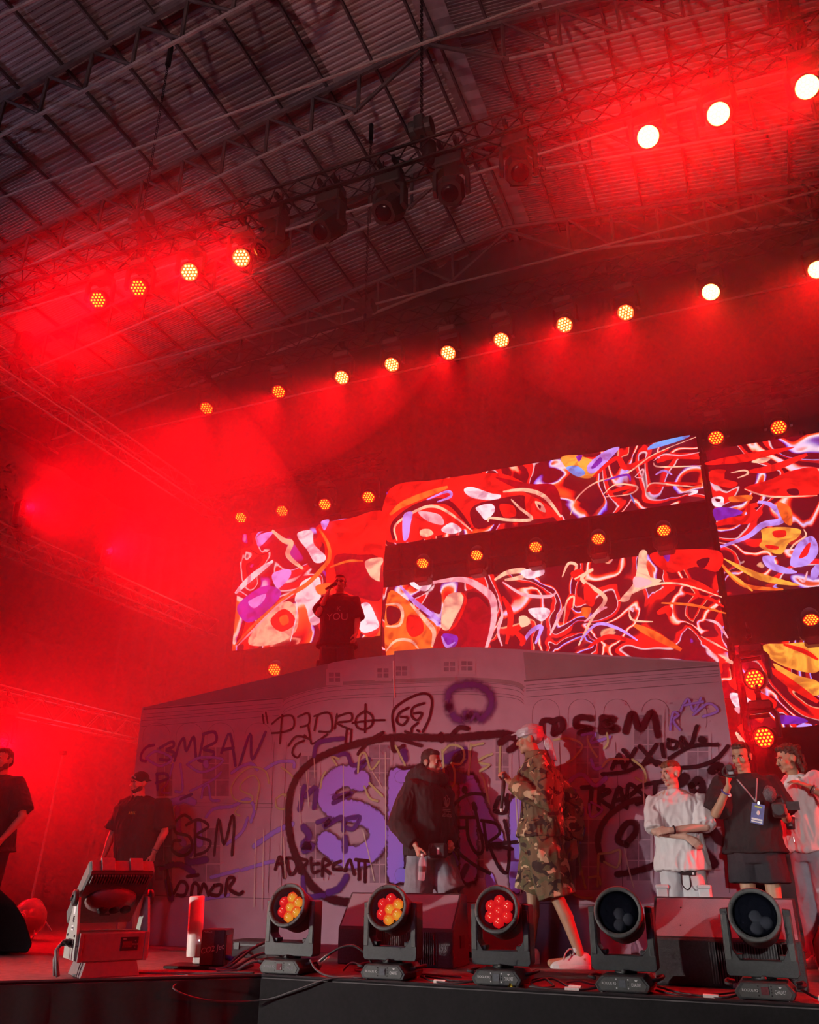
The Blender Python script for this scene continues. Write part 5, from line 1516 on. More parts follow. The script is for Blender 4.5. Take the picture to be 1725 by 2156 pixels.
# thin stand in the haze at the left
p0, p1 = at(66, 1900, 9.0), at(118, 1640, 9.0)
t = thing('light_stand', 'thin slanting pole stand in the red haze behind the left wedge', 'stand', (p0.x, 9.0, 0))
MB().tube([(-0.03, 0, 0.0), (p1.x - p0.x + 0.05, 0, p1.z + 0.3)], 0.016, 8).build('pole', 'rod_pale', t)
for a in (0, 2.1, 4.2):
    MB().tube([(0, 0, 0.35), (0.4 * math.cos(a), 0.4 * math.sin(a), 0.01)], 0.011, 6).build('leg', 'rod_pale', t)
MB().box((p1.x - p0.x + 0.05, 0, p1.z + 0.33), (0.08, 0.05, 0.05)).build('bracket', 'dark_metal', t)
# yellow scrap by the third light
t = thing('paper_scrap', 'crumpled yellow scrap under the all red moving head', 'scrap', (-1.735, 5.955, 0))
MB().add([(-0.012, 0, 0), (0.0, -0.004, 0.034), (0.006, 0.004, 0.03), (0.014, -0.006, 0.004), (0.0, 0.008, 0.012), (-0.018, -0.006, 0.004), (0.02, 0.004, 0.014)], [(0, 1, 4), (1, 2, 4), (2, 3, 4), (0, 5, 1), (2, 6, 3), (3, 4, 0)]).build('folded_paper', 'yellow', t)
# black case on the deck left of the first moving head
t = thing('flight_case', 'low black case on the deck behind the first moving head', 'case', (-4.33, 7.25, 0))
MB().box((0, 0, 0.065), (0.62, 0.34, 0.13)).build('body', 'wood_black', t, bevel=0.006)
MB().box((0, 0, 0.1), (0.625, 0.345, 0.012)).build('edge_band', 'dark_metal', t)
for x in (-0.2, 0.2):
    MB().box((x, -0.175, 0.09), (0.05, 0.01, 0.05)).build('latch', 'dark_metal', t)

# cables
def cable(label, pts, r=0.008, mat='cable_grey', per=6, joint=None):
    t = thing('cable', label, 'cable', Vector(pts[0]), 'cables along the stage front')
    o0 = Vector(pts[0])
    MB().tube(catmull([Vector(p) - o0 for p in pts], per), r, 6).build('lead', mat, t, True)
    if joint is not None:
        q = [Vector(pts[i]) - o0 for i in joint]
        for k in range(0, len(q) - 1, 2):
            d = (q[k + 1] - q[k])
            MB().tube([q[k], q[k] + d.normalized() * min(0.09, d.length)], r * 1.9, 8).build('connector', 'tape' if k % 4 == 0 else 'rubber', t)
    return t


cable('thin cable sagging below the deck edge left of the first moving head', [(-4.35, 5.62, 0.012), (-4.05, 5.72, 0.0), (-3.97, 5.45, -0.05), (-3.80, 5.62, -0.13), (-3.50, 5.84, -0.14), (-3.25, 5.85, -0.07), (-3.0, 5.87, 0.01), (-2.85, 5.95, 0.012)], 0.0055)
cable('cable along the deck edge from the strobe to the gas jet', [(-4.72, 5.30, 0.01), (-4.35, 5.62, 0.012), (-4.0, 5.78, 0.01), (-3.8, 5.9, 0.012), (-3.65, 5.96, 0.012)], 0.009)
cable('cable arching up between the first two moving heads', [(-3.30, 6.30, 0.01), (-3.2, 6.10, 0.08), (-3.06, 6.08, 0.17), (-2.93, 6.10, 0.20), (-2.82, 6.12, 0.13), (-2.78, 6.15, 0.04)], 0.009, 'rubber', 6, (1, 2))
cable('looped cable in front of the first moving head arch', [(-3.3, 6.2, 0.02), (-3.24, 6.04, 0.10), (-3.17, 6.0, 0.05), (-3.05, 5.99, 0.012), (-2.8, 5.99, 0.012)], 0.008)
cable('tangled cable under the arch near the centre wedge', [(-3.15, 6.4, 0.012), (-3.05, 6.35, 0.07), (-2.95, 6.4, 0.02), (-3.1, 6.5, 0.012), (-2.9, 6.55, 0.05), (-2.7, 6.5, 0.012), (-2.45, 6.4, 0.012), (-2.2, 6.35, 0.012)], 0.008)
cable('black cable lying from the second to the third moving head', [(-2.45, 6.3, 0.012), (-2.3, 6.18, 0.014), (-2.15, 6.1, 0.012), (-2.0, 6.14, 0.012)], 0.008, 'rubber')
cable('second black cable between the second and third moving heads', [(-2.45, 6.2, 0.02), (-2.28, 6.02, 0.012), (-2.1, 5.99, 0.012), (-1.98, 6.05, 0.03)], 0.007, 'rubber', 6, (1, 2))
cable('coiled cable right of the all red moving head', [(-1.65, 6.2, 0.03), (-1.55, 6.12, 0.05), (-1.47, 6.05, 0.02), (-1.55, 6.0, 0.012), (-1.62, 6.06, 0.03), (-1.5, 6.14, 0.05), (-1.38, 6.1, 0.012), (-1.25, 6.05, 0.012), (-1.18, 6.1, 0.03)], 0.008, 'rubber', 6, (6, 7))
cable('cable with a taped joint between the third and fourth moving heads', [(-1.62, 6.0, 0.014), (-1.5, 5.965, 0.012), (-1.38, 5.97, 0.012), (-1.28, 5.97, 0.014), (-1.15, 6.05, 0.03)], 0.008, 'rubber', 6, (2, 3))
cable('reddish cable looping behind the fourth moving head', [(-1.45, 6.35, 0.012), (-1.35, 6.28, 0.03), (-1.25, 6.3, 0.012), (-1.12, 6.4, 0.012)], 0.007)
cable('cable between the two unlit moving heads', [(-0.84, 6.2, 0.03), (-0.7, 6.05, 0.02), (-0.55, 6.0, 0.012), (-0.42, 5.98, 0.014), (-0.34, 6.05, 0.03)], 0.007, 'rubber', 6, (2, 3))
cable('second cable between the two unlit moving heads', [(-0.84, 6.1, 0.02), (-0.68, 5.99, 0.012), (-0.5, 6.1, 0.012), (-0.38, 6.2, 0.02)], 0.006, 'rubber')
cable('cable running off right of the last moving head', [(0.0, 6.2, 0.05), (0.08, 6.02, 0.03), (0.2, 6.0, 0.012), (0.5, 6.05, 0.012)], 0.008, 'rubber', 6, (1, 2))
for k, (a, b, c) in enumerate([((-3.90, 6.05, 0.05), (-3.80, 6.20, 0.16), (-3.66, 6.28, 0.19)), ((-3.86, 6.0, 0.03), (-3.74, 6.12, 0.11), (-3.62, 6.2, 0.12)), ((-3.82, 5.98, 0.02), (-3.72, 6.02, 0.07), (-3.6, 6.1, 0.08)), ((-4.0, 6.1, 0.02), (-3.86, 6.16, 0.13), (-3.74, 6.2, 0.05))]):
    cable('cable rising behind the gas jet towards the first moving head, %s from the front' % ORD[3 - k], [(a[0] - 0.12, a[1] - 0.02, 0.012), a, b, c, (c[0] + 0.1, c[1] + 0.1, 0.03)], 0.010, 'cable_grey')

# shiny red body half hidden by the right wedge
t = thing('red_prop', 'shiny red rounded prop half hidden behind the right wedge monitor', 'prop', (0.46, 7.45, 0))
mb = MB()
mb.rings([ering_ for ering_ in [[Vector((0.34 * w * math.copysign(abs(math.cos(2 * PI * j / 24)) ** 0.7, math.cos(2 * PI * j / 24)), 0.24 * w * math.copysign(abs(math.sin(2 * PI * j / 24)) ** 0.7, math.sin(2 * PI * j / 24)), z)) for j in range(24)] for w, z in ((0.9, 0.03), (1.0, 0.10), (1.0, 0.24), (0.86, 0.33), (0.62, 0.42), (0.5, 0.52), (0.3, 0.55))]])
mb.build('shell', 'gloss_red', t, True)
MB().rings([[Vector((0.345 * math.cos(a) * k, 0.245 * math.sin(a) * k, z)) for a in [2 * PI * j / 24 for j in range(24)]] for k, z in ((1.0, 0.12), (1.01, 0.135), (1.0, 0.15))], False).build('side_band', 'chrome', t, True)
MB().ball((-0.24, -0.17, 0.27), (0.05, 0.04, 0.035), None, 12, 8).build('lamp_glass', 'lens_milk', t, True)
for x in (-0.22, 0.22):
    for y in (-0.15, 0.15):
        MB().lathe([(0.04, 0.0), (0.04, 0.05)], 12, Matrix.Translation((x, y, 0))).build('foot', 'rubber', t)

# ================================================================== people
def skin_mat(name, col):
    m = surf(name, col, 0.5, 0, 0.06, 18, 0.05, 300)
    m.node_tree.nodes['Principled BSDF'].inputs['Subsurface Weight'].default_value = 0.0
    return m


M['skin_fair'] = skin_mat('skin_fair', (0.56, 0.33, 0.23))
M['skin_tan'] = skin_mat('skin_tan', (0.46, 0.26, 0.16))
M['skin_pale'] = skin_mat('skin_pale', (0.60, 0.37, 0.28))
M['lip'] = surf('lip', (0.36, 0.13, 0.11), 0.45, 0, 0.05, 40)
M['eye_white'] = surf('eye_white', (0.7, 0.68, 0.66), 0.25, 0, 0.02, 20)
M['iris'] = surf('iris', (0.02, 0.014, 0.01), 0.2, 0, 0.1, 20)
M['hair_dark'] = surf('hair_dark', (0.025, 0.015, 0.012), 0.55, 0, 0.4, 90, 0.6, 250)
M['hair_brown'] = surf('hair_brown', (0.060, 0.030, 0.018), 0.5, 0, 0.4, 60, 0.6, 160)
M['hair_ginger'] = surf('hair_ginger', (0.20, 0.085, 0.04), 0.55, 0, 0.3, 90, 0.6, 250)
M['stubble'] = surf('stubble', (0.07, 0.035, 0.025), 0.8, 0, 0.4, 200, 0.5, 400)
M['cloth_black'] = surf('cloth_black', (0.013, 0.011, 0.013), 0.85, 0, 0.2, 60, 0.25, 500)
M['cloth_char'] = surf('cloth_char', (0.026, 0.020, 0.026), 0.85, 0, 0.2, 60, 0.25, 500)
M['cloth_navy'] = surf('cloth_navy', (0.02, 0.02, 0.035), 0.85, 0, 0.2, 60, 0.25, 500)
M['cloth_white'] = surf('cloth_white', (0.72, 0.70, 0.70), 0.8, 0, 0.04, 20, 0.15, 500)
M['cloth_cream'] = surf('cloth_cream', (0.62, 0.62, 0.64), 0.8, 0, 0.06, 12, 0.2, 500)
M['denim_light'] = surf('denim_light', (0.34, 0.36, 0.42), 0.85, 0, 0.2, 9, 0.3, 600)
M['denim_grey'] = surf('denim_grey', (0.27, 0.25, 0.29), 0.85, 0, 0.25, 9, 0.3, 600)
M['silk'] = surf('silk', (0.46, 0.46, 0.50), 0.32, 0.1, 0.15, 14, 0.3, 60, 0.5, (1, 1, 4))
M['shoe_white'] = surf('shoe_white', (0.72, 0.70, 0.72), 0.5, 0, 0.05, 30)
M['shoe_grey'] = surf('shoe_grey', (0.50, 0.45, 0.47), 0.6, 0, 0.06, 30)
M['badge_blue'] = surf('badge_blue', (0.05, 0.07, 0.30), 0.4, 0, 0.3, 30)
M['fur'] = surf('fur', (0.16, 0.13, 0.14), 0.95, 0, 0.4, 120, 1.0, 140)
M['print_lime'] = surf('print_lime', (0.5, 0.6, 0.1), 0.7, 0, 0.1, 40)
M['cup_black'] = surf('cup_black', (0.03, 0.025, 0.03), 0.5, 0, 0.3, 40)


def camo():
    m, nt, b, out = new_mat('camouflage')
    L = nt.links
    tc = N(nt, 'TexCoord')
    cur = None
    cols = [(0.17, 0.115, 0.06), (0.105, 0.11, 0.05), (0.024, 0.018, 0.014), (0.58, 0.46, 0.28)]
    for i, (sc, off, th) in enumerate(((7.5, 0.0, 0.52), (8.5, 5.0, 0.57), (9.5, 11.0, 0.605))):
        mp = N(nt, 'Mapping')
        mp.inputs['Location'].default_value = (off, off * 0.7, off * 1.3)
        mp.inputs['Scale'].default_value = (1.0, 1.0, 1.35)
        L.new(tc.outputs['Object'], mp.inputs['Vector'])
        nz = N(nt, 'TexNoise')
        nz.inputs['Scale'].default_value = sc
        nz.inputs['Detail'].default_value = 2.2
        nz.inputs['Distortion'].default_value = 0.8
        L.new(mp.outputs[0], nz.inputs['Vector'])
        mr = N(nt, 'MapRange')
        mr.inputs['From Min'].default_value = th
        mr.inputs['From Max'].default_value = th + 0.012
        L.new(nz.outputs['Fac'], mr.inputs['Value'])
        mx = N(nt, 'Mix', data_type='RGBA')
        L.new(mr.outputs[0], mx.inputs['Factor'])
        if cur is None:
            mx.inputs['A'].default_value = cols[0] + (1,)
        else:
            L.new(cur, mx.inputs['A'])
        mx.inputs['B'].default_value = cols[i + 1] + (1,)
        cur = mx.outputs['Result']
    L.new(cur, b.inputs['Base Color'])
    b.inputs['Roughness'].default_value = 0.85
    return m


M['camo'] = camo()


def blob(mb, name, mat, parent, voxel=0.0065, smooth=3, fold=0.0, fscale=(9, 9, 3), seed=0.0, hair=0.0):
    """fuse the overlapping shapes of mb into one continuous surface"""
    me = mb.mesh('tmp')
    bm = bmesh.new()
    bm.from_mesh(me)
    bmesh.ops.recalc_face_normals(bm, faces=bm.faces)
    bm.to_mesh(me)
    bm.free()
    o = bpy.data.objects.new('tmp', me)
    COL.objects.link(o)
    r = o.modifiers.new('r', 'REMESH')
    r.mode = 'VOXEL'
    r.voxel_size = voxel
    r.adaptivity = 0.0
    s = o.modifiers.new('s', 'SMOOTH')
    s.factor = 0.5
    s.iterations = smooth
    dg = bpy.context.evaluated_depsgraph_get()
    out = bpy.data.meshes.new_from_object(o.evaluated_get(dg))
    bpy.data.objects.remove(o)
    bpy.data.meshes.remove(me)
    out.name = name
    if fold or hair:
        nv = len(out.vertices)
        co, nr = [0.0] * (nv * 3), [0.0] * (nv * 3)
        out.vertices.foreach_get('co', co)
        out.vertex_normals.foreach_get('vector', nr)
        nn_ = noise.noise
        for i in range(0, nv * 3, 3):
            p = Vector(co[i:i + 3])
            d = 0.0
            if fold:
                q = Vector((p.x * fscale[0] + seed, p.y * fscale[1] + seed, p.z * fscale[2]))
                d += fold * (nn_(q) + 0.5 * (1 - abs(nn_(q * 2.1 + Vector((3, 1, 7))) * 2.4)))
            if hair:
                d += hair * nn_(p * 70)
            co[i] += nr[i] * d
            co[i + 1] += nr[i + 1] * d
            co[i + 2] += nr[i + 2] * d
        out.vertices.foreach_set('co', co)
        out.update()
    out.materials.clear()
    out.materials.append(M[mat] if isinstance(mat, str) else mat)
    out.shade_smooth()
    return link(name, out, parent)


def ering(c, u, w, rx, ry, n=20, sq=2.4):
    out = []
    for j in range(n):
        a = 2 * PI * j / n
        ca, sa = math.cos(a), math.sin(a)
        x = math.copysign(abs(ca) ** (2 / sq), ca)
        y = math.copysign(abs(sa) ** (2 / sq), sa)
        out.append(Vector(c) + u * (x * rx) + w * (y * ry))
    return out


def sleeve(mb, pts, rs, n=14):
    mb.tube([Vector(p) for p in pts], rs, n, True)


def hand(mb, wrist, d, pn, th, curl=0.5, s=1.0, thumb_in=0.3, spread=0.06):
    """palm and five fingers: d along the hand, pn out of the palm, th towards the thumb side"""
    wrist, d = Vector(wrist), Vector(d).normalized()
    pn = Vector(pn)
    pn = (pn - d * pn.dot(d)).normalized()
    th = d.cross(pn) * (1 if d.cross(pn).dot(Vector(th)) > 0 else -1)
    for k, off in enumerate((0.027, 0.009, -0.009, -0.026)):
        mb.cone(wrist + th * off * 0.55 * s, 0.017 * s, wrist + d * (0.083 - 0.004 * abs(k - 1)) * s + th * off * s, 0.0125 * s, 10)
        L = (0.072, 0.080, 0.074, 0.058)[k] * s
        r = (0.0092, 0.0095, 0.0090, 0.0080)[k] * s
        p = wrist + d * (0.086 - 0.004 * abs(k - 1)) * s + th * off * s * 1.05
        a = 0.0
        fd = (d + th * spread * (1.5 - k)).normalized()
        for j, (fr, bend) in enumerate(((0.42, 0.75), (0.33, 1.0), (0.25, 0.7))):
            a += curl * bend * (1.0 + 0.06 * k)
            q = p + (fd * math.cos(a) + pn * math.sin(a)) * L * fr
            mb.cone(p, r * (1 - 0.08 * j), q, r * (1 - 0.08 * (j + 1)), 8)
            p = q
    t0 = wrist + d * 0.026 * s + th * 0.022 * s
    t1 = t0 + (d * 0.62 + th * (0.75 - thumb_in) + pn * (0.15 + thumb_in)).normalized() * 0.042 * s
    t2 = t1 + (d * 0.85 + th * (0.35 - thumb_in) + pn * (0.15 + thumb_in * 1.2)).normalized() * 0.034 * s
    t3 = t2 + (d * 0.95 + th * (0.05 - thumb_in) + pn * (0.2 + thumb_in)).normalized() * 0.024 * s
    mb.cone(t0, 0.016 * s, t1, 0.0125 * s, 8)
    mb.cone(t1, 0.0115 * s, t2, 0.0105 * s, 8)
    mb.cone(t2, 0.0105 * s, t3, 0.0085 * s, 8)


def head_shape(mb, HM, fat=1.0):
    E_ = lambda c, r: mb.ball(c, r, HM, 16, 10)
    E_((0, 0.014, 0.036), (0.074, 0.097, 0.086))
    E_((0, -0.026, -0.022), (0.062 * fat, 0.066, 0.080))
    E_((0, -0.036, -0.072), (0.050 * fat, 0.050, 0.036))
    E_((0, -0.076, -0.098), (0.020, 0.017, 0.016))
    E_((0, -0.084, 0.022), (0.048, 0.016, 0.013))
    for s in (-1, 1):
        E_((s * 0.040, -0.064, -0.026), (0.024 * fat, 0.024, 0.022))
        E_((s * 0.076, 0.014, -0.008), (0.011, 0.023, 0.033))
        E_((s * 0.082, 0.022, 0.006), (0.010, 0.014, 0.018))
        E_((s * 0.0115, -0.104, -0.036), (0.009, 0.010, 0.008))
        E_((s * 0.046 * fat, -0.012, -0.070), (0.016, 0.036, 0.026))
    mb.cone(HM @ Vector((0, -0.090, 0.012)), 0.0095, HM @ Vector((0, -0.113, -0.030)), 0.0125, 10)
    E_((0, -0.092, -0.058), (0.026, 0.012, 0.008))
    E_((0, -0.090, -0.071), (0.022, 0.012, 0.008))


def face_parts(t, HM, brow='hair_dark', sz=1.0, smile=0.0):
    for s in (-1, 1):
        e = MB().ball((s * 0.031, -0.0765, 0.000), (0.0125, 0.0105, 0.0088), HM, 12, 8).build('eye', 'eye_white', t, True)
        MB().ball((s * 0.031, -0.0855, 0.000), (0.0058, 0.0030, 0.0062), HM, 10, 6).build('iris', 'iris', e, True)
        MB().tube([HM @ Vector(p) for p in ((s * 0.012, -0.096, 0.017), (s * 0.030, -0.096, 0.0225), (s * 0.050, -0.082, 0.017))], [0.0040, 0.0052, 0.003], 6).build('eyebrow', brow, t, True)
        MB().tube([HM @ Vector(p) for p in ((s * 0.018, -0.084, 0.008), (s * 0.031, -0.0885, 0.0105), (s * 0.045, -0.081, 0.007))], [0.0026, 0.0034, 0.0022], 6).build('eyelid', 'lip', t, True)
    MB().tube([HM @ Vector(p) for p in ((-0.026, -0.088, -0.063 + smile), (-0.012, -0.1025, -0.062), (0, -0.1045, -0.0635), (0.012, -0.1025, -0.062), (0.026, -0.088, -0.063 + smile))], [0.0025, 0.0042, 0.0042, 0.0042, 0.0025], 6).build('mouth', 'lip', t, True)


class Person:
    def __init__(s, label, loc, H, facing, skin='skin_fair', girth=1.0, J=None, look=(0, 0, 0), hands=None, lean=(0, 0), head_fwd=0.015, fat=1.0, head_off=(0, 0, 0)):
        s.t = thing('person', label, 'person', loc)
        k = s.k = H / 1.8
        s.g = girth
        a = R(facing)
        s.f = Vector((math.sin(a), -math.cos(a), 0))
        s.sd = Vector((math.cos(a), math.sin(a), 0))
        ln = Vector((lean[0], lean[1], 0))
        Z = lambda z: Vector((0, 0, z * k))
        o = Vector(loc)
        J = {n_: Vector(p) - o for n_, p in (J or {}).items()}
        D = {}
        D['pelvis'] = Z(0.95)
        D['chest'] = Z(1.33) + ln * 0.7
        D['neck'] = Z(1.525) + ln + s.f * 0.0
        D['head'] = Z(1.680) + ln * 1.15 + s.f * head_fwd + Vector(head_off)
        for nm, g in (('L', -1), ('R', 1)):
            D['hip' + nm] = Z(0.92) + s.sd * g * 0.092 * k
            D['knee' + nm] = Z(0.50) + s.sd * g * 0.10 * k + s.f * 0.02
            D['ankle' + nm] = Z(0.085) + s.sd * g * 0.11 * k
            D['shoulder' + nm] = Z(1.468) + ln * 0.95 + s.sd * g * 0.175 * k * (0.6 + 0.4 * girth)
            D['elbow' + nm] = Z(1.14) + ln * 0.8 + s.sd * g * 0.235 * k * girth
            D['wrist' + nm] = Z(0.90) + ln * 0.7 + s.sd * g * 0.245 * k * girth + s.f * 0.06
        D.update(J)
        s.J = D
        la = R(facing + look[0])
        Rm = Matrix.Rotation(la, 4, 'Z') @ Matrix.Rotation(R(look[1]), 4, 'X') @ Matrix.Rotation(R(look[2]), 4, 'Y')
        s.HM = Matrix.Translation(D['head']) @ Rm @ Matrix.Scale(k * 0.985, 4)
        s.skin = skin
        s.fat = fat
        s.hands = hands or {}

    def torso(s, mb, ease=0.0, z0=0.86, z1=1.495, hem=None, flare=0.0, belly=0.0):
        k, g, J = s.k, s.g, s.J
        prof = [(0.86, 0.165, 0.118), (0.95, 0.168, 0.120), (1.06, 0.152, 0.112 + belly), (1.18, 0.156, 0.114 + belly * 0.8), (1.30, 0.172, 0.120), (1.41, 0.192, 0.116), (1.470, 0.182, 0.098), (1.503, 0.136, 0.084), (1.535, 0.080, 0.068)]
        rg = []
        if hem is not None:
            prof = [(hem, 0.168 + flare, 0.122 + flare * 0.8)] + [p for p in prof if p[0] > hem + 0.03]
        for z, rx, ry in prof:
            if z < (hem if hem is not None else z0) - 1e-6:
                continue
            if z <= 1.30:
                c = J['pelvis'].lerp(J['chest'], (z - 0.95) / 0.35)
            else:
                c = J['chest'].lerp(J['neck'], (z - 1.30) / 0.225)
            c = Vector((c.x, c.y, z * k))
            e = ease * (1.0 if z < 1.42 else (0.5 if z < 1.49 else 0.15))
            rg.append(ering(c, s.sd, s.f, (rx * k) * g + e, ry * k * (0.4 + 0.6 * g) + e))
        mb.rings(rg)

    def body(s, voxel=0.0062):
        k, J = s.k, s.J
        mb = MB()
        s.torso(mb, -0.006)
        mb.cone(J['neck'] + Vector((0, 0, -0.03 * k)), 0.066 * k * (0.7 + 0.3 * s.g), J['head'] + Vector((0, 0, -0.055 * k)) - s.f * 0.008, 0.056 * k * (0.75 + 0.25 * s.g), 14)
        for nm in ('L', 'R'):
            mb.cone(J['neck'] + Vector((0, 0, -0.005 * k)) - s.f * 0.01, 0.048 * k, J['shoulder' + nm].lerp(J['neck'], 0.45) + Vector((0, 0, -0.022 * k)), 0.036 * k)
        head_shape(mb, s.HM, s.fat)
        g = 0.75 + 0.25 * s.g
        for nm in ('L', 'R'):
            sh, el, wr = J['shoulder' + nm], J['elbow' + nm], J['wrist' + nm]
            mb.cone(sh + Vector((0, 0, -0.022 * k)), 0.046 * k * g, sh.lerp(el, 0.5), 0.045 * k * g)
            mb.cone(sh.lerp(el, 0.4), 0.048 * k * g, el, 0.039 * k * g)
            mb.cone(el, 0.040 * k * g, el.lerp(wr, 0.35), 0.040 * k * g)
            mb.cone(el.lerp(wr, 0.3), 0.040 * k * g, wr, 0.0265 * k)
            d = (wr - el).normalized()
            hd = s.hands.get(nm, {})
            hdir = Vector(hd.get('d', d))
            inward = s.sd * (1 if nm == 'L' else -1)
            hand(mb, wr + hdir.normalized() * 0.008, hdir, hd.get('pn', inward), hd.get('th', s.f), hd.get('curl', 0.35), k, hd.get('thumb', 0.25), hd.get('spread', 0.06))
            hp_, kn, an = J['hip' + nm], J['knee' + nm], J['ankle' + nm]
            mb.cone(hp_, 0.088 * k * g, hp_.lerp(kn, 0.5), 0.074 * k * g)
            mb.cone(hp_.lerp(kn, 0.45), 0.074 * k * g, kn, 0.054 * k * g)
            mb.cone(kn, 0.054 * k * g, kn.lerp(an, 0.35) - s.f * 0.012, 0.055 * k * g)
            mb.cone(kn.lerp(an, 0.33) - s.f * 0.012, 0.055 * k * g, an, 0.036 * k)
            toe = J.get('toe' + nm, an + s.f * 0.15 * k)
            mb.cone(an + Vector((0, 0, -0.035 * k)) - s.f * 0.03, 0.036 * k, Vector((toe.x, toe.y, 0.035 * k)), 0.030 * k)
        s.bodyobj = blob(mb, 'body', s.skin, s.t, voxel, 2)
        return s.bodyobj

    def shirt(s, name, mat, hem, sleeve_at, ease=0.03, r0=0.078, r1=0.088, fold=0.008, flare=0.03, seed=0, belly=0.0, voxel=0.008, cuff=False):
        k, J = s.k, s.J
        mb = MB()
        s.torso(mb, ease, hem=hem, flare=flare, belly=belly)
        g = 0.75 + 0.25 * s.g
        for nm in ('L', 'R'):
            sh, el, wr = J['shoulder' + nm], J['elbow' + nm], J['wrist' + nm]
            inn = sh + s.sd * (0.06 if nm == 'L' else -0.06) * k + Vector((0, 0, -0.035 * k))
            sh = sh + Vector((0, 0, -0.020 * k))
            if sleeve_at <= 1.0:
                sleeve(mb, [inn, sh + Vector((0, 0, 0.0)), sh.lerp(el, sleeve_at * 0.5), sh.lerp(el, sleeve_at)], [0.080 * k * g, r0 * k * g, (r0 + r1) / 2 * k * g, r1 * k * g])
            else:
                f_ = sleeve_at - 1.0
                sleeve(mb, [inn, sh, sh.lerp(el, 0.5), el, el.lerp(wr, f_ * 0.5), el.lerp(wr, f_)], [0.080 * k * g, r0 * k * g, r0 * 1.02 * k * g, r1 * k * g, r1 * 0.92 * k * g, r1 * (0.62 if cuff else 0.78) * k * g])
        return blob(mb, name, mat, s.t, voxel, 9, fold, (10, 10, 4), seed)

    def legs(s, name, mat, hem_l, hem_r, waist=1.02, r0=0.115, r1=0.11, ease=0.02, fold=0.008, seed=0, voxel=0.008):
        """shorts or trousers; hem_* runs from 0 at the hip over 1 at the knee to 2 at the ankle"""
        k, J = s.k, s.J
        mb = MB()
        g = 0.7 + 0.3 * s.g
        rg = []
        for z, rx, ry in ((0.82, 0.155, 0.115), (0.90, 0.172, 0.125), (0.97, 0.168, 0.120), (waist, 0.160, 0.115)):
            c = Vector((J['pelvis'].x, J['pelvis'].y, z * k))
            rg.append(ering(c, s.sd, s.f, rx * k * s.g + ease, ry * k * (0.4 + 0.6 * s.g) + ease))
        mb.rings(rg)
        for nm, hm in (('L', hem_l), ('R', hem_r)):
            a, b, c = J['hip' + nm], J['knee' + nm], J['ankle' + nm]
            pts = [a + Vector((0, 0, 0.02)), a.lerp(b, 0.5 * min(hm, 1.0)), a.lerp(b, min(hm, 1.0))]
            rs = [r0 * k * g, (r0 + r1) / 2 * k * g, r1 * k * g]
            if hm > 1.0:
                pts += [b.lerp(c, (hm - 1) * 0.5), b.lerp(c, hm - 1)]
                rs += [r1 * 0.97 * k * g, r1 * 0.95 * k * g]
            sleeve(mb, pts, rs, 16)
        return blob(mb, name, mat, s.t, voxel, 4, fold, (8, 8, 3.2), seed)

    def shoe(s, nm, mat='shoe_white', sole='shoe_white', laces='shoe_grey'):
        k, J = s.k, s.J
        an = J['ankle' + nm]
        toe = J.get('toe' + nm, an + s.f * 0.15 * k)
        d = Vector((toe.x - an.x, toe.y - an.y, 0)).normalized()
        w = Vector((-d.y, d.x, 0))
        c0 = Vector((an.x, an.y, 0)) - d * 0.075 * k
        L = 0.295 * k
        def pt(u, v, z):
            return c0 + d * (u * L) + w * (v * k) + Vector((0, 0, z * k))
        rg = []
        for u, hw, zt in ((0.0, 0.020, 0.085), (0.06, 0.034, 0.108), (0.25, 0.039, 0.118), (0.42, 0.041, 0.104), (0.58, 0.046, 0.078), (0.78, 0.050, 0.060), (0.93, 0.040, 0.050), (1.0, 0.016, 0.040)):
            rg.append([pt(u, hw * math.cos(R(a)), 0.018 + (zt - 0.018) * max(0, math.sin(R(a))) ** 0.7) for a in range(0, 181, 18)])
        sh = MB().rings(rg).build('shoe', mat, s.t, True)
        rg = []
        for z in (0.0, 0.030):
            ring = []
            for u, hw in ((0.0, 0.022), (0.06, 0.038), (0.25, 0.043), (0.55, 0.048), (0.78, 0.054), (0.94, 0.044), (1.02, 0.016)):
                ring.append(pt(u, hw, z))
            for u, hw in ((1.02, 0.016), (0.94, 0.044), (0.78, 0.054), (0.55, 0.048), (0.25, 0.043), (0.06, 0.038), (0.0, 0.022)):
                ring.append(pt(u, -hw, z))
            rg.append(ring)
        MB().rings(rg).build('sole', sole, sh, False, 0.003)
        for i in range(4):
            u = 0.40 + 0.075 * i
            z = 0.112 - 0.017 * i
            MB().tube([pt(u, -0.030, z - 0.014), pt(u + 0.02, 0, z), pt(u, 0.030, z - 0.014)], 0.0055 * k, 6).build('lace', laces, sh, True)
        for q in (-1, 1):
            MB().tube(catmull([pt(0.42, 0, 0.116), pt(0.50, q * 0.03, 0.132), pt(0.62, q * 0.055, 0.10), pt(0.66, q * 0.06, 0.06)], 4), 0.005 * k, 6).build('lace_end', laces, sh, True)
        MB().ball(pt(0.34, 0, 0.128), (0.030 * k, 0.030 * k, 0.032 * k), None, 10, 7).build('tongue', mat, sh, True)
        return sh

    def hair(s, mat, parts, name='hair', rough=0.004, voxel=0.006):
        mb = MB()
        for p in parts:
            if len(p) == 2:
                mb.ball(p[0], p[1], s.HM, 16, 10)
            else:
                mb.cone(s.HM @ Vector(p[0]), p[1], s.HM @ Vector(p[2]), p[3], 8)
        return blob(mb, name, mat, s.t, voxel, 2, 0, (1, 1, 1), 0, rough)

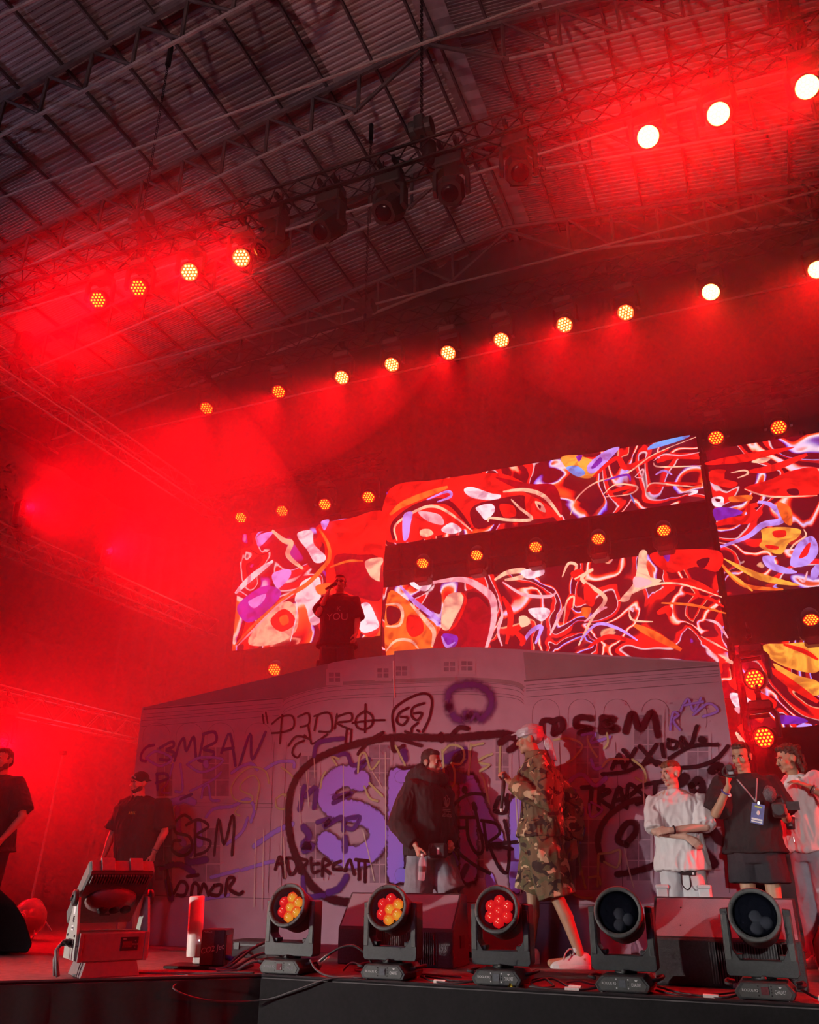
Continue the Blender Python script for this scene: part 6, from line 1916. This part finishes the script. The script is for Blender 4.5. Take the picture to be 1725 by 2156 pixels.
    def chest_text(s, txt, size, mat, shirt_obj, z, dx=0.0, name='shirt_print', up=0.0):
        me = text_mesh(txt, size)
        bv = BVHTree.FromObject(shirt_obj, bpy.context.evaluated_depsgraph_get())
        c = Vector((s.J['chest'].x, s.J['chest'].y, 0))
        for v in me.vertices:
            p = c + s.sd * (v.co.x + dx) + Vector((0, 0, z + v.co.y)) + s.f * 0.6
            hit = bv.ray_cast(p, -s.f)
            q = hit[0] if hit[0] is not None else p - s.f * 0.45
            v.co = q + s.f * 0.006
        me.materials.append(M[mat])
        return link(name, me, s.t)


SHORT_HAIR = [((0, 0.026, 0.048), (0.0775, 0.094, 0.083)), ((0, -0.028, 0.088), (0.058, 0.050, 0.034)), ((0.066, 0.02, 0.01), (0.014, 0.040, 0.042)), ((-0.066, 0.02, 0.01), (0.014, 0.040, 0.042)), ((0, 0.085, -0.01), (0.055, 0.026, 0.05))]


def wristband(p, nm, mat, at_=0.93, r=0.031):
    a, b = p.J['elbow' + nm], p.J['wrist' + nm]
    d = (b - a).normalized()
    c = a.lerp(b, at_)
    u = d.orthogonal().normalized()
    w = d.cross(u)
    pts = [c + (u * math.cos(2 * PI * j / 14) + w * math.sin(2 * PI * j / 14)) * r * p.k for j in range(14)]
    return MB().tube(pts, 0.0065, 6, False, True).build('wristband', mat, p.t, True)


# --- man in camouflage at the centre right, in profile to the left
A = Person('person in camouflage jacket and long shorts with a silver head scarf', (-1.86, 7.52, 0), 1.90, -84, 'skin_tan', 1.05,
           dict(shoulderR=(-1.80, 7.34, 1.575), shoulderL=(-1.85, 7.70, 1.56), elbowR=(-1.755, 7.22, 1.235), wristR=(-2.045, 7.25, 1.40), elbowL=(-1.62, 7.74, 1.23), wristL=(-1.63, 7.70, 0.93),
                chest=(-1.83, 7.52, 1.40), neck=(-1.87, 7.52, 1.62), head=(-1.925, 7.52, 1.785),
                kneeR=(-1.735, 7.43, 0.50), ankleR=(-1.575, 7.40, 0.10), kneeL=(-1.99, 7.62, 0.53), ankleL=(-2.045, 7.64, 0.09), toeR=(-1.80, 7.36, 0.04), toeL=(-2.26, 7.60, 0.04)), (0, 4, 0),
           dict(R=dict(d=(-0.55, -0.05, 0.62), pn=(-0.6, 0.5, -0.5), th=(0.3, 0.2, 0.8), curl=1.15, thumb=0.45), L=dict(d=(0.02, 0, -1), pn=(-0.6, 0.6, 0), curl=0.6)))
A.body()
jk = A.shirt('jacket', 'camo', 0.92, 1.93, 0.055, 0.090, 0.088, 0.016, 0.03, 3.0)
A.legs('shorts', 'camo', 0.98, 0.98, 1.0, 0.150, 0.150, 0.05, 0.013, 8.0)
mb = MB()
sleeve(mb, [A.J['neck'] + Vector((0, 0, -0.06)), A.J['neck'] + Vector((0, 0, 0.0)), A.J['neck'] + A.f * 0.002 + Vector((0, 0, 0.060))], [0.120, 0.104, 0.098])
blob(mb, 'collar', 'camo', A.t, 0.008, 2, 0.004)
A.shoe('R')
A.shoe('L')
face_parts(A.t, A.HM)
mb = MB()
mb.ball((0, 0.020, 0.050), (0.086, 0.105, 0.083), A.HM, 20, 12)
mb.ball((0, 0.050, 0.018), (0.078, 0.072, 0.062), A.HM, 16, 10)
for z, r in ((0.028, 0.0), (0.045, 0.003), (0.062, 0.005), (0.08, 0.004)):
    mb.tube([A.HM @ Vector(((0.0835 + r) * math.cos(2 * PI * j / 24), 0.010 + (0.103 + r) * math.sin(2 * PI * j / 24), z + 0.012 * math.sin(2 * PI * j / 24 + 0.6))) for j in range(24)], 0.010, 6, False, True)
mb.ball((0, 0.112, 0.025), (0.026, 0.020, 0.022), A.HM)
sc = blob(mb, 'head_scarf', 'silk', A.t, 0.005, 2, 0.003, (30, 30, 60), 1.0)
mb = MB()
for (a, b, c, d), w in ((((0, 0.115, 0.03), (0.01, 0.150, -0.03), (0.015, 0.165, -0.11), (0.01, 0.195, -0.20)), 0.030), (((0, 0.115, 0.02), (-0.02, 0.135, -0.05), (-0.02, 0.145, -0.12), (-0.02, 0.175, -0.26)), 0.020)):
    P = catmull([A.HM @ Vector(q) for q in (a, b, c, d)], 6)
    mb.rings([ering(p, A.f, A.sd, w * (0.5 + 0.8 * math.sin(PI * min(0.92, i / (len(P) - 1)))), 0.008, 10, 2) for i, p in enumerate(P)])
blob(mb, 'scarf_tail', 'silk', A.t, 0.005, 2, 0.006, (40, 40, 8), 5.0)
mb = MB()
mb.cone(A.HM @ Vector((0, -0.092, 0.065)), 0.012, A.HM @ Vector((0.004, -0.150, 0.052)), 0.007)
mb.cone(A.HM @ Vector((0.01, -0.094, 0.06)), 0.011, A.HM @ Vector((0.02, -0.105, 0.012)), 0.009)
blob(mb, 'scarf_knot', 'silk', A.t, 0.004, 1)
for i in range(3):
    MB().box((0, 0, 0), (0.012, 0.004, 0.05), Matrix.Translation(A.J['shoulderR'] + Vector((0.03 + 0.022 * i, -0.098, -0.10))) @ Matrix.Rotation(R(20), 4, 'Y')).build('jacket_stripe', 'dim_print', A.t)
w = A.J['wristR'] + Vector(A.t.location)
g0 = w + Vector((-0.060, -0.016, -0.075))
t = thing('microphone', 'black handheld microphone hanging from the fist of the man in camouflage', 'microphone', g0)
MB().tube([(0.012, 0, 0.09), (-0.02, 0, -0.14)], [0.020, 0.013], 12).build('grip', 'rubber', t, True)
MB().ball((0.014, 0, 0.12), (0.026, 0.026, 0.030), None, 14, 9).build('grille_head', 'dark_metal', t, True)
MB().lathe([(0.012, -0.165), (0.014, -0.14)], 10, Matrix.Translation((-0.021, 0, 0))).build('antenna_cap', 'white_paint', t)

# --- man in the black hoodie, looking right
B = Person('person in a black hoodie and grey denim shorts holding a clear bottle', (-2.93, 7.60, 0), 1.75, 72, 'skin_fair', 1.02,
           dict(shoulderL=(-3.00, 7.42, 1.425), elbowL=(-3.11, 7.34, 1.09), wristL=(-2.92, 7.27, 0.905), elbowR=(-2.80, 7.72, 1.06), wristR=(-2.72, 7.60, 0.93),
                kneeL=(-3.02, 7.58, 0.50), kneeR=(-2.72, 7.66, 0.50), ankleL=(-3.05, 7.62, 0.085), ankleR=(-2.68, 7.68, 0.085)), (8, 6, 0),
           dict(L=dict(d=(0.40, -0.15, -0.9), pn=(0.75, 0.6, 0.2), th=(0.3, -0.5, 0), curl=0.95, thumb=0.4), R=dict(curl=0.9)), (0.02, 0))
B.body()
hd_ = B.shirt('hoodie', 'cloth_black', 0.85, 1.93, 0.075, 0.100, 0.100, 0.014, -0.01, 12.0, 0.02, 0.008, True)
B.legs('shorts', 'denim_grey', 0.93, 0.93, 1.0, 0.125, 0.135, 0.03, 0.012, 20.0)
mb = MB()
nk = B.J['neck']
for a in range(0, 360, 20):
    ca, sa = math.cos(R(a)), math.sin(R(a))
    p = nk + B.sd * (0.105 * ca) + B.f * (0.105 * sa + 0.01) + Vector((0, 0, 0.035 - 0.055 * sa))
    mb.ball(p, (0.058, 0.058, 0.062), None, 10, 7)
mb.ball(nk - B.f * 0.14 + Vector((0, 0, 0.0)), (0.13, 0.12, 0.12), None, 14, 9)
blob(mb, 'hood', 'cloth_black', B.t, 0.008, 4, 0.010, (10, 10, 7), 4.0)
for q in (-1, 1):
    p = nk + B.f * 0.135 + B.sd * q * 0.03
    MB().tube([p + Vector((0, 0, 0.0)), p + B.f * 0.03 + Vector((0, 0, -0.12)), p + B.f * 0.035 + Vector((0, 0, -0.22))], 0.005, 6).build('drawstring', 'cloth_char', B.t, True)
face_parts(B.t, B.HM, 'hair_dark', 1, -0.004)
B.hair('hair_dark', SHORT_HAIR, 'hair', 0.002)
# crest printed on the chest: three leaves over stripes and a word
bv = BVHTree.FromObject(hd_, bpy.context.evaluated_depsgraph_get())
def on_chest(u, v):
    p = Vector((B.J['chest'].x, B.J['chest'].y, 0)) + B.sd * u + Vector((0, 0, v)) + B.f * 0.6
    h_ = bv.ray_cast(p, -B.f)
    return (h_[0] if h_[0] is not None else p - B.f * 0.4) + B.f * 0.004
for k_, (aa, ln_) in enumerate(((115, 0.085), (90, 0.10), (65, 0.085))):
    L_ = []
    for s_ in range(13):
        th_ = 2 * PI * s_ / 12
        u0, v0 = 0.5 * ln_ * (1 - math.cos(th_)), 0.018 * math.sin(th_)
        L_.append(on_chest(0.0 + u0 * math.cos(R(aa)) - v0 * math.sin(R(aa)), 1.235 + u0 * math.sin(R(aa)) + v0 * math.cos(R(aa))))
    MB().tube(L_, 0.0028, 5).build('chest_print', 'dim_print', B.t, True)
for q in range(3):
    MB().tube([on_chest(-0.055 + 0.011 * j, 1.225 - 0.014 * q) for j in range(11)], 0.0026, 5).build('chest_print', 'dim_print', B.t, True)
B.chest_text('adidas', 0.055, 'dim_print', hd_, 1.165, 0.0, 'chest_lettering')
# pouch at the belt with a tag
pc = Vector((-2.76, 7.40, 0.865)) - Vector(B.t.location)
po = MB().box(tuple(pc), (0.17, 0.07, 0.12)).build('belt_pouch', 'cloth_char', B.t, False, 0.02)
MB().box((pc.x + 0.015, pc.y - 0.042, pc.z - 0.005), (0.022, 0.006, 0.055)).build('pouch_tag', 'white_print', po)
MB().tube([(pc.x - 0.04, pc.y - 0.04, pc.z + 0.05), (pc.x - 0.05, pc.y - 0.042, pc.z + 0.02)], 0.004, 6).build('zip_pull', 'chrome', po)
for nm in ('L', 'R'):
    B.shoe(nm, 'cloth_black', 'shoe_white')
bottle('water_bottle', 'clear bottle held down by the man in the black hoodie', (-2.850, 7.225, 0.622), (R(4), R(5), 0), 1.0)

# --- man in the black T-shirt and cap at the left
Cc = Person('person in a black T-shirt and backward cap standing at the left of the house', (-6.10, 7.55, 0), 1.66, -6, 'skin_fair', 1.45,
            dict(shoulderL=(-6.335, 7.55, 1.35), shoulderR=(-5.865, 7.55, 1.345), elbowL=(-6.425, 7.50, 1.04), wristL=(-6.425, 7.42, 0.825), elbowR=(-5.80, 7.55, 1.06), wristR=(-5.835, 7.46, 0.86)), (-12, 4, 6),
            dict(L=dict(d=(-0.05, -0.1, -1), curl=0.75), R=dict(d=(0, -0.15, -1), curl=0.5)), (-0.075, 0), 0.015, 1.15)
Cc.body()
ts = Cc.shirt('t_shirt', 'cloth_black', 0.80, 0.88, 0.045, 0.092, 0.108, 0.011, 0.02, 31.0, 0.03)
Cc.legs('shorts', 'cloth_navy', 0.95, 0.95, 1.0, 0.115, 0.115, 0.02, 0.009, 34.0)
face_parts(Cc.t, Cc.HM, 'hair_brown', 1, 0.006)
Cc.hair('stubble', [((0, -0.050, -0.083), (0.056, 0.042, 0.034)), ((0.054, -0.020, -0.058), (0.022, 0.040, 0.038)), ((-0.054, -0.020, -0.058), (0.022, 0.040, 0.038)), ((0, -0.092, -0.050), (0.022, 0.009, 0.006))], 'beard', 0.002)
mb = MB()
mb.ball((0, 0.014, 0.052), (0.083, 0.104, 0.080), Cc.HM, 18, 11)
mb.ball((0, 0.105, 0.030), (0.062, 0.050, 0.012), Cc.HM, 12, 7)
cp_ = blob(mb, 'cap', 'cloth_black', Cc.t, 0.006, 2)
MB().tube([Cc.HM @ Vector((0.040 * math.cos(R(a)), -0.083 - 0.012 * math.sin(R(a)), 0.050 + 0.028 * math.sin(R(a)))) for a in range(0, 181, 20)], 0.007, 6).build('cap_strap', 'dim_print', cp_, True)
Cc.chest_text('ABIX', 0.040, 'print_lime', ts, 1.235, 0.085, 'chest_lettering')
wristband(Cc, 'R', 'led_red' if False else 'fixture_case', 0.90)
for nm in ('L', 'R'):
    Cc.shoe(nm, 'shoe_grey', 'cloth_black')
p = Cc.J['wristL'] + Vector(Cc.t.location)
bottle('drink_bottle', 'small bottle held low by the man in the backward cap', (p.x + 0.015, p.y - 0.04, p.z - 0.24), (0, R(-8), 0), 0.9)

# --- man in white with folded arms
D_ = Person('person in a white T-shirt and white cargo trousers with folded arms', (-0.74, 7.56, 0), 1.555, -8, 'skin_pale', 1.05,
            dict(shoulderL=(-0.895, 7.55, 1.262), shoulderR=(-0.56, 7.55, 1.262), elbowR=(-0.515, 7.42, 1.03), wristR=(-0.775, 7.325, 1.005), elbowL=(-0.905, 7.42, 1.00), wristL=(-0.665, 7.365, 0.955)), (-38, 3, 0),
            dict(R=dict(d=(-1, -0.05, -0.12), pn=(0.1, 0.7, -0.5), th=(0, 0, 1), curl=0.55, thumb=0.1), L=dict(d=(0.75, -0.12, -0.55), pn=(0.0, 0.8, -0.3), th=(0, -0.2, 0.9), curl=0.45)), (0.0, 0))
D_.body()
D_.shirt('t_shirt', 'cloth_white', 0.83, 0.97, 0.045, 0.076, 0.092, 0.018, 0.02, 41.0)
D_.legs('trousers', 'cloth_cream', 1.9, 1.9, 1.0, 0.115, 0.105, 0.02, 0.011, 44.0)
face_parts(D_.t, D_.HM, 'hair_ginger', 1, -0.001)
D_.hair('hair_ginger', [((0, 0.012, 0.074), (0.072, 0.094, 0.058)), ((0, -0.045, 0.092), (0.056, 0.040, 0.028)), ((-0.03, -0.078, 0.070), (0.022, 0.014, 0.020)), ((0.01, -0.082, 0.075), (0.024, 0.012, 0.020)), ((0, 0.080, 0.03), (0.060, 0.030, 0.05)), ((0.045, -0.070, 0.078), (0.014, 0.014, 0.016))], 'hair', 0.004)
cs = [Vector((D_.J['neck'].x + 0.075 * math.cos(R(a)), D_.J['neck'].y + 0.02 + 0.125 * math.sin(R(a)), D_.J['neck'].z - 0.012 + 0.045 * math.sin(R(a)))) for a in range(180, 361, 12)]
MB().tube(cs, 0.004, 6).build('neck_chain', 'chrome', D_.t, True)
wristband(D_, 'R', 'cloth_black', 0.90)
o0 = Vector(D_.t.location)
wl_ = MB().box(tuple(Vector((-0.685, 7.405, 0.705)) - o0), (0.115, 0.012, 0.055), None).build('wallet', 'cloth_black', D_.t, False, 0.003)
MB().box(tuple(Vector((-0.650, 7.397, 0.690)) - o0), (0.016, 0.003, 0.016)).build('wallet_stud', 'white_print', wl_)
MB().tube(catmull([Vector(q) - o0 for q in ((-0.735, 7.400, 0.69), (-0.738, 7.395, 0.61), (-0.705, 7.395, 0.575), (-0.675, 7.395, 0.61), (-0.680, 7.400, 0.69))], 6), 0.005, 6).build('wallet_strap', 'cloth_black', wl_, True)
for sx in (-1, 1):
    c = D_.J['knee' + ('L' if sx < 0 else 'R')].lerp(D_.J['hip' + ('L' if sx < 0 else 'R')], 0.3)
    MB().box((c.x + sx * 0.075, c.y - 0.06, c.z), (0.10, 0.09, 0.13)).build('cargo_pocket', 'cloth_cream', D_.t, False, 0.015)
    MB().box((c.x + sx * 0.075, c.y - 0.075, c.z + 0.055), (0.105, 0.075, 0.03)).build('pocket_flap', 'cloth_cream', D_.t, False, 0.008)
for nm in ('L', 'R'):
    D_.shoe(nm)

# --- man filming with a camcorder
F_ = Person('person in a black T-shirt and shorts with a lanyard, filming with a camcorder', (-0.18, 7.62, 0), 1.685, -6, 'skin_tan', 1.12,
            dict(shoulderL=(-0.355, 7.58, 1.375), shoulderR=(-0.005, 7.62, 1.375), elbowL=(-0.425, 7.40, 1.125), wristL=(-0.30, 7.285, 1.315), elbowR=(0.085, 7.55, 1.09), wristR=(0.075, 7.36, 1.10)), (-14, 12, 0),
            dict(L=dict(d=(0.06, -0.10, 1.0), pn=(0.9, -0.1, 0.0), th=(0, 0.9, 0.1), curl=0.85, thumb=0.2), R=dict(d=(-0.3, -0.8, 0.1), pn=(-0.3, 0, 0.9), curl=0.6)), (0.0, 0))
F_.body()
fts = F_.shirt('t_shirt', 'cloth_black', 0.90, 0.90, 0.045, 0.092, 0.108, 0.011, 0.03, 51.0)
F_.legs('shorts', 'cloth_char', 0.60, 0.60, 1.0, 0.130, 0.142, 0.03, 0.009, 54.0)
face_parts(F_.t, F_.HM, 'hair_brown', 1, 0.004)
F_.hair('hair_brown', SHORT_HAIR, 'hair', 0.002)
wristband(F_, 'L', 'badge_blue', 0.80, 0.034)
MB().ball(F_.J['elbowL'].lerp(F_.J['wristL'], 0.72) + Vector((0.035, -0.02, -0.01)), (0.014, 0.006, 0.016), None, 10, 6).build('tassel', 'tape', F_.t, True)
o0 = Vector(F_.t.location)
bv = BVHTree.FromObject(fts, bpy.context.evaluated_depsgraph_get())
def on_front(x, z):
    p = Vector((x, 6.6, z)) - o0
    h_ = bv.ray_cast(p, Vector((0, 1, 0)))
    return (h_[0] if h_[0] is not None else p + Vector((0, 0.85, 0))) + Vector((0, -0.006, 0))
bx0 = Vector((-0.118, 7.33, 1.115))
for xs in (-0.235, -0.085):
    MB().tube([on_front(xs + ((-0.120) - xs) * q, 1.385 - 0.175 * q) for q in (0, 0.2, 0.4, 0.6, 0.8, 1.0)], 0.0065, 6).build('lanyard', 'dim_print', F_.t, True)
q = on_front(-0.12, 1.12)
bm_ = Matrix.Translation(q + Vector((0, -0.012, 0))) @ Matrix.Rotation(R(14), 4, 'Y')
bd = MB().box((0, 0, 0), (0.092, 0.006, 0.150), bm_).build('badge', 'badge_blue', F_.t)
MB().box((0.0, -0.004, -0.042), (0.078, 0.003, 0.014), bm_).build('badge_strip', 'white_print', bd)
MB().box((0.0, -0.004, -0.060), (0.078, 0.003, 0.010), bm_).build('badge_strip', 'white_print', bd)
MB().ball((0.004, -0.004, 0.008), (0.012, 0.003, 0.018), bm_, 10, 6).build('badge_portrait', 'tape', bd)
MB().box((0.0, -0.004, 0.052), (0.05, 0.003, 0.012), bm_).build('badge_title', 'print_lime', bd)
MB().box((0, -0.003, 0.082), (0.016, 0.008, 0.022), bm_).build('badge_clip', 'chrome', bd)
for nm in ('L', 'R'):
    F_.shoe(nm, 'cloth_black', 'shoe_white')
c0 = F_.J['wristL'] + o0 + Vector((0.035, -0.035, 0.115))
t = thing('camcorder', 'small black camcorder held up to the face of the man with the lanyard', 'camera', c0, None, None, (0, 0, R(-8)))
MB().box((0.01, 0, 0), (0.062, 0.13, 0.075)).build('body', 'black_plastic', t, False, 0.01)
MB().lathe([(0.026, 0.0), (0.026, 0.035), (0.020, 0.040), (0.004, 0.036)], 18, Matrix.Translation((0.008, -0.062, 0.012)) @ RY).build('lens_barrel', 'rubber', t, True)
MB().box((0.01, -0.063, -0.026), (0.034, 0.010, 0.018)).build('front_label', 'dim_print', t)
MB().lathe([(0.012, 0.0), (0.012, 0.02)], 12, Matrix.Translation((0.045, -0.05, -0.005)) @ RY).build('side_lens', 'chrome', t, True)
MB().tube(catmull([(-0.024, -0.04, 0.03), (-0.05, -0.045, 0.0), (-0.05, -0.03, -0.03), (-0.02, -0.02, -0.045), (0.03, -0.02, -0.05)], 4), 0.009, 6).build('hand_strap', 'rubber', t, True)
c1 = Vector((0.02, 7.30, 1.165))
t = thing('video_camera', 'large video camera with a furry microphone carried at the hip of the lanyard man', 'camera', c1)
MB().box((0.02, 0.02, -0.03), (0.10, 0.20, 0.10)).build('body', 'black_plastic', t, False, 0.012)
MB().lathe([(0.044, 0.0), (0.044, 0.07), (0.038, 0.075), (0.006, 0.06)], 20, Matrix.Translation((0.015, -0.08, -0.035)) @ RY).build('lens_barrel', 'rubber', t, True)
MB().box((0.12, 0.01, 0.0), (0.09, 0.02, 0.06)).build('flip_screen', 'rubber', t)
MB().tube([(0.0, 0.08, 0.02), (0.0, 0.06, 0.06), (0.05, -0.04, 0.06), (0.06, -0.06, 0.02)], 0.010, 8).build('top_handle', 'rubber', t, True)
mb = MB().ball((-0.03, -0.06, 0.075), (0.047, 0.075, 0.058), Matrix.Rotation(R(-10), 4, 'X'), 24, 16)
mb.v = [tuple(Vector(p) + (Vector(p) - Vector((-0.03, -0.06, 0.075))).normalized() * 0.010 * noise.noise(Vector(p) * 120)) for p in mb.v]
mb.build('furry_microphone', 'fur', t, True)

# --- long-haired man at the right edge with a cup
G_ = Person('person with wavy brown hair in a white T-shirt and jeans at the right edge', (0.24, 8.28, 0), 1.73, -46, 'skin_tan', 1.0,
            dict(shoulderR=(0.37, 8.14, 1.44), elbowR=(0.47, 7.92, 1.22), wristR=(0.295, 7.95, 1.355), elbowL=(0.02, 8.20, 1.16), wristL=(0.055, 7.99, 1.13), head=(0.175, 8.20, 1.61), kneeR=(0.30, 8.18, 0.48), kneeL=(0.16, 8.26, 0.48)), (-14, 10, 0),
            dict(R=dict(d=(-0.92, -0.1, 0.42), pn=(-0.2, 0.3, -0.9), th=(0.1, 0.3, -0.6), curl=0.35, spread=0.12, thumb=0.0), L=dict(d=(0.25, -0.35, -0.45), pn=(0.7, -0.3, 0.3), th=(-0.3, -0.6, 0.6), curl=0.8)), (-0.03, -0.02))
G_.body()
G_.shirt('t_shirt', 'cloth_white', 0.90, 0.80, 0.040, 0.080, 0.098, 0.018, 0.02, 61.0)
G_.legs('jeans', 'denim_light', 1.93, 1.93, 1.02, 0.108, 0.090, 0.012, 0.010, 64.0)
MB().rings([ering(Vector((G_.J['pelvis'].x, G_.J['pelvis'].y, z)), G_.sd, G_.f, 0.178, 0.136, 24) for z in (0.945, 0.975)], False).build('belt', 'cup_black', G_.t)
q = G_.J['pelvis'] + G_.f * 0.14 + Vector((0, 0, 0.045))
MB().box((q.x, q.y, 0.960), (0.04, 0.02, 0.035)).build('belt_buckle', 'chrome', G_.t)
face_parts(G_.t, G_.HM, 'hair_brown')
curls = [((0, 0.028, 0.058), (0.084, 0.100, 0.080)), ((0, -0.050, 0.094), (0.062, 0.042, 0.026))]
rg_ = random.Random(5)
for k_ in range(46):
    a = rg_.uniform(-0.25, PI + 0.25)
    z = rg_.uniform(-0.13, 0.09)
    curls.append(((0.086 * math.cos(a), 0.03 + 0.088 * abs(math.sin(a)) + 0.012, z), (0.022, 0.022, 0.026)))
G_.hair('hair_brown', curls, 'hair', 0.010)
G_.hair('hair_dark', [((0.0, -0.101, -0.048), (0.027, 0.009, 0.0065))], 'moustache', 0.002, 0.004)
wristband(G_, 'R', 'cup_black', 0.86, 0.034)
wristband(G_, 'R', 'chrome', 0.78, 0.036)
for nm in ('L', 'R'):
    G_.shoe(nm)
c2 = G_.J['wristL'] + Vector(G_.t.location) + Vector((0.055, -0.075, -0.105))
t = thing('paper_cup', 'black paper cup with a pink lid in the hand of the wavy-haired man', 'cup', c2)
MB().lathe([(0.031, 0.0), (0.041, 0.095), (0.036, 0.096)], 20).build('cup', 'cup_black', t, True)
MB().lathe([(0.043, 0.094), (0.043, 0.102), (0.039, 0.106), (0.004, 0.107)], 20).build('lid', 'tape', t, True)
MB().box((0.0, -0.0365, 0.03), (0.024, 0.004, 0.008)).build('cup_marking', 'dim_print', t)

# --- man with a microphone on the roof
Hh = Person('person in a black YOU T-shirt rapping on top of the house roof', (-4.66, 9.0, 2.38), 1.77, 14, 'skin_fair', 1.12,
            dict(elbowL=(-4.83, 8.80, 3.62), wristL=(-4.70, 8.765, 3.845), elbowR=(-4.40, 9.02, 3.53), wristR=(-4.375, 8.93, 3.345), kneeL=(-4.79, 9.0, 2.86), kneeR=(-4.52, 9.02, 2.86), ankleL=(-4.83, 9.02, 2.465), ankleR=(-4.48, 9.05, 2.465)), (4, -4, 0),
            dict(L=dict(d=(0.35, -0.1, 0.9), pn=(0.5, 0.6, 0.1), th=(0.2, 0.3, 0.5), curl=1.05, thumb=0.4), R=dict(curl=0.5)), (0.01, 0))
Hh.body(0.0075)
hts = Hh.shirt('t_shirt', 'cloth_black', 0.86, 0.88, 0.045, 0.088, 0.100, 0.010, 0.03, 71.0)
Hh.legs('shorts', 'cloth_char', 1.35, 1.35, 1.0, 0.108, 0.100, 0.015, 0.012, 74.0)
face_parts(Hh.t, Hh.HM)
Hh.hair('hair_dark', SHORT_HAIR, 'hair', 0.003)
for s_ in (-1, 1):
    MB().ball((s_ * 0.032, -0.094, 0.0), (0.026, 0.007, 0.016), Hh.HM, 12, 8).build('sunglass_lens', 'lens_dark', Hh.t, True)
MB().tube([Hh.HM @ Vector(p) for p in ((-0.075, 0.01, 0.006), (-0.058, -0.085, 0.008), (0, -0.100, 0.008), (0.058, -0.085, 0.008), (0.075, 0.01, 0.006))], 0.004, 6).build('sunglass_frame', 'rubber', Hh.t)
Hh.chest_text('YOU', 0.125, 'dim_print', hts, 1.175, 0.02, 'chest_lettering')
Hh.chest_text('K', 0.085, 'dim_print', hts, 1.275, 0.04, 'chest_lettering')
for nm in ('L', 'R'):
    Hh.shoe(nm, 'cloth_black', 'cloth_char')
for s_ in (-1, 1):
    c = Hh.J['kneeL' if s_ < 0 else 'kneeR']
    MB().box((c.x + s_ * 0.09, c.y, c.z + 0.13), (0.06, 0.13, 0.16)).build('cargo_pocket', 'cloth_char', Hh.t, False, 0.015)
g0 = Hh.J['wristL'] + Vector(Hh.t.location) + Vector((0.045, -0.035, 0.085))
t = thing('microphone', 'black microphone at the mouth of the man on the roof', 'microphone', g0)
MB().tube([(-0.06, 0.01, -0.035), (0.06, 0.0, 0.012)], [0.013, 0.019], 12).build('grip', 'rubber', t, True)
MB().ball((0.078, 0.0, 0.018), (0.030, 0.026, 0.026), None, 14, 9).build('grille_head', 'dark_metal', t, True)

# --- smiling man at the left frame edge
K_ = Person('person smiling in the red haze at the left frame edge', (-7.58, 7.02, 0), 1.90, 4, 'skin_fair', 1.2, dict(elbowR=(-7.20, 7.02, 1.20), wristR=(-7.30, 6.90, 0.98)), (0, 2, -6), None, (-0.02, 0), 0.015, 1.12)
K_.body(0.0075)
kts = K_.shirt('t_shirt', 'cloth_black', 0.82, 0.86, 0.045, 0.092, 0.108, 0.011, 0.02, 81.0)
K_.legs('trousers', 'cloth_navy', 1.9, 1.9, 1.0, 0.115, 0.095, 0.02, 0.010, 84.0)
face_parts(K_.t, K_.HM, 'hair_brown', 1, 0.008)
K_.hair('hair_brown', SHORT_HAIR + [((0, -0.02, 0.10), (0.066, 0.062, 0.030))], 'hair', 0.005)
K_.hair('stubble', [((0, -0.050, -0.084), (0.055, 0.041, 0.032)), ((0.052, -0.020, -0.060), (0.021, 0.038, 0.036)), ((-0.052, -0.020, -0.060), (0.021, 0.038, 0.036))], 'beard', 0.002)
K_.chest_text('YZE', 0.10, 'white_print', kts, 1.36, 0.03, 'chest_lettering')
for nm in ('L', 'R'):
    K_.shoe(nm)
